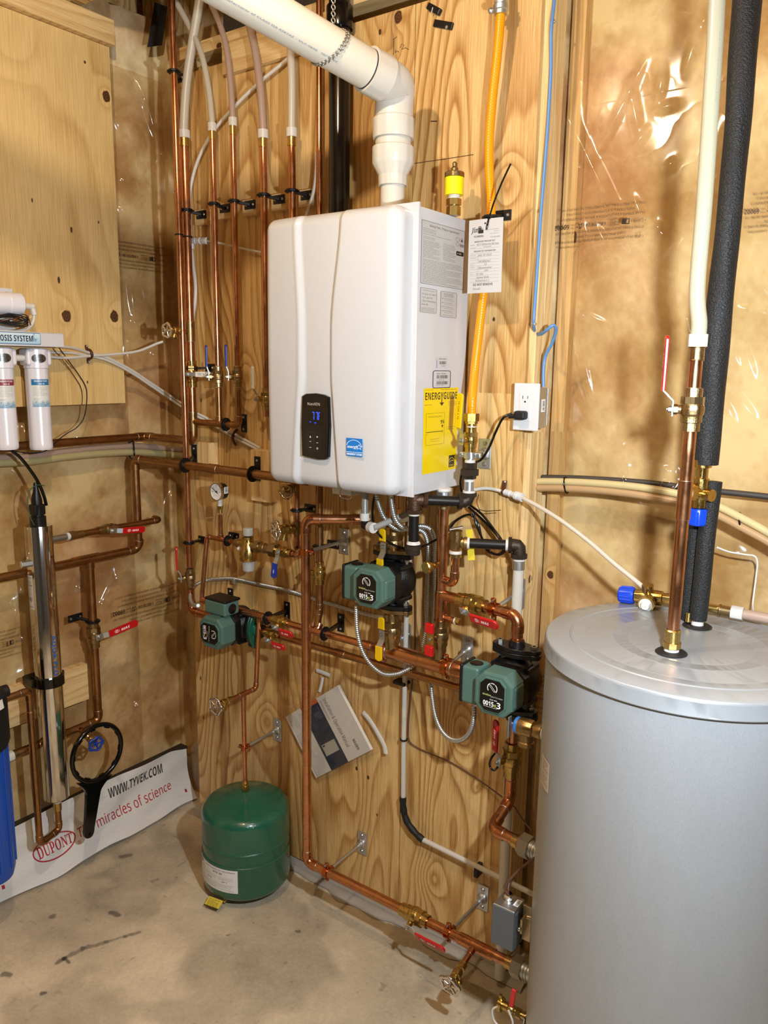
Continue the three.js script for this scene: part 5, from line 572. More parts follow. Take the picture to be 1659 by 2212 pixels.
// ---------------------------------------------------------------- expansion tank and its pipe
const TX = 0.622, TZ = 0.165, TR = 0.148;
{ const y5 = rowY(TX, 0.13, 1492), zt = colZ(TX, y5, 522), dz = colZ(TX, y5, 553), bt = v3(TX, rowY(TX, TZ, 1703), TZ), t = copper('thin copper pipe dropping from the upper line to the green expansion tank', bt); const top = v3(colX(MY, MZ, 560), MY - 0.02, MZ + 0.002), c1 = v3(TX, y5, Math.min(dz, TZ - 0.04)), gv = v3(TX, y5, TZ + 0.055);
  run(t, [top, c1, gv], 0.0079, MT.copper); tee(t, v3(TX, y5, TZ), Za, nY, 0.0079, 0.0079); part(t, 'drop_pipe', cyl(v3(TX, y5, TZ), add(bt, YAX, 0.02), 0.0079, 0.0079, 16), MT.copper);
  drainValve('brass tap with a chrome wheel above the green expansion tank', gv, Za, v3(0, -1, 0), { r: 0.0085, R: 0.026, len: 0.06 }); strut('galvanised plate and rod holding the thin pipe above the green tank', Zp(600, 1576, 0.001), v3(TX, Zp(600, 1576, 0).y, TZ), YAX, 0.0082);
  const T = thing('expansion_tank', 'dark green expansion tank with a white label hanging just above the floor', 'tank', v3(TX, 0.035, TZ)), yT = bt.y - 0.006, P = [[0, 0.014]], cor = (r0, y0, s) => { for (let i = 0; i <= 6; i++) { const a = i / 6 * Math.PI / 2; P.push(s > 0 ? [r0 - 0.04 + 0.04 * Math.cos(a), y0 - 0.034 + 0.034 * Math.sin(a)] : [r0 - 0.03 + 0.03 * Math.sin(a), y0 + 0.028 - 0.028 * Math.cos(a)]); } };
  P.push([0.06, 0.018]); cor(TR, 0.028, -1); P.push([TR, 0.15], [TR + 0.0012, 0.1525], [TR + 0.0012, 0.156], [TR - 0.002, 0.158], [TR - 0.002, 0.196], [TR + 0.001, 0.199], [TR + 0.001, 0.202], [TR - 0.001, 0.205]); cor(TR - 0.001, yT - 0.032, 1); P.push([0.07, yT - 0.014], [0.03, yT - 0.003], [0, yT]);
  part(T, 'shell', lathe(P, v3(TX, 0, TZ), YAX, 72, 0.5), std({ color: 0x1b5a44, roughness: 0.24, clearcoat: 0.5, clearcoatRoughness: 0.08, bumpMap: rep(castBump, 6, 6), bumpScale: 0.0004 }));
  part(T, 'connection', [hex(add(bt, nY, 0.006), add(bt, YAX, 0.012), 0.014), cyl(add(bt, YAX, 0.01), add(bt, YAX, 0.028), 0.0112, 0.0098, 18), hex(add(bt, YAX, 0.016), add(bt, YAX, 0.023), 0.0125)], MT.brass);
  const a0 = Math.atan2(EYE.x - TX, EYE.z - TZ), lab = (u, v) => { const a = a0 - 1.45 + u * 1.25, y = lerp(0.07, 0.152, v) + 0.0 * u, R = TR + 0.0016; return [TX + Math.sin(a) * R, y, TZ + Math.cos(a) * R, u, v]; };
  part(T, 'label', grid(24, 4, lab), std({ roughness: 0.4, map: canvasTex(640, 340, (g, W, H) => { g.fillStyle = '#dfe0de'; g.fillRect(0, 0, W, H); g.fillStyle = '#222'; g.beginPath(); g.ellipse(58, 52, 46, 30, 0, 0, 7); g.fill(); text(g, 'WATTS', 26, 60, 24, '#ddd', 'bold ', 64); text(g, 'WATTS CANADA', 24, 108, 18); text(g, 'HYDRONIC EXPANSION TANK / VASE D\u2019EXPANSION', 190, 44, 22, '#222', 'bold ', 420); text(g, 'HTX 30', 320, 92, 40, '#222', 'bold '); fine(g, 30, 130, 120, 3, 16); text(g, '16.6 L', 60, 204, 24, '#222', 'bold '); text(g, '100 PSI', 210, 204, 26, '#222', 'bold '); text(g, '240\u00b0 F', 440, 204, 26, '#222', 'bold '); fine(g, 190, 130, 180, 3, 16); fine(g, 400, 130, 190, 3, 16); fine(g, 20, 232, 590, 6, 14); text(g, '01-22', 540, 326, 20); }) }), 'white printed label');
  part(T, 'air_valve', [cyl(v3(TX + 0.02, 0.01, TZ + 0.125), v3(TX + 0.02, 0.034, TZ + 0.1), 0.0055, 0.0055, 12)], MT.brass);
  const tg = Yp(478, 1957, 0.02); const tc = grid(10, 6, (u, v) => { const p = Yp(lerp(452, 482, u) - 14 * v + 2, lerp(1941, 1958, u) - 8 + 22 * v - 6 * u, 0.018 + 0.02 * (1 - v)); return [p.x, p.y, p.z, u, v]; }); solo('warning_tag', 'small yellow warning tag lying under the green tank', 'tag', tc, std({ side: THREE.DoubleSide, roughness: 0.5, map: canvasTex(128, 96, (g, W, H) => { g.fillStyle = '#d8c13c'; g.fillRect(0, 0, W, H); fine(g, 12, 14, 100, 6, 11, '#6b5a10', 4); g.fillStyle = '#2b2320'; g.fillRect(0, 0, W, 10); g.fillRect(0, 86, W, 10); }) })); }

// ---------------------------------------------------------------- the tall front pipe, along the floor to the tank
const FRZ = 0.184, fr = Zp(662, 1500, FRZ), frTop = VX(fr, 1121), frBot = VX(fr, 1862);
const FE = HX(frBot, 1104);
{ const t = copper('tall bright copper pipe in front of the manual, elbowed at the top and bottom', frBot); const end = Zp(800, 1110, 0.07); run(t, [v3(end.x, frTop.y, end.z), frTop, frBot, add(FE, Xa, 0.0)], 0.0143, MT.copper, { bend: 1.7 }); coupling(t, v3(lerp(frTop.x, end.x, 0.8), frTop.y, lerp(FRZ, end.z, 0.8)), dirOf(frTop, v3(end.x, frTop.y, end.z)), 0.0143, 0.03);
  const at = (px) => HX(frBot, px); ballValve('large brass ball valve with a red handle on the pipe along the floor', at(896), Xa, v3(0.05, -0.45, 1), { r: 0.0148, mat: MT.brass, kind: 'red', ang: 0.0, len: 0.128, w: 0.02, rise: 0.01 });
  strut('galvanised plate, rod and ring at the low left end of the floor pipe', v3(at(706).x, frBot.y + 0.004, 0.001), at(706), Xa, 0.0146); strut('galvanised plate, rod and ring on the floor pipe left of the small tap', v3(at(969).x + 0.008, frBot.y + 0.004, 0.001), at(969), Xa, 0.0146); strut('galvanised plate, rod and ring near the top of the tall copper pipe', v3(fr.x - 0.002, Zp(749, 1170, 0).y, 0.001), v3(fr.x, Zp(749, 1170, 0).y, FRZ), YAX, 0.0146);
  const tp = at(1026), br = add(tp, v3(0, -0.25, 1).normalize(), 0.062), bd = dirOf(tp, br); coupling(t, at(1030), Xa, 0.0146, 0.11); part(t, 'branch', [cyl(tp, br, 0.0079, 0.0079, 16), cyl(tp, add(tp, bd, 0.03), 0.0098, 0.0092, 16), ring(add(tp, bd, 0.03), bd, 0.0085, 0.001, 18, 6)], MT.copperFit);
  drainValve('brass drain tap with a chrome wheel branching from the floor pipe', br, bd, v3(0.2, -1, -0.2), { r: 0.0088, R: 0.0275, len: 0.066 }); }
// offset pipe behind the tall one
{ const t = copper('copper pipe with a brass valve and an offset behind the tall copper pipe', Zp(690, 1320, 0.08)), p = Zp(690, 1200, 0.075), a = VX(p, 1318), b = v3(colX(MY, MZ, 684), MY + 0.012, MZ); run(t, [v3(p.x, BY0 - 0.002, p.z), a, b], 0.0111, MT.copperOld); coupling(t, VX(p, 1155), YAX, 0.0111, 0.05, MT.copperOld); ballValve('brass ball valve with a small silver knob behind the tall copper pipe', VX(p, 1238), YAX, v3(-0.9, 0, 0.35), { r: 0.0115, mat: MT.brass, kind: 'white', ang: Math.PI, len: 0.04, w: 0.012 }); hanger('black hanger behind the rod near the top of the tall copper pipe', VX(p, 1180), YAX, 0.0114, Zp(722, 1176, 0), Xa, 0.05); }

// ---------------------------------------------------------------- middle circulator
const P2 = Zp(848, 1252, MZ);
{ pump('middle green circulator under the boiler between two yellow-handled valves', P2, YAX, Za, { flange: MT.bronze });
  const yv = (py, lab, up) => { const o = VX(P2, py), t = ballValve(lab, o, YAX, v3(-0.12, 0, 1), { r: 0.0165, mat: MT.bronze, kind: 'yellow', ang: Math.PI, len: 0.074, w: 0.019, rise: 0.012 }); const zt = 0.0165 * 1.7 + 0.012; part(t, 'grip', planBar(0.018, 0.05, 0.019, 0.018, 0.003).applyMatrix4(new THREE.Matrix4().makeBasis(YAX, nX, Za)).translate(0, 0, zt + 0.003), MT.yellow); return t; };
  yv(1176, 'bronze flange valve with a yellow handle above the middle circulator'); yv(1363, 'bronze flange valve with a yellow handle below the middle circulator');
  const t = copper('short bronze and copper column carrying the middle circulator', VX(P2, 1400)); part(t, 'upper_nipple', [cyl(VX(P2, 1140), v3(P2.x, BY0 - 0.002, MZ), 0.0143, 0.0143, 20), hex(VX(P2, 1112), VX(P2, 1098), 0.021)], MT.copper); part(t, 'lower_nipple', cyl(v3(P2.x, MY + 0.018, MZ), VX(P2, 1388), 0.0185, 0.0185, 22), MT.copperFit); }
// ---------------------------------------------------------------- main riser with its branches
const pM = Zp(955, 1200, MZ), my = (py) => VX(pM, py);
const P3 = Zp(1113, 1469, 0.155);
{ const t = copper('thick copper riser from the boiler down to the manifold, with soldered branches', my(1350)); part(t, 'pipe', cyl(my(1345), my(1085), 0.0147, 0.0147, 24), MT.copper); part(t, 'adapter', [cyl(my(1098), my(1080), 0.0175, 0.0175, 22), hex(my(1082), my(1068), 0.021, 8)], MT.bronze); part(t, 'top_nipple', [lathe([[0.014, 0], [0.0215, 0.001], [0.0215, 0.018], [0.019, 0.02], [0.014, 0.02]], my(1076), YAX, 26, 0.5)], MT.steel); part(t, 'thread_tape', cyl(my(1060), my(1054), 0.0195, 0.0195, 22), MT.tape); part(t, 'brass_nipple', cyl(my(1056), v3(pM.x, BY0 - 0.001, pM.z), 0.014), MT.brass);
  part(t, 'lower_tee', cyl(my(1348), my(1276), 0.0165, 0.0165, 24), MT.copperFit); part(t, 'solder_joint', [ring(my(1276), YAX, 0.0152, 0.0012, 24, 6), ring(my(1346), YAX, 0.0155, 0.0016, 24, 6)], MT.solder);
  const eb = v3(P3.x, my(1284).y, P3.z), bd = dirOf(my(1284), eb), ep = rowY(P3.x, P3.z, 1392); run(t, [my(1284), eb, v3(P3.x, ep, P3.z)], 0.0143, MT.copper, { bend: 1.7 });
  ballValve('brass ball valve with a long red handle right of the thick riser', my(1284).lerp(eb, 0.42), bd, v3(-0.05, -0.45, 1), { r: 0.0145, mat: MT.brass, kind: 'red', ang: 0.02, len: 0.118, w: 0.02 });
  strut('galvanised plate and copper ring at the valve above the right circulator', v3(my(1284).lerp(eb, 0.7).x, my(1284).y + 0.012, 0.001), my(1284).lerp(eb, 0.7), bd, 0.0146);
  const rc = add(my(1252), v3(1, 0, 0.25).normalize(), 0.05), rt = v3(rc.x, rowY(rc.x, rc.z, 1203), rc.z); run(t, [my(1252), rc, rt], 0.0111, MT.copper, { bend: 1.6 });
  const pl = add(my(1332), v3(1, 0, 0.1).normalize(), 0.05), pd = dirOf(my(1332), pl); part(t, 'stub', [cyl(my(1332), pl, 0.0079), cyl(add(pl, pd, -0.018), pl, 0.0095), ring(add(my(1332), pd, 0.016), pd, 0.009, 0.002, 18, 6)], MT.copper); part(t, 'plug', [cyl(pl, add(pl, pd, 0.004), 0.0098, 0.0098, 16)], MT.tape); part(t, 'plug_cap', hex(add(pl, pd, 0.004), add(pl, pd, 0.017), 0.0095), MT.brass);
  const dc = my(1217), dd = v3(-0.28, -0.05, 1).normalize(), dv = thing('drain_valve', 'small round brass cap on a stub left of the thick riser', 'valve', add(dc, dd, 0.03)); part(dv, 'stub', [cyl(dc, add(dc, dd, 0.035), 0.008, 0.006, 14), hex(add(dc, dd, 0.022), add(dc, dd, 0.03), 0.0095), cyl(add(dc, dd, 0.034), add(dc, dd, 0.05), 0.0075)], MT.brass); part(dv, 'cap', lathe([[0, 0], [0.0155, 0], [0.017, 0.003], [0.017, 0.011], [0.015, 0.014], [0, 0.0145]], add(dc, dd, 0.046), dd, 28, 0.5), MT.brass);
  ballValve('bronze ball valve with a short red two-ended handle at the foot of the thick riser', my(1373), YAX, v3(-0.12, 0, 1), { r: 0.0147, mat: MT.bronze, tee: true }); part(t, 'foot', cyl(v3(pM.x, MY + 0.018, MZ), my(1400), 0.0165, 0.0165, 22), MT.bronze);
  // relief valve, its nipple, elbow and white discharge pipe
  const v = thing('relief_valve', 'bronze relief valve with a yellow tag between the riser and the black nipple', 'valve', rt), vy = (py) => v3(rc.x, rowY(rc.x, rc.z, py), rc.z), vo = vy(1172), nd0 = Zp(1106, 1168, 0.06), nd = dirOf(vo, v3(nd0.x, vo.y, nd0.z));
  part(v, 'body', [lathe([[0.012, vy(1204).y - vo.y], [0.0165, vy(1203).y - vo.y], [0.0165, vy(1193).y - vo.y], [0.013, vy(1192).y - vo.y], [0.0175, vy(1184).y - vo.y], [0.0178, vy(1160).y - vo.y], [0.0172, vy(1146).y - vo.y], [0, vy(1146).y - vo.y]], vo, YAX, 28, 0.5), lathe([[0.012, 0], [0.0135, 0.02], [0.0165, 0.022], [0.0165, 0.03], [0.011, 0.03]], vo, nd, 22, 0.5)], MT.bronze); part(v, 'thread_tape', [cyl(vy(1195), vy(1189), 0.0172, 0.0165, 20)], MT.tape); part(v, 'test_lever', obox(add(vy(1145), v3(-0.7, 0.05, 0.4), 0.022), add(vy(1139), v3(0.7, 0.1, -0.4), 0.022), 0.02, 0.003, YAX), MT.steel);
  const tagw = (x0, x1, y0, y1, z) => grid(4, 6, (u, w) => { const p = Zp(lerp(x0, x1, u) + 5 * (1 - w), lerp(y1, y0, w), z - 0.004 * Math.sin(w * 3)); return [p.x, p.y, p.z, u, w]; }); part(v, 'tag', [tagw(974, 982, 1148, 1215, rc.z - 0.02), tagw(1006, 1021, 1144, 1210, rc.z - 0.022)], std({ color: 0xe2cf3a, roughness: 0.6, side: THREE.DoubleSide }), 'yellow paper tag');
  const eC = v3(nd0.x, vo.y, nd0.z).addScaledVector(nd, 0.02), dp = thing('discharge_pipe', 'black nipple and elbow with a white pipe dropping to the floor right of the plywood', 'pipe', v3(eC.x, 0.03, eC.z)); part(dp, 'nipple', cyl(add(vo, nd, 0.026), add(eC, nd, -0.028), 0.0133, 0.0133, 24), MT.iron); part(dp, 'thread_tape', [cyl(add(vo, nd, 0.028), add(vo, nd, 0.036), 0.0158, 0.0158, 20), cyl(add(eC, nd, -0.036), add(eC, nd, -0.028), 0.0158, 0.0158, 20), cyl(add(eC, nY, 0.034), add(eC, nY, 0.04), 0.0165, 0.0165, 20)], MT.tape);
  part(dp, 'elbow', [sweep([add(eC, nd, -0.026), add(eC, nd, -0.014), add(add(eC, nd, -0.004), nY, 0.001), add(add(eC, nY, 0.005), nd, -0.001), add(eC, nY, 0.016), add(eC, nY, 0.028)], 0.0172, 18), band(add(eC, nd, -0.029), add(eC, nd, -0.02), 0.012, 0.0212), band(add(eC, nY, 0.022), add(eC, nY, 0.033), 0.012, 0.0212)], MT.castIron); part(dp, 'crimp_ring', [lathe([[0.012, 0], [0.0165, 0.001], [0.0165, 0.022], [0.015, 0.024], [0.012, 0.026]], add(eC, nY, 0.064), YAX, 24, 0.5)], MT.steel); part(dp, 'white_pipe', cyl(add(eC, nY, 0.05), v3(eC.x, 0.03, eC.z), 0.0142, 0.0142, 24), MT.pvc); }
// ---------------------------------------------------------------- right circulator, valve, elbows to the tank
const p3y = (py) => VX(P3, py);
{ pump('right green circulator beside the grey tank', P3, YAX, Za); const t = copper('copper pipe below the right circulator, stepping out to the grey tank', p3y(1735)); const c1 = p3y(1728), o2 = v3(P3.x - 0.004, 0, 0); const c2 = v3(P3.x, rowY(P3.x, 0.25, 1790), 0.25), c3 = Zp(1112, 1797, 0.262); part(t, 'top_adapter', [cyl(p3y(1402), p3y(1378), 0.0165, 0.0165, 22), ring(p3y(1402), YAX, 0.0165, 0.003, 24, 6), ring(p3y(1386), YAX, 0.0165, 0.0015, 24, 6)], MT.copperFit);
  run(t, [p3y(1550), c1, c2, v3(c3.x + 0.015, c2.y, c2.z + 0.01)], 0.0143, MT.copper, { bend: 1.6 }); coupling(t, p3y(1695), YAX, 0.0143, 0.03);
  ballValve('brass ball valve with a hanging red handle below the right circulator', p3y(1640), YAX, v3(-0.5, 0, 0.85), { r: 0.0152, mat: MT.brass, kind: 'red', ang: 0, len: 0.115, w: 0.018 });
  solo('wire_loop', 'small black plastic loop hanging behind the valve below the right circulator', 'cable tie', sweep(curve([[1071, 1625, .17], [1060, 1640, .18], [1058, 1655, .18], [1066, 1664, .18], [1076, 1655, .17], [1077, 1635, .17], [1071, 1622, .17]].map(([a, b, z]) => Zp(a, b, z)), 50), 0.0028, 8), MT.gloss); }
// ================================================================ left wall: water treatment
const wX = 0.11;
// house-wrap strip at the foot of the wall
{ const tex = canvasTex(2048, 512, (g, W, H) => { g.fillStyle = '#e2e0da'; g.fillRect(0, 0, W, H); for (let i = 0; i < 500; i++) { g.fillStyle = i % 2 ? 'rgba(190,186,176,0.12)' : 'rgba(255,255,255,0.12)'; g.fillRect(rnd() * W, rnd() * H, 30 + 80 * rnd(), 2 + 6 * rnd()); } g.save(); g.translate(1217, 160); g.scale(0.74, 1); g.fillStyle = '#2a2a30'; g.font = 'bold 120px sans-serif'; g.fillText('WWW.TYVEK.COM', 0, 0, 760); g.restore(); g.fillStyle = '#b4202a'; g.font = '112px sans-serif'; g.fillText('The miracles of science', 890, 345, 950); g.strokeStyle = '#b4202a'; g.lineWidth = 10; g.beginPath(); g.ellipse(695, 310, 172, 84, 0, 0, 7); g.stroke(); g.font = 'bold 112px serif'; g.fillText('DUPONT', 552, 348, 290); g.font = '34px sans-serif'; g.fillText('\u00ae', 872, 384); for (const x of [250, 1960]) { g.fillRect(x, 400, 22, 30); } });
  const zA = 0.83, zB = -0.085; solo('house_wrap', 'white printed house-wrap strip along the foot of the left wall', 'sheet', grid(140, 26, (u, v) => { const z = lerp(zA, zB, u), e = Math.pow(1 - v, 3), top = 0.225 + 0.012 * vn(z * 3, 4, 9) - 0.02 * smooth(0.0, -0.1, z); return [0.014 + 0.05 * e * (0.5 + vn(z * 4, 1, 77)) + 0.012 * vn(z * 8 + 3 * v, v * 4, 78), lerp(0.008 + 0.012 * e * vn(z * 9, 2, 3), top, v), z, u, v]; }), std({ map: tex, roughness: 0.62, side: THREE.DoubleSide }));
  solo('sill_seal', 'dark strip between the film and the white house-wrap on the left wall', 'strip', span(-0.03, 0.012, 0.205, 0.216, -0.098, 1.1, 0.002), plain(0x2b2622, 0.7)); }
solo('wood_block', 'pale wooden board behind the chrome cylinder on the left wall', 'lumber', (() => { const a = Xp(185, 1432, 0.04), b = Xp(180, 1512, 0.04); return span(0.018, 0.05, b.y, a.y, a.z, a.z + 0.9); })(), LUMX);
solo('wood_block', 'second wooden board under the first, left of the copper standpipe', 'lumber', (() => { const a = Xp(92, 1490, 0.035), b = Xp(92, 1528, 0.035); return span(0.018, 0.045, b.y, a.y + 0.03, a.z, a.z + 0.8); })(), LUMX);
// reverse-osmosis unit on the board
{ const SX = 0.145, r0 = Xp(138, 735, SX), topY = Xp(60, 717, SX).y, botY = Xp(60, 748, SX).y, zR = r0.z, t = thing('water_filter_unit', 'white wall-mounted drinking water filter unit with blue banner and upright cartridges', 'water filter', v3(0.08, botY - 0.36, zR + 0.2));
  part(t, 'bracket', [span(SX - 0.004, SX, botY, topY, zR, zR + 0.62, 0.0015), span(0.043, SX, topY - 0.003, topY, zR, zR + 0.62, 0.001), span(0.043, 0.047, botY, topY + 0.13, zR + 0.1, zR + 0.62, 0.001)], MT.white);
  const l0 = Xp(87, 720, SX), lz1 = l0.z + 0.32; part(t, 'banner', quad(v3(SX + 0.0006, lerp(topY, botY, 0.46), (l0.z + lz1) / 2), nZ, YAX, lz1 - l0.z, (topY - botY) * 0.84), std({ roughness: 0.35, map: canvasTex(1024, 80, (g, W, H) => { const q = g.createLinearGradient(0, 0, 0, H); q.addColorStop(0, '#d8e8ee'); q.addColorStop(1, '#a9cbe0'); g.fillStyle = q; g.fillRect(0, 0, W, H); frameRect(g, 3, 3, W - 6, H - 6, 10, 4, '#2c5f86'); g.font = 'bold 54px sans-serif'; g.fillStyle = '#1b1c2a'; g.textAlign = 'right'; g.fillText('REVERSE OSMOSIS SYSTEM', 948, 60, 830); g.strokeStyle = '#3a7fa8'; g.lineWidth = 3; for (let i = 0; i < 5; i++) { g.beginPath(); g.arc(975, 34, 8 + i * 6, 0.6 * i, 2.4 + i * 0.6); g.stroke(); } }) }));
  const can = (zc, head, banner) => { const x = 0.098, R = 0.0345, y0 = rowY(x + R, zc, 972), yh = botY - 0.004, c = part(t, 'cartridge', [lathe([[0, y0], [R * 0.93, y0], [R, y0 + 0.006], [R, y0 + 0.02], [R * 0.985, y0 + 0.022], [R * 0.985, yh - 0.062], [R * 1.06, yh - 0.06], [R * 1.06, yh - 0.004], [R * 0.9, yh], [0, yh]], v3(x, 0, zc), YAX, 36, 0.4), box(v3(x, yh - 0.028, zc), v3(0.05, 0.05, R * 2.35), 0.008)], std({ color: 0xe2e0e6, roughness: 0.28 }));
    const a0 = Math.atan2(EYE.x - x, EYE.z - zc), patch = (A, B, ya, yb, k, tex, nm, lab) => part(c, nm, grid(20, 2, (u, v) => { const a = a0 + lerp(A, B, u); return [x + Math.sin(a) * R * k, lerp(ya, yb, v), zc + Math.cos(a) * R * k, u, v]; }), tex, lab);
    patch(-0.5, 1.25, yh - 0.178, yh - 0.094, 0.995, std({ roughness: 0.4, map: canvasTex(256, 320, (g, W, H) => { g.fillStyle = '#dfe0da'; g.fillRect(0, 0, W, H); g.fillStyle = banner; g.fillRect(0, 0, W, 68); text(g, head, 34, 30, 26, '#e8f0f4', 'bold ', 180); text(g, 'SED-10', 90, 60, 24, '#e8f0f4', 'bold '); fine(g, 18, 88, 210, 8, 14, '#888'); fine(g, 18, 220, 90, 2, 12, '#666'); const q = g.createLinearGradient(0, 236, 0, H); q.addColorStop(0, '#dfe0da'); q.addColorStop(1, '#7fa9c8'); g.fillStyle = q; g.fillRect(0, 236, W, 84); g.fillStyle = '#3f6d94'; for (let i = 0; i < 30; i++) g.fillRect(20 + 210 * hsh(i, 1, 4), 250 + 55 * hsh(i, 2, 4), 10, 6); }) }), 'label', 'printed cartridge label');
    const bd = new THREE.Shape(); bd.absellipse(0, 0, 0.026, 0.014, 0, Math.PI * 2); part(c, 'badge', grid(32, 6, (u, v) => { const q = u * 6.2832, a = a0 + 0.3 + 0.62 * v * Math.cos(q), y = yh - 0.031 + 0.0135 * v * Math.sin(q), rr = R * 1.064 + 0.0006; return [x + Math.sin(a) * rr, y, zc + Math.cos(a) * rr, 0.5 + 0.5 * v * Math.cos(q), 0.5 + 0.5 * v * Math.sin(q)]; }), std({ metalness: 0.9, roughness: 0.35, side: THREE.DoubleSide, map: canvasTex(128, 64, (g) => { g.fillStyle = '#8a8884'; g.fillRect(0, 0, 128, 64); for (let i = 0; i < 8; i++) { g.fillStyle = 'rgba(30,28,26,0.6)'; g.fillRect(26 + 4 * (i % 3), 8 + i * 6, 76 - 8 * (i % 3), 3); } }) }), 'oval silver badge'); return c; };
  const zc1 = colZ(0.098, botY - 0.15, 82), zc2 = zc1 + (zc1 - zR) * 0 + 0.112; can(zc1, 'SEDIMENT FILTER', '#2f75a8'); can(zc2, 'CARBON FILTER', '#8c2f3a'); can(zc2 + 0.112, 'CARBON FILTER', '#8c2f3a');
  for (const z of [zc1 + 0.056, zc2 + 0.056]) part(t, 'link', [cyl(v3(0.1, botY - 0.034, z - 0.024), v3(0.1, botY - 0.034, z + 0.024), 0.0085), cyl(v3(0.1, botY - 0.034, z - 0.012), v3(0.1, botY - 0.034, z + 0.012), 0.0105)], MT.tubeWhite);
  const mC = Xp(46, 655, 0.11), mr = 0.0335; part(t, 'membrane_housing', [lathe([[0, 0], [mr * 0.8, 0], [mr, 0.006], [mr, 0.045], [mr * 0.97, 0.047], [mr * 0.97, 0.3]], v3(0.11, mC.y - 0.004, mC.z), Za, 32, 0.4), box(v3(0.08, mC.y, mC.z + 0.12), v3(0.06, 0.06, 0.02), 0.004)], std({ color: 0xe2e0e6, roughness: 0.28 }));
  part(t, 'hose_elbow', [cyl(v3(0.11, mC.y - 0.006, mC.z), v3(0.11, mC.y - 0.008, mC.z - 0.034), 0.0095), ball(v3(0.11, mC.y - 0.008, mC.z - 0.034), 0.0105), cyl(v3(0.11, mC.y - 0.008, mC.z - 0.034), v3(0.112, mC.y - 0.032, mC.z - 0.038), 0.0088)], MT.tubeWhite); part(t, 'hose', sweep(curve([v3(0.112, mC.y - 0.03, mC.z - 0.038), v3(0.114, mC.y - 0.055, mC.z - 0.03), v3(0.116, mC.y - 0.075, mC.z - 0.008), v3(0.112, mC.y - 0.084, mC.z + 0.03), v3(0.11, mC.y - 0.085, mC.z + 0.09)], 40), 0.0052, 10), MT.tubeWhite);
  const wr2 = []; for (let k = 0; k < 5; k++) wr2.push(sweep(curve(Array.from({ length: 14 }, (_, i) => { const a = i / 13 * 6.28 * 1.3 + k; return v3(0.13 + 0.005 * Math.sin(a * 1.7 + k), topY + 0.028 + 0.013 * Math.sin(a) + 0.003 * k, zR + 0.155 + 0.05 * Math.cos(a * 0.9 + 0.3 * k)); }), 50), 0.0018, 6)); part(t, 'wire_bundle', wr2, MT.rubber, 'coil of black wires'); part(t, 'red_wire', sweep(curve([v3(0.137, topY + 0.01, zR + 0.28), v3(0.14, topY + 0.03, zR + 0.18), v3(0.138, topY + 0.042, zR + 0.11), v3(0.135, topY + 0.02, zR + 0.1)], 30), 0.0017, 6), MT.brown); }
// tubes and thin wires from it
const tubeL = (label, list, r, mat) => hose(mat === MT.tubeWhite ? 'plastic_tube' : 'thin_wire', label, mat === MT.tubeWhite ? 'tube' : 'wire', list.map(([a, b, x, z]) => z === undefined ? Xp(a, b, x) : Zp(a, b, z)), r, mat, 90);
tubeL('white plastic tube rising from the filter unit to the brass tap', [[105, 771, .1], [150, 773, .085], [192, 769, .065], [250, 765, .06], [300, 758, .07], [340, 742, .09], [352, 738, .1]], 0.0048, MT.tubeWhite);
tubeL('upper of two white plastic tubes sloping down to the boiler', [[128, 748, .12], [160, 752, .09], [193, 762, .062], [230, 772, .055], [280, 797, .05], [330, 830, .045], [392, 871, .05], [420, 890, null, .02], [452, 906, null, .015], [500, 934, null, .012], [562, 968, null, .012]], 0.0046, MT.tubeWhite);
tubeL('lower of two white plastic tubes sloping down to the boiler', [[108, 761, .1], [150, 762, .085], [192, 769, .06], [230, 778, .055], [280, 803, .05], [330, 836, .045], [390, 877, .05], [418, 895, null, .02], [450, 912, null, .015], [500, 941, null, .012], [562, 974, null, .012]], 0.0046, MT.tubeWhite);
{ const p = Xp(191, 765, 0.05), t = thing('tube_clip', 'brown two-screw clip holding the white tubes on the pale board', 'clip', p), d = dirOf(Xp(188, 744, 0.05), Xp(193, 782, 0.05)), u = d.clone().negate(); const L = curve([v3(0.0445, p.y, p.z).addScaledVector(u, 0.03), v3(0.0445, p.y, p.z).addScaledVector(u, 0.017), v3(0.062, p.y, p.z).addScaledVector(u, 0.012), v3(0.07, p.y, p.z), v3(0.062, p.y, p.z).addScaledVector(u, -0.012), v3(0.0445, p.y, p.z).addScaledVector(u, -0.017), v3(0.0445, p.y, p.z).addScaledVector(u, -0.03)], 40); part(t, 'strap', sweep(L, 0.005, 10), MT.brown); for (const s of [1, -1]) part(t, 'screw', ball(v3(0.049, p.y, p.z).addScaledVector(u, s * 0.026), 0.0036), MT.steel); }
{ const p = Zp(506, 944, 0.012), t = thing('tube_clip', 'brown clip holding the two white tubes on the plywood near the boiler', 'clip', p); part(t, 'strap', sweep(curve([v3(p.x + 0.004, p.y + 0.028, 0.003), v3(p.x + 0.002, p.y + 0.014, 0.014), v3(p.x, p.y, 0.02), v3(p.x - 0.002, p.y - 0.014, 0.014), v3(p.x - 0.004, p.y - 0.028, 0.003)], 30), 0.0045, 10), MT.brown); for (const s of [1, -1]) part(t, 'screw', ball(v3(p.x + s * 0.004, p.y + s * 0.026, 0.006), 0.0035), MT.steel); }
tubeL('black thin wire curving down the pale board behind the filter', [[128, 752, .12], [150, 782, .07], [172, 812, .05], [186, 838, .048], [187, 872, .046], [180, 905, .03], [165, 924, .03], [145, 936, .035], [126, 950, .06]], 0.0016, MT.rubber);
tubeL('brown thin wire curving down the pale board beside the black one', [[115, 754, .12], [135, 778, .07], [160, 812, .05], [175, 838, .048], [178, 858, .046], [177, 874, .044]], 0.0013, MT.brown);
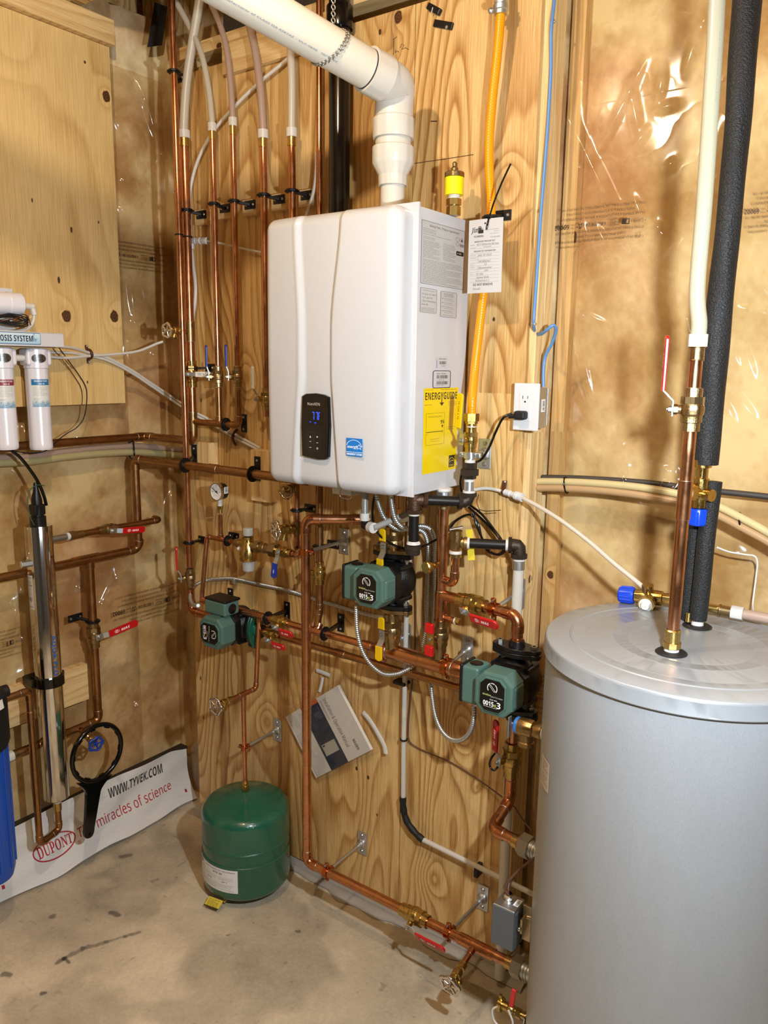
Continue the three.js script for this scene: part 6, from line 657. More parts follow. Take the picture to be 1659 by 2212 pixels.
tubeL('black wire looping along under the filter cartridges', [[16, 972, .09], [40, 976, .08], [70, 979, .07], [95, 975, .07], [110, 966, .06], [126, 950, .05]], 0.0018, MT.rubber);
hose('power_cable', 'thick black double cord running down to the chrome cylinder top', 'cord', [[-20, 955, .1], [10, 965, .1], [40, 985, .1], [65, 1015, .105], [84, 1045, .11], [96, 1075, .11], [100, 1092, .112]].map(([a, b, x]) => Xp(a, b, x)), 0.0052, MT.gloss, 80);
// plastic tubes along the left wall
for (const [lab, y, r, mat, x] of [['pinkish plastic tube along the left wall, upper of two', 0, 0.0115, MT.pexPink, .024], ['pale greenish plastic tube along the left wall, lower of two', 1, 0.0125, std({ color: 0xb9ad7d, roughness: 0.3, transmission: 0.2 }), .028]]) { const L = y ? [[-40, 1001], [60, 997], [150, 986], [230, 979], [300, 977], [392, 984]] : [[-40, 990], [60, 986], [150, 974], [230, 966], [300, 964], [392, 972]]; hose('plastic_tube', lab, 'tube', L.map(([a, b]) => Xp(a, b, x)), r, mat, 60); }
solo('cable_tie', 'black cable tie round the two plastic tubes on the left wall', 'cable tie', (() => { const c = Xp(283, 971, 0.026); return sweep(curve([v3(0.042, c.y + 0.03, c.z), v3(0.043, c.y, c.z), v3(0.043, c.y - 0.024, c.z), v3(0.02, c.y - 0.03, c.z), v3(0.01, c.y + 0.02, c.z), v3(0.042, c.y + 0.03, c.z)], 50), 0.0028, 8); })(), MT.gloss);
// ultraviolet cylinder
{ const R = 0.0415, a = Xp(103, 1137, wX + R), b = Xp(141, 1727, wX + R), z = (a.z + b.z) / 2 + 0.006, t = thing('uv_cylinder', 'tall chrome ultraviolet cylinder standing upright on the left wall', 'water filter', v3(wX, b.y, z)), y1 = a.y, y0 = b.y; const C = (y) => v3(wX, y, z);
  part(t, 'cylinder', lathe([[0, y0], [R * 0.99, y0], [R, y0 + 0.002], [R, y1 - 0.002], [R * 0.985, y1], [0, y1]], v3(wX, 0, z), YAX, 64, 0.4), std({ color: 0xd6d2cc, metalness: 1, roughness: 0.09 }));
  const a0 = Math.atan2(EYE.x - wX, EYE.z - z), patch = (A, B, ya, yb, m, nm, lab) => part(t, nm, grid(14, 2, (u, v) => { const q = a0 + lerp(A, B, u); return [wX + Math.sin(q) * (R + 0.0006), lerp(ya, yb, v), z + Math.cos(q) * (R + 0.0006), u, v]; }), m, lab); const y = (py) => rowY(wX + R * 0.7, z + R * 0.7, py);
  patch(-1.45, -0.72, y(1318), y(1244), std({ roughness: 0.5, map: canvasTex(96, 420, (g, W, H) => { g.fillStyle = '#c9c4bb'; g.fillRect(0, 0, W, H); text(g, 'AL FLO', 16, 40, 20, '#222', 'bold '); fine(g, 12, 70, 74, 3, 14, '#333', 4); bars(g, 12, 116, 70, 20); fine(g, 12, 150, 70, 9, 12, '#555'); bars(g, 20, 270, 60, 50); text(g, '@ CE', 30, 396, 24, '#222', 'bold '); }) }), 'sticker', 'narrow printed sticker');
  patch(0.28, 1.0, y(1478), y(1375), std({ transparent: true, roughness: 0.4, side: THREE.DoubleSide, map: canvasTex(110, 420, (g, W, H) => { g.clearRect(0, 0, W, H); g.save(); g.translate(28, 6); g.rotate(Math.PI / 2); g.scale(1, -1); g.scale(1, -1); g.fillStyle = '#2f62b0'; g.font = 'bold 74px sans-serif'; g.fillText('AQUA FLO', 0, 8, 410); g.restore(); }) }), 'marking', 'blue upright lettering');
  part(t, 'lamp_cap', [lathe([[0, 0], [0.0245, 0], [0.0245, 0.028], [0.019, 0.029], [0.018, 0.06], [0.0165, 0.062], [0.0165, 0.082], [0.0095, 0.108], [0.006, 0.135], [0, 0.135]], C(y1), YAX, 30, 0.5), box(v3(wX, y1 + 0.05, z), v3(0.034, 0.034, 0.038), 0.004)], MT.black);
  const s = v3(wX + R * 0.2, y(1217), z + R), sp = v3(-0.15, 0, 1).normalize(); part(t, 'sensor', [hex(add(s, sp, -0.006), add(s, sp, 0.026), 0.0115), cyl(add(s, sp, -0.02), s, 0.008)], MT.nut); part(t, 'sensor_face', cyl(add(s, sp, 0.026), add(s, sp, 0.0275), 0.0095, 0.0095, 18), MT.pexWhite);
  hose('ground_wire', 'thin green ground wire looping beside the chrome cylinder top', 'wire', [Xp(74, 1134, wX + R), Xp(66, 1118, .13), Xp(60, 1085, .12), Xp(66, 1058, .12), Xp(80, 1048, .12), Xp(96, 1049, .115)], 0.0016, plain(0x33523f, 0.5), 50);
  const cl = thing('pipe_hanger', 'wide black plastic clamp holding the chrome cylinder to its board', 'pipe clamp', v3(0.05, y(1480), z)), cy = y(1478); part(cl, 'ring', [band(v3(wX, cy - 0.016, z), v3(wX, cy + 0.016, z), R + 0.0003, R + 0.007, 40)], MT.gloss); part(cl, 'base', [span(0.05, wX - R * 0.6, cy - 0.016, cy + 0.016, z - 0.055, z + 0.055, 0.004), span(0.05, wX + 0.0, cy - 0.014, cy + 0.014, z - R - 0.016, z - R - 0.005, 0.003), span(0.05, wX + 0.0, cy - 0.014, cy + 0.014, z + R + 0.005, z + R + 0.016, 0.003)], MT.gloss);
  // outlet at the top: nipple, adapter, valve, elbow back to the wall
  const py = rowY(wX, z - R, 1165), o = v3(wX, py, z - R), at = (px) => v3(wX, py, colZ(wX, py, px)), zE = at(345), t2 = copper('copper outlet pipe from the top of the chrome cylinder to an elbow at the right', o); part(t2, 'nipple', cyl(add(o, Za, 0.004), at(150), 0.0105, 0.0105, 18), MT.nut); part(t2, 'thread_tape', cyl(at(143), at(149), 0.0128, 0.0125, 18), MT.tape); part(t2, 'adapter', [hex(at(150), at(160), 0.0155, 8), cyl(at(160), at(178), 0.0135, 0.0128, 20)], MT.bronze); run(t2, [at(172), zE, v3(0.075, py, zE.z)], 0.0111, MT.copperOld);
  ballValve('bronze ball valve with a red handle on the chrome cylinder outlet', at(232), nZ, v3(1, -0.05, 0.25), { r: 0.0111, kind: 'red', ang: 0.1, len: 0.122, w: 0.016, rise: 0.008 });
  // inlet at the bottom
  const bo = C(y0), e1 = v3(wX, rowY(wX, z, 1792), z), e2 = v3(wX + 0.01, Yp(88, 1806, 0).y, 0), zS = colZ(wX + 0.02, e1.y, 86), e3 = v3(wX + 0.02, e1.y - 0.004, zS), tp = v3(e3.x, rowY(e3.x, e3.z, 1492), e3.z), t3 = copper('copper standpipe from under the chrome cylinder up to the blue filter housing', e3); part(t3, 'nipple', cyl(add(bo, YAX, 0.004), add(bo, nY, 0.02), 0.0125), MT.nut); part(t3, 'thread_tape', cyl(add(bo, nY, 0.012), add(bo, nY, 0.024), 0.0145, 0.0135, 18), MT.tape); part(t3, 'adapter', [cyl(add(bo, nY, 0.022), add(bo, nY, 0.05), 0.0142, 0.0138, 20)], MT.brass); run(t3, [add(bo, nY, 0.045), e1, e3, tp, add(tp, Za, 0.2)], 0.0111, MT.copperOld); coupling(t3, VX(e3, 1548), YAX, 0.0111, 0.036, MT.copperOld); }
// level main on the left wall with its tee, joining the thick pipe
{ const x = 0.062, y = Xp(326, 1179, x).y, zE = SZ, t = copper('brown copper main along the left wall behind the chrome cylinder, turning up at the corner', v3(x, y, 0.4)), at = (px) => v3(x, y, colZ(x, y, px)), up = v3(0.075, y + 0.14, zE); run(t, [v3(x, y, 1.0), v3(x + 0.006, y, zE), v3(0.075, Xp(335, 1168, 0.075).y + 0.0, zE)], 0.0143, MT.copperOld); const T = at(193); tee(t, T, Za, nY, 0.0143, 0.0143, MT.copperOld); coupling(t, at(166), Za, 0.0143, 0.03, MT.copperFit);
  const lo = v3(x, rowY(x, T.z, 1556), T.z), t2 = copper('brown copper pipe dropping from the main on the left wall past a red valve', lo), cap = v3(x, lo.y - 0.002, colZ(x, lo.y, 40)); run(t2, [T, lo, cap], 0.0143, MT.copperOld); part(t2, 'adapter', [cyl(cap, add(cap, Za, 0.022), 0.0155)], MT.bronze); part(t2, 'end_plug', lathe([[0, 0], [0.0165, 0], [0.0165, 0.02], [0.0125, 0.04], [0, 0.042]], add(cap, Za, 0.02), Za, 24, 0.6), plain(0xd6d3c8, 0.5));
  ballValve('large bronze ball valve with a red handle on the dropping pipe', v3(x, rowY(x, T.z, 1371), T.z), YAX, v3(1, 0, 0.1), { r: 0.0148, kind: 'red', ang: 1.42, len: 0.145, w: 0.02, rise: 0.008 });
  hanger('black hanger with a wide plate on the dropping pipe', v3(x, rowY(x, T.z, 1342), T.z), YAX, 0.0146, Xp(162, 1334, 0.016), Za, 0.055, Xa);
  const d0 = v3(x, lo.y, colZ(x, lo.y, 170)), d1 = add(d0, v3(0.94, -0.12, 0.12).normalize(), 0.06), dd = dirOf(d0, d1); part(t2, 'drain_branch', [cyl(d0, d1, 0.0079, 0.0079, 14), cyl(d0, add(d0, dd, 0.026), 0.0098)], MT.copperOld); drainValve('brass drain tap with a blue wheel seen through the black filter wrench', d1, dd, v3(0.2, -1, 0), { r: 0.0088, R: 0.024, wheel: plain(0x1a3c96, 0.35), len: 0.058 }); }
// black filter wrench hanging on the chrome cylinder's inlet pipe
{ const X0 = 0.165, c = Xp(210, 1626, X0), e = Xp(191, 1799, X0), t = thing('filter_wrench', 'black plastic filter wrench, a large ring with a handle, hanging on the left wall', 'tool', c), dn = dirOf(c, e), R = 0.098, L = c.distanceTo(e), sd = dn.clone().cross(Xa).normalize(); const pt = (s, w) => c.clone().addScaledVector(dn, s).addScaledVector(sd, w);
  const wp = []; for (let i = 0; i <= 64; i++) { const a = i / 64 * Math.PI * 2; wp.push(pt(R * Math.cos(a), R * 0.97 * Math.sin(a))); } const rg = sweep(wp, 0.0082, 10, false); part(t, 'ring', rg, MT.gloss); const teeth = []; for (let i = 0; i < 10; i++) { const a = i / 10 * Math.PI * 2 + 0.3; teeth.push(obox(pt((R - 0.012) * Math.cos(a), (R - 0.012) * Math.sin(a)), pt((R - 0.002) * Math.cos(a), (R - 0.002) * Math.sin(a)), 0.018, 0.011, Xa)); } part(t, 'teeth', teeth, MT.gloss);
  const s = new THREE.Shape(); s.moveTo(0.092, -0.066); s.quadraticCurveTo(0.118, -0.03, 0.14, -0.026); s.lineTo(L - 0.014, -0.017); s.quadraticCurveTo(L + 0.016, -0.02, L + 0.016, 0); s.quadraticCurveTo(L + 0.016, 0.02, L - 0.014, 0.017); s.lineTo(0.14, 0.026); s.quadraticCurveTo(0.118, 0.03, 0.092, 0.066); s.quadraticCurveTo(0.102, 0.02, 0.102, 0); s.quadraticCurveTo(0.102, -0.02, 0.092, -0.066); const h = new THREE.Path(); h.absellipse(L, 0, 0.0062, 0.0062, 0, Math.PI * 2); s.holes.push(h); const g = new THREE.ExtrudeGeometry(s, { depth: 0.01, bevelEnabled: true, bevelSize: 0.0018, bevelThickness: 0.0018, bevelSegments: 2, curveSegments: 14 }); g.translate(0, 0, -0.005); g.applyMatrix4(new THREE.Matrix4().makeBasis(dn, sd, dn.clone().cross(sd))); g.translate(c.x, c.y, c.z); part(t, 'handle', g, MT.gloss); }
// big blue filter housing at the left edge
{ const x = 0.16, R = 0.078, yT = Xp(20, 1585, x).y, yB = Xp(15, 1893, x + 0.04).y, z = colZ(x, (yT + yB) / 2, 30) + R * 1.18, t = thing('filter_housing', 'big blue filter housing with black cap at the lower left edge', 'water filter', v3(x, yB, z)); const pr = [[0, yB - 0.012], [0.04, yB - 0.012], [0.05, yB]]; pr.push([R * 0.86, yB + 0.002], [R * 0.95, yB + 0.03], [R * 0.98, yT]); part(t, 'sump', [lathe(pr, v3(x, 0, z), YAX, 48, 0.6), ...Array.from({ length: 12 }, (_, i) => { const a = i / 12 * 6.283; return obox(v3(x + Math.cos(a) * R * 0.965, yB + 0.04, z + Math.sin(a) * R * 0.965), v3(x + Math.cos(a) * R * 0.975, yT, z + Math.sin(a) * R * 0.975), 0.009, 0.006, v3(Math.cos(a), 0, Math.sin(a)), 0.002); })], plain(0x1b4fb0, 0.34));
  const yC = Xp(25, 1482, x + 0.03).y; part(t, 'cap', [lathe([[0, yC], [R * 0.92, yC], [R * 1.06, yC - 0.012], [R * 1.1, yC - 0.04], [R * 1.1, yT + 0.01], [R * 1.0, yT - 0.012], [0, yT - 0.012]], v3(x, 0, z), YAX, 48, 0.5), cyl(v3(x, yC - 0.022, z - R * 0.95), v3(x, yC - 0.022, z - R * 1.25), 0.019, 0.019, 22)], MT.rubber); const a0 = Math.atan2(EYE.x - x, EYE.z - z); part(t, 'cap_label', grid(12, 2, (u, v) => { const a = a0 + lerp(-0.4, 1.0, u); return [x + Math.sin(a) * (R * 1.085 + 0.003 - 0.004 * v), yC - lerp(0.04, 0.012, v), z + Math.cos(a) * (R * 1.085 + 0.003 - 0.004 * v), u, v]; }), plain(0xe6e3da, 0.5)); }

// ================================================================ manual in its plastic bag
{ const q = (px, py, z = 0.012) => Zp(px, py, z), T = q(712, 1466), Rr = q(800, 1594), Bm = q(697, 1698), L = q(631, 1566), O = T.clone().add(Rr).add(Bm).add(L).multiplyScalar(0.25), ux = dirOf(L, Bm), uy = dirOf(L, T).addScaledVector(ux, -dirOf(L, T).dot(ux)).normalize(); const W = (L.distanceTo(Bm) + T.distanceTo(Rr)) / 2, H = (L.distanceTo(T) + Bm.distanceTo(Rr)) / 2, t = thing('manual_bag', 'installation manual in a clear plastic bag pinned to the plywood', 'booklet', O), n = v3(0, 0, 1), q4 = new THREE.Quaternion().setFromRotationMatrix(new THREE.Matrix4().makeBasis(ux, uy, n));
  part(t, 'booklet', box(v3(O.x, O.y, 0.0125), v3(W, H, 0.012), 0.0015, q4), MT.paper);
  part(t, 'cover', quad(v3(O.x, O.y, 0.0192), ux, uy, W, H), std({ color: 0xe6e6e6, roughness: 0.55, map: canvasTex(1024, 760, (g, w, h) => { g.fillStyle = '#e4e1da'; g.fillRect(0, 0, w, h); g.font = 'bold 44px sans-serif'; g.fillStyle = '#2b2730'; g.fillText('NAVIEN', 770, 140, 190); g.fillStyle = '#b22'; g.fillText('\u25e4', 736, 140); g.fillStyle = '#2c2c30'; g.font = '58px sans-serif'; g.fillText('Installation & Operation Manual', 60, 236, 780); fine(g, 60, 262, 330, 2, 14, '#555', 5); g.fillStyle = '#1d2742'; g.fillRect(60, 300, 964, 236); g.fillStyle = '#d2642c'; g.fillRect(0, 300, 60, 236); fine(g, 100, 330, 60, 1, 12, '#aab', 4); fine(g, 180, 330, 110, 6, 16, '#8b93a8', 4); g.fillStyle = '#b9b8ac'; g.fillRect(636, 330, 176, 180); g.fillStyle = '#2a2a24'; g.fillRect(650, 470, 22, 30); g.fillStyle = '#222'; g.beginPath(); g.roundRect(160, 556, 110, 40, 12); g.stroke(); text(g, 'C US', 178, 586, 26, '#222', 'bold '); bars(g, 330, 572, 130, 46); fine(g, 60, 560, 80, 3, 16, '#666'); fine(g, 330, 640, 430, 7, 16, '#666'); fine(g, 40, 640, 220, 6, 18, '#777'); }) }));
  const film = std({ color: 0xfaf8f4, roughness: 0.12, transmission: 1, thickness: 0, ior: 1.5, side: THREE.DoubleSide }); part(t, 'plastic_bag', grid(40, 40, (u, v) => { const a = (u - 0.5) * (W + 0.035), b = (v - 0.5) * (H + 0.045) + 0.008, p = O.clone().addScaledVector(ux, a).addScaledVector(uy, b), e = Math.min(u, 1 - u, v, 1 - v); return [p.x, p.y, lerp(0.008, 0.0215, smooth(0, 0.08, e)) + 0.004 * Math.abs(vn(u * 9 + 3 * v, v * 7, 91) - 0.5)]; }), film);
  const strip = (pts, w, nm, mt) => { const c = curve(pts, 30); part(t, nm, grid(4, 30, (u, v, i, j) => { const p = c[j], k = c[Math.min(30, j + 1)].clone().sub(c[Math.max(0, j - 1)]).normalize(), s = v3(-k.y, k.x, 0).normalize(); return [p.x + s.x * (u - 0.5) * w, p.y + s.y * (u - 0.5) * w, p.z + 0.003 * Math.sin(u * 3.1)]; }), mt ?? std({ color: 0xd0cdc6, roughness: 0.4, side: THREE.DoubleSide })); };
  strip([q(784, 1538, .014), q(800, 1558, .018), q(818, 1588, .022), q(830, 1612, .024), q(833, 1628, .024)], 0.018, 'carry_strap'); strip([q(684, 1448, .01), q(700, 1454, .012), q(714, 1460, .013)], 0.014, 'carry_strap'); strip([q(716, 1452, .02), q(738, 1478, .02), q(768, 1514, .02), q(798, 1536, .016)], 0.034, 'bag_mouth', film); strip([q(690, 1494, .01), q(694, 1478, .01), q(697, 1462, .01)], 0.012, 'bag_fold'); }

// ================================================================ condensate line, sensor cable, conduits
{ const cp = (px, py, z) => Zp(px, py, z), a = cp(886, 1200, .022), t = thing('condensate_pipe', 'white plastic pipe down the plywood with a black taped bend, running off to the right', 'pipe', a), p1 = VX(a, 1470), A0 = [v3(a.x, BY0 - 0.1, a.z), ...[[879, 1300], [876, 1400], [874, 1500], [872, 1600], [871, 1726]].map(([x, y]) => cp(x, y, .022))]; part(t, 'pipe', sweep(curve(A0, 60), 0.0078, 16), MT.pvc);
  const B0 = [[870, 1722], [872, 1750], [880, 1776], [896, 1798], [914, 1815]].map(([x, y]) => cp(x, y, .024)); part(t, 'taped_bend', sweep(curve(B0, 60), (s) => 0.0102 + 0.0012 * Math.sin(s * 190) * vn(s * 60, 1, 4), 16), MT.rubber, 'black tape wrap'); const e = cp(910, 1812, .024), f = cp(1165, 1938, .03); part(t, 'pipe', cyl(e, f, 0.0078, 0.0078, 18), MT.pvc);
  const clip = (px, py, w, h, lab) => solo('pipe_clip', lab, 'clip', [span(cp(px, py, .015).x - w / 2, cp(px, py, .015).x + w / 2, cp(px, py, .015).y - h / 2, cp(px, py, .015).y + h / 2, 0.0005, 0.034, 0.003)], MT.black); clip(868, 1473, 0.044, 0.011, 'black clip across the white pipe below the manifold'); clip(1034, 1878, 0.014, 0.036, 'black clip on the sloping run of the white pipe'); solo('cable_tie', 'thin black tie round the white pipe and the brown cable', 'cable tie', band(cp(872, 1599, .022), cp(872, 1596, .022), 0.008, 0.0115, 20), MT.black);
  hose('sensor_cable', 'thin brown sensor cable down beside the white pipe and across to the tank', 'cable', [[893, 1195, .008], [898, 1300, .008], [897, 1370, .006], [896, 1400, .006], [888, 1500, .01], [882, 1570, .012], [884, 1600, .012], [900, 1614, .006], [930, 1628, .006], [970, 1645, .006], [1010, 1668, .006], [1050, 1696, .01], [1085, 1722, .03], [1110, 1742, .06], [1130, 1772, .1], [1150, 1795, .15]].map(([x, y, z]) => cp(x, y, z)), 0.0022, MT.cableBrown, 120); }
armor('armored cable arching from the left circulator along the plywood behind the tall pipe', [[428, 1308, .2], [417, 1306, .17], [411, 1293, .13], [414, 1275, .08], [428, 1260, .03], [450, 1253, .012], [480, 1250, .01], [502, 1250, .01], [560, 1262, .01], [620, 1275, .01], [700, 1300, .01], [760, 1318, .012], [812, 1331, .02], [830, 1333, .05]].map(([x, y, z]) => Zp(x, y, z)));
armor('armored cable looping from the middle circulator down under the manifold', [[770, 1307, .19], [770, 1330, .19], [773, 1370, .185], [784, 1408, .175], [803, 1437, .16], [830, 1456, .14], [860, 1455, .12], [886, 1442, .1], [893, 1436, .08]].map(([x, y, z]) => Zp(x, y, z)));
armor('armored cable hanging in a loop from the right circulator', [[1024, 1524, .21], [1024, 1545, .21], [1018, 1575, .2], [1004, 1594, .185], [985, 1600, .17], [966, 1592, .15], [950, 1572, .13], [940, 1545, .11], [934, 1510, .09], [931, 1485, .07], [930, 1465, .045]].map(([x, y, z]) => Zp(x, y, z)));
armor('armored cable from the boiler underside swinging right behind the drip leg, left one', [[812, 1066, .2], [818, 1090, .2], [830, 1118, .19], [846, 1136, .17], [865, 1144, .14], [895, 1142, .1], [915, 1150, .07], [924, 1172, .05], [926, 1210, .035], [924, 1300, .03], [921, 1360, .03], [914, 1395, .03]].map(([x, y, z]) => Zp(x, y, z)));
armor('armored cable from the boiler underside swinging right behind the drip leg, right one', [[844, 1066, .2], [847, 1092, .2], [854, 1120, .19], [866, 1136, .17], [885, 1142, .13], [908, 1136, .09], [928, 1142, .06], [938, 1165, .04], [938, 1210, .03], [938, 1300, .025], [935, 1350, .025]].map(([x, y, z]) => Zp(x, y, z)));
solo('cable_staple', 'small metal staple on the armored cable over the left circulator', 'staple', box(Zp(507, 1255, 0.012), v3(0.014, 0.02, 0.018), 0.003), MT.steel);
solo('mounting_strap', 'pale metal strip slanting under the boiler behind the hoses', 'strap', obox(Zp(815, 1140, 0.03), Zp(885, 1118, 0.03), 0.018, 0.002, Za), MT.steel);
// white tube to the clear drain tube, at the stud
{ hose('plastic_tube', 'white plastic tube from the boiler to the clip on the stud', 'tube', [[1008, 1064, .03], [1022, 1059, .02], [1045, 1055, .015], [1068, 1057, .015], [1092, 1064, .02]].map(([a, b, z]) => Zp(a, b, z)), 0.0048, MT.tubeWhite, 40); const k = thing('tube_clip', 'copper-brown clip holding the white tube at the plywood edge', 'clip', Zp(1089, 1052, 0.01)); part(k, 'strap', [obox(Zp(1091, 1038, 0.004), Zp(1087, 1060, 0.018), 0.013, 0.004, Za, 0.0015), ring(Zp(1086, 1062, 0.018), v3(1, -0.25, 0).normalize(), 0.0062, 0.0025, 18, 6)], MT.brown); part(k, 'screw', ball(Zp(1091, 1041, 0.008), 0.004), MT.steel);
  const a = Zp(1091, 1063, 0.022), b = Zp(1129, 1075, 0.035), d = dirOf(a, b), L = a.distanceTo(b); part(thing('tube_connector', 'white push-fit connector between the white tube and the clear tube', 'tube fitting', a), 'body', lathe([[0.004, 0], [0.0085, 0], [0.0085, L * 0.3], [0.0065, L * 0.33], [0.009, L * 0.55], [0.0115, L * 0.6], [0.0115, L * 0.75], [0.0095, L * 0.78], [0.0115, L * 0.82], [0.0115, L], [0.004, L]], a, d, 22, 0.5), MT.white); }
// ================================================================ the grey storage tank
const KX = 2.04, KZ = 0.3, KR = 0.28, KY = 1.232;
{ const speck = dataTex(512, 512, (u, v, o) => { const k = 0.93 + 0.07 * vn(u * 512, v * 512, 401) + 0.03 * (fbm(u * 12, v * 12, 402, 3) - 0.5); o[0] = k; o[1] = k; o[2] = k; });
  const paint = std({ color: 0xa9adb0, metalness: 0.3, roughness: 0.36, map: rep(speck, 6, 5), bumpMap: rep(castBump, 60, 40), bumpScale: 0.0001 }), lidPaint = std({ color: 0x9ea2a4, metalness: 0.45, roughness: 0.34 });
  const t = thing('storage_tank', 'tall grey metallic hot water storage tank at the right', 'tank', v3(KX, 0, KZ)); const rr = [[0, 0.012], [KR - 0.02, 0.012], [KR - 0.02, 0.03], [KR, 0.034], [KR, KY - 0.037], [KR - 0.003, KY - 0.036], [KR - 0.003, KY - 0.035], [KR + 0.004, KY - 0.0345], [KR + 0.006, KY - 0.032], [KR + 0.0045, KY - 0.029], [KR + 0.004, KY - 0.008]];
  part(t, 'jacket', lathe(rr.slice(0, 6), v3(KX, 0, KZ), YAX, 120, 0.5), paint); const cp = [[KR - 0.004, KY - 0.0345], ...rr.slice(7)]; for (let i = 1; i <= 8; i++) { const a = i / 8 * Math.PI / 2; cp.push([KR - 0.004 + 0.008 * Math.cos(a), KY - 0.008 + 0.008 * Math.sin(a)]); }
  const rib = (r, h) => cp.push([r + 0.003, KY + 0.001], [r + 0.001, KY + 0.001 + h], [r - 0.001, KY + 0.001 + h], [r - 0.003, KY + 0.001]); rib(0.232, 0.0016); rib(0.205, -0.0008); rib(0.148, 0.001); rib(0.118, -0.0008); cp.push([0.06, KY + 0.002], [0, KY + 0.002]); part(t, 'lid', lathe(cp, v3(KX, 0, KZ), YAX, 120, 0.5), lidPaint);
  const aOf = (px, py) => { let best = 0, bd = 1e9; for (let a = -3.14; a < 3.14; a += 0.004) { const p = v3(KX + Math.sin(a) * KR, 0, KZ + Math.cos(a) * KR), n = v3(Math.sin(a), 0, Math.cos(a)); if (n.dot(v3(EYE.x - p.x, 0, EYE.z - p.z)) < 0) continue; p.y = rowY(p.x, p.z, py); const c = colX(p.y, p.z, px); const d = Math.abs(c - p.x); if (d < bd) { bd = d; best = a; } } return best; };
  const s0 = aOf(1169, 1690), s1 = aOf(1186, 1690), sy = (py) => rowY(KX + Math.sin(s1) * KR, KZ + Math.cos(s1) * KR, py); part(t, 'warning_label', grid(10, 2, (u, v) => { const a = lerp(s0, s1, u); return [KX + Math.sin(a) * (KR + 0.0006), lerp(sy(1716), sy(1652), v), KZ + Math.cos(a) * (KR + 0.0006), u, v]; }), std({ roughness: 0.5, map: canvasTex(160, 256, (g, W, H) => { g.fillStyle = '#cdc4b4'; g.fillRect(0, 0, W, H); fine(g, 14, 20, 130, 9, 12, '#5a5148', 5); fine(g, 14, 136, 130, 9, 12, '#5a5148', 5); }) }), 'narrow printed label');
  const fp = Yp(1450, 1409, KY + 0.003), rp = Yp(1506, 1352, KY + 0.003); for (const p of [fp, rp]) part(t, 'rosette', lathe([[0.012, 0.0005], [0.029, 0], [0.03, 0.001], [0.027, 0.0035], [0.014, 0.0045]], v3(p.x, KY + 0.002, p.z), YAX, 32, 0.6), MT.rubber);
  // front pipe off the lid
  const fy = (py) => VX(fp, py), c = thing('tank_pipe', 'copper pipe topped by pale plastic tube, rising from the grey tank lid', 'pipe', fp); part(c, 'thread_tape', cyl(v3(fp.x, KY + 0.004, fp.z), fy(1398), 0.0142, 0.0138, 20), MT.tape); part(c, 'adapter', [hex(fy(1398), fy(1386), 0.0172, 8), lathe([[0.0148, 0], [0.0148, fy(1362).y - fy(1388).y], [0.0125, fy(1360).y - fy(1388).y + 0.001]], fy(1388), YAX, 24, 0.5)], MT.brass); const r = 0.0116;
  part(c, 'pipe', [cyl(fy(1362), fy(915), r, r, 22), cyl(fy(850), fy(775), r, r, 22)], MT.copper); for (const y of [1365, 1118, 1042, 930, 838]) part(c, 'solder_joint', ring(fy(y), YAX, r * 1.04, r * 0.08, 22, 6), MT.solder); coupling(c, fy(1080), YAX, r, 0.072, MT.copper); part(c, 'adapter', [cyl(fy(778), fy(750), 0.0133, 0.0133, 22), ring(fy(778), YAX, 0.013, 0.0014, 22, 6), ring(fy(750), YAX, 0.0135, 0.0016, 22, 6)], MT.bronze);
  part(c, 'crimp_collar', band(fy(749), fy(722), 0.012, 0.0168, 26), MT.pexWhite); const k = fy(730), up = [[1506, 640], [1522, 430], [1536, 220], [1546, 60], [1550, -30]].map(([a, b]) => Zp(a, b, fp.z)); part(c, 'plastic_tube', sweep(curve([k, fy(715), fy(700), ...up], 60), 0.0138, 20), std({ color: 0xb3af96, roughness: 0.28, transmission: 0.25 }));
  part(c, 'tube_print', grid(2, 60, (u, v) => { const q = curve([k, fy(700), ...up], 60)[Math.round(v * 60)], nr = EYE.clone().sub(q).setY(0).normalize(), a = 0.45 + 0.2 * (u - 0.5), s = v3(nr.z, 0, -nr.x); return [q.x + nr.x * Math.cos(a) * 0.01405 + s.x * Math.sin(a) * 0.01405, q.y, q.z + nr.z * Math.cos(a) * 0.01405 + s.z * Math.sin(a) * 0.01405, u, v]; }), std({ transparent: true, roughness: 0.4, side: THREE.DoubleSide, map: canvasTex(32, 1024, (g, W, H) => { g.clearRect(0, 0, W, H); g.translate(22, 20); g.rotate(Math.PI / 2); g.fillStyle = 'rgba(88,150,165,0.8)'; g.font = '20px sans-serif'; g.fillText('3/4 PEX  PURE 100 PSI', 110, 0); g.fillText('ASTM F876 F877', 610, 0); }) }));
  ballValve('bronze ball valve with a tall red handle standing off the tank pipe at the right', fy(885), YAX, v3(-0.92, 0, 0.4), { r: 0.0125, kind: 'red', ang: 0.02, len: 0.13, w: 0.014, rise: 0.018 });
  // insulated pipe with its mixing valve
  const foam = std({ color: 0x121212, roughness: 0.6, bumpMap: rep(foamBump, 9, 9), bumpScale: 0.0016 }), ry = (py) => VX(rp, py), lean = (a, b, z) => Zp(a, b, z);
  const i2 = thing('insulated_pipe', 'thick black foam-wrapped pipe rising to the ceiling at the right', 'pipe', lean(1523, 1005, rp.z)); const b0 = lean(1524, 1003, rp.z), b1 = lean(1618, -60, rp.z); part(i2, 'foam_sleeve', sweep(curve([b0, b0.clone().lerp(b1, 0.3), b0.clone().lerp(b1, 0.65).add(v3(0.004, 0, 0)), b1], 60), (s, a) => 0.0245 + 0.0014 * Math.sin(s * 9) + 0.0006 * Math.sin(a * 3 + s * 30), 26), foam);
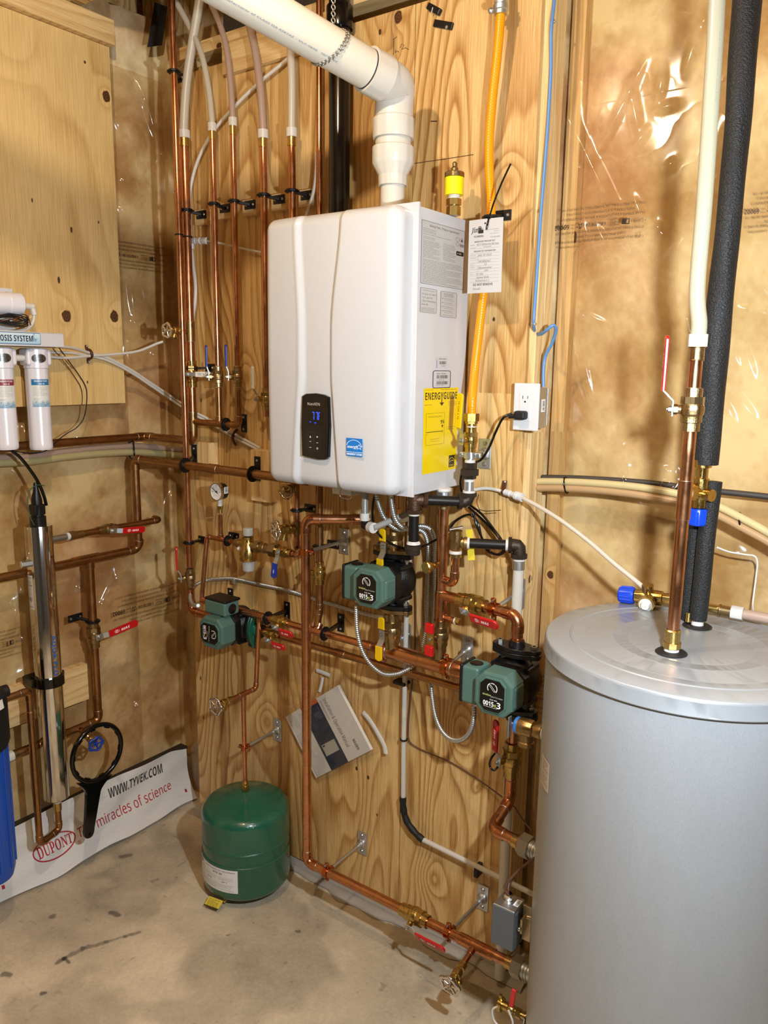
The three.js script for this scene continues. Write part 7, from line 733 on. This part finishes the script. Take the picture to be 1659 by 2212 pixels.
  const i1 = thing('insulated_pipe', 'shorter black foam-wrapped pipe standing on the grey tank lid', 'pipe', rp); const j0 = ry(1338), j1 = lean(1540, 1040, rp.z - 0.01); part(i1, 'foam_sleeve', sweep(curve([j0, j0.clone().lerp(j1, 0.5), j1], 40), (s, a) => 0.0178 + 0.0008 * Math.sin(s * 25 + a), 24), foam); part(i1, 'thread_tape', cyl(v3(rp.x, KY + 0.004, rp.z), ry(1338), 0.0125, 0.0125, 18), MT.tape); part(i1, 'brass_nipple', cyl(v3(rp.x - 0.018, KY + 0.01, rp.z + 0.004), v3(rp.x - 0.018, KY + 0.03, rp.z + 0.004), 0.006), MT.brass);
  const k0 = lean(1484, 1335, rp.z - 0.03), k1 = lean(1504, 1118, rp.z - 0.03); const i3 = thing('insulated_pipe', 'thin black foam-wrapped pipe between the copper tank pipe and the shorter foam pipe', 'pipe', k0); part(i3, 'foam_sleeve', sweep(curve([k0, k0.clone().lerp(k1, 0.5), k1], 40), 0.0155, 20), foam);
  const mv = (lab, o, Yd, Zd, blueDown) => { const m = local('mixing_valve', lab, 'valve', o, Yd, Zd), O = v3(0, 0, 0); part(m, 'body', [lathe([[0.012, -0.034], [0.0155, -0.033], [0.0165, -0.01], [0.0175, 0.012], [0.0165, 0.028], [0.013, 0.03], [0.013, 0.05], [0.0185, 0.051], [0.0185, 0.066], [0.012, 0.067]], O, YAX, 28, 0.5), cyl(O, v3(0, 0, 0.03), 0.0145, 0.0145, 20), hex(v3(0, 0, 0.026), v3(0, 0, 0.04), 0.0195, 8), cyl(v3(-0.03, -0.004, 0), v3(0.03, -0.004, 0), 0.013, 0.013, 20)], MT.brass); part(m, 'port', [lathe([[0.006, 0.0], [0.014, 0.0], [0.0155, 0.004], [0.0115, 0.006], [0.0085, 0.012], [0, 0.012]], v3(0, 0, 0.038), v3(0, 0, 1), 24, 0.5)], MT.tape); part(m, 'knob', [lathe([[0, -0.07], [0.0165, -0.07], [0.0185, -0.067], [0.0195, -0.038], [0.018, -0.035], [0, -0.034]], O, YAX, 30, 0.5), ...Array.from({ length: 14 }, (_, i) => cyl(v3(Math.cos(i * 0.449) * 0.0188, -0.066, Math.sin(i * 0.449) * 0.0188), v3(Math.cos(i * 0.449) * 0.0196, -0.04, Math.sin(i * 0.449) * 0.0196), 0.0016, 0.0016, 6))], MT.blueCap, 'round blue knob'); return m; };
  mv('brass mixing valve with a blue knob hanging under the thick foam-wrapped pipe', lean(1512, 1062, rp.z + 0.005), YAX, v3(-0.45, -0.02, 1));
  const mo = Zp(1404, 1290, 0.1); mv('brass mixing valve with a blue knob lying behind the grey tank lid', mo, v3(1, 0.06, -0.08).normalize(), v3(0.1, -0.2, 1));
  const bt = thing('tank_branch', 'brass and copper branch behind the tank lid ending in a pinkish plastic tube', 'pipe', add(mo, Xa, 0.1)), e0 = add(mo, Xa, 0.06), e1 = v3(colX(mo.y, 0.1, 1552), mo.y, 0.1), e2 = v3(colX(mo.y, 0.1, 1580), mo.y, 0.1); part(bt, 'pipe', cyl(e0, e1, 0.0098, 0.0098, 18), MT.brass); part(bt, 'fitting', [cyl(e1, e2, 0.0112, 0.0112, 18), ring(add(e1, Xa, 0.004), Xa, 0.0115, 0.002, 20, 6)], MT.bronze); part(bt, 'crimp_collar', band(e2, add(e2, Xa, 0.024), 0.0095, 0.0148, 22), MT.pexWhite); part(bt, 'plastic_tube', cyl(add(e2, Xa, 0.02), add(e2, Xa, 0.075), 0.0112, 0.0112, 18), MT.pexPink);
  hose('plastic_tube', 'clear plastic tube slanting from the stud down to the tank mixing valve', 'tube', [[1126, 1074, .036], [1160, 1092, .045], [1210, 1123, .06], [1270, 1168, .075], [1330, 1220, .088], [1370, 1252, .095], [1398, 1276, .1]].map(([a, b, z]) => Zp(a, b, z)), 0.0056, MT.tubeClear, 70);
  // unions where pipes enter the side
  const uni = (lab, a, b, tapeMat) => { const d = dirOf(a, b), L = a.distanceTo(b), u = thing('pipe_union', lab, 'pipe fitting', a.clone().lerp(b, 0.5)); part(u, 'tail', [lathe([[0.0152, -0.014], [0.0168, -0.014], [0.0168, 0.002], [0.0215, 0.003], [0.0215, 0.006], [0.014, 0.006]], a, d, 24, 0.5)], MT.brass); part(u, 'gasket', cyl(add(a, d, 0.004), add(a, d, 0.007), 0.0222, 0.0222, 24), tapeMat); part(u, 'nut', hex(add(a, d, 0.007), add(a, d, 0.034), 0.0285), MT.nut); part(u, 'nipple', [cyl(add(a, d, 0.03), b, 0.0205, 0.0205, 24), ring(add(a, d, 0.042), d, 0.0205, 0.0022, 24, 6), ring(add(a, d, 0.05), d, 0.0205, 0.0022, 24, 6)], MT.steel); };
  const onTank = (z) => KX - Math.sqrt(KR * KR - (z - KZ) ** 2) + 0.004, c2 = v3(P3.x, rowY(P3.x, 0.25, 1790), 0.25), ua = v3(Zp(1112, 1797, 0.262).x + 0.012, c2.y, 0.262); uni('steel hex union joining the upper copper elbow to the grey tank', ua, v3(onTank(0.27), c2.y, 0.272), plain(0x8e1d1a, 0.5)); uni('steel hex union joining the floor pipe to the grey tank', FE, v3(onTank(FE.z), FE.y, FE.z), MT.brass);
  // side relief valve
  const ry2 = rowY(onTank(0.3), 0.3, 1590), R0 = v3(onTank(0.3), ry2, 0.3), w = (dx, dy = 0, dz = 0) => v3(R0.x - dx, ry2 + dy, 0.3 + dz), rv = thing('relief_valve', 'brass relief valve with a blue cap on the left side of the grey tank', 'valve', w(0.06)); part(rv, 'rosette', lathe([[0.012, 0], [0.034, 0.001], [0.036, 0.003], [0.03, 0.006], [0.014, 0.012]], R0, nX, 32, 0.6), MT.chrome); part(rv, 'thread_tape', cyl(w(0.006), w(0.03), 0.0165, 0.0165, 22), MT.tape); part(rv, 'body', [lathe([[0.0165, 0.026], [0.0178, 0.028], [0.0178, 0.044], [0.0165, 0.047], [0.0205, 0.05], [0.0215, 0.054], [0.0215, 0.082], [0.02, 0.086], [0, 0.086]], v3(R0.x, ry2, 0.3), nX, 30, 0.5), cyl(w(0.066), w(0.066, -0.034), 0.0165, 0.0165, 22), lathe([[0.012, 0], [0.0195, 0], [0.0195, 0.009], [0.0165, 0.011]], w(0.066, -0.042), YAX, 26, 0.5)], MT.bronze); part(rv, 'blue_cap', lathe([[0, 0.096], [0.017, 0.095], [0.0205, 0.092], [0.0205, 0.084], [0, 0.084]], R0, nX, 28, 0.5), plain(0x2f68a8, 0.35)); part(rv, 'test_lever', [box(w(0.104, -0.004, 0.012), v3(0.003, 0.052, 0.014), 0.001), cyl(w(0.094), w(0.106), 0.004)], MT.steel);
  // drain cock at the foot
  const dz = 0.4, dx = onTank(dz), dy = rowY(dx - 0.03, dz, 2186), D0 = v3(dx, dy, dz), q = (a, b = 0, cc = 0) => v3(dx - a, dy + b, dz + cc), dv = thing('drain_valve', 'brass drain cock with a small red handle at the foot of the grey tank', 'valve', q(0.04)); part(dv, 'flange', lathe([[0.006, 0], [0.019, 0], [0.019, 0.002], [0.006, 0.003]], D0, nX, 24), MT.chrome); part(dv, 'body', [cyl(q(-0.01), q(0.05), 0.007), hex(q(0.016), q(0.028), 0.0115), ball(q(0.042), 0.0125), cyl(q(0.042), q(0.066), 0.0095), lathe([[0.008, 0], [0.0165, 0], [0.0165, 0.009], [0.008, 0.009]], q(0.064), nX, 24), cyl(q(0.07, 0.01), q(0.07, 0.024), 0.004)], MT.brass); part(dv, 'handle', obox(q(0.041, 0.012, 0.004), q(0.034, 0.062, 0.006), 0.012, 0.006, Za, 0.003), MT.red); part(dv, 'cap_strap', sweep(curve([q(0.07, 0.004, 0.014), q(0.082, -0.012, 0.016), q(0.074, -0.04, 0.016), q(0.045, -0.044, 0.016), q(0.03, -0.022, 0.014), q(0.042, 0.008, 0.014)], 40), 0.0024, 8), MT.tape);
  // aquastat
  const bz = 0.335, B = Zp(1085, 2008, bz + 0.03), sx = onTank(0.31), aq = thing('thermostat_box', 'grey metal thermostat box on a bracket at the lower left of the grey tank', 'control box', v3(B.x, rowY(B.x, bz, 2050), bz)), yT = rowY(B.x, bz + 0.03, 1962), yB = rowY(B.x, bz + 0.03, 2046), xl = Zp(1061, 2008, bz + 0.03).x, xr = Zp(1109, 2008, bz + 0.03).x; part(aq, 'housing', span(xl + 0.001, xr - 0.001, yB + 0.004, yT, bz - 0.03, bz + 0.028, 0.002), MT.steel); part(aq, 'front_cover', [span(xl, xr, yB, yT - 0.001, bz + 0.022, bz + 0.031, 0.002), span(xr - 0.0025, xr + 0.0005, yB, yT - 0.01, bz - 0.03, bz + 0.028, 0.001)], MT.greyBox); const cx2 = (xl + xr) / 2; part(aq, 'cable_connector', [lathe([[0, 0], [0.0115, 0], [0.0115, 0.005], [0.0095, 0.006], [0.0095, 0.012], [0.0115, 0.013], [0.0115, 0.02], [0.008, 0.021]], v3(cx2 - 0.002, yT, bz), YAX, 20, 0.5)], MT.chrome);
  part(aq, 'barcode_sticker', (() => { const g = new THREE.PlaneGeometry(0.013, 0.026); g.rotateX(-Math.PI / 2); g.translate(xr - 0.009, yT + 0.0006, bz - 0.006); return g; })(), std({ roughness: 0.5, map: canvasTex(64, 128, (g, W, H) => { g.fillStyle = '#eee'; g.fillRect(0, 0, W, H); g.save(); g.rotate(Math.PI / 2); g.translate(0, -64); bars(g, 14, 10, 100, 34); g.restore(); }) })); part(aq, 'bracket', [span(xr + 0.002, sx - 0.02, lerp(yB, yT, 0.1), lerp(yB, yT, 0.98), bz - 0.02, bz - 0.012, 0.001), span(sx - 0.036, sx - 0.03, lerp(yB, yT, 0.42), lerp(yB, yT, 0.78), bz - 0.02, bz + 0.014, 0.001), cyl(v3(sx - 0.034, lerp(yB, yT, 0.72), bz - 0.01), v3(sx + 0.004, lerp(yB, yT, 0.72), 0.31), 0.005)], metal(0xb8a98c, 0.4)); part(aq, 'screw', ball(v3(sx - 0.036, lerp(yB, yT, 0.55), bz + 0.016), 0.0055), MT.chrome);
  hose('sensor_cable', 'brown cable from the thermostat box up to the grey tank', 'cable', [v3(cx2, yT + 0.012, bz), ...[[1090, 1918, .335], [1105, 1896, .33], [1130, 1872, .32], [1160, 1850, .31]].map(([a, b, z]) => Zp(a, b, z))], 0.0034, MT.cableBrown, 50); hose('sensor_cable', 'short brown cable end beside the thermostat connector', 'cable', [v3(cx2 - 0.003, yT + 0.012, bz), v3(cx2 - 0.005, yT + 0.025, bz - 0.003), v3(cx2 - 0.008, yT + 0.036, bz - 0.012), v3(cx2 - 0.004, yT + 0.046, bz - 0.03)], 0.003, MT.cableBrown, 20); }

// ================================================================ along the film wall at the right
{ const rowA = [[1140, 1040], [1200, 1040], [1260, 1042], [1330, 1047], [1400, 1055], [1470, 1068], [1540, 1089], [1600, 1118], [1659, 1150], [1720, 1190]], rowB = rowA.map(([x, y], i) => [x, y + [14, 14, 14.5, 15.5, 17, 18, 19, 20, 20, 20][i]]); const zOf = (i) => -0.066 + 0.006 * i;
  hose('plastic_tube', 'yellowish plastic tube along the film wall behind the grey tank, upper of two', 'tube', rowA.map(([a, b], i) => Zp(a, b, zOf(i))), 0.0092, std({ color: 0xd8c690, roughness: 0.3, transmission: 0.2 }), 80); hose('plastic_tube', 'brownish plastic tube along the film wall behind the grey tank, lower of two', 'tube', rowB.map(([a, b], i) => Zp(a, b, zOf(i))), 0.0096, std({ color: 0xc39f72, roughness: 0.34, transmission: 0.2 }), 80);
  for (const [x, y, z, lab] of [[1223, 1048, -.06, 'black cable tie round the two plastic tubes near the stud'], [1600, 1128, -.03, 'black cable tie round the two plastic tubes right of the foam pipes']]) { const c = Zp(x, y, z); solo('cable_tie', lab, 'cable tie', sweep(curve(Array.from({ length: 17 }, (_, i) => { const a = i / 16 * 6.283; return v3(c.x - 0.004 * Math.sin(a), c.y + 0.0215 * Math.sin(a), c.z + 0.0125 * Math.cos(a)); }), 40), 0.0022, 8), MT.gloss); }
  struct('film_seam', sweep(curve([[1130, 1031], [1250, 1033], [1400, 1043], [1520, 1058], [1659, 1073], [1760, 1086]].map(([a, b]) => Zp(a, b, -0.088)), 60), 0.0075, 8), plain(0x3a3531, 0.5));
  hose('white_wire', 'thin white wire looping on the film wall beside the foam pipes', 'wire', [[1548, 1182, -.05], [1575, 1192, -.06], [1610, 1198, -.06], [1631, 1202, -.06], [1636, 1214, -.06], [1634, 1240, -.06], [1629, 1280, -.05], [1626, 1310, -.02], [1632, 1327, .02], [1646, 1330, .05], [1670, 1326, .06]].map(([a, b, z]) => Zp(a, b, z)), 0.0022, MT.tubeWhite, 80); }
// black flap by the ceiling in the corner
solo('black_flap', 'black plastic flap hanging from the ceiling in the left corner', 'sheet', grid(6, 10, (u, v) => { const p = Xp(lerp(lerp(318, 334, v), lerp(350, 362, v), u), lerp(lerp(102, 5, v), lerp(98, 15, v), u), 0.05 + 0.01 * Math.sin(u * 3)); return [p.x, p.y, p.z]; }), std({ color: 0x0c0c0d, roughness: 0.5, side: THREE.DoubleSide }));
// drip stains and dust patches on the slab are in its own texture; a strip of old sealant at the plywood's foot
struct('foam_strip', grid(80, 6, (u, v) => { const x = lerp(0.5, 1.6, u), k = vn(x * 14, 2, 88), a = v * Math.PI; return [x, 0.002 + (0.006 + 0.012 * k) * Math.sin(a), 0.002 + (0.02 + 0.04 * k) * (0.5 - 0.5 * Math.cos(a)) - 0.01]; }), std({ color: 0x9d9486, roughness: 0.9, side: THREE.DoubleSide }));

renderer.render(scene, camera);
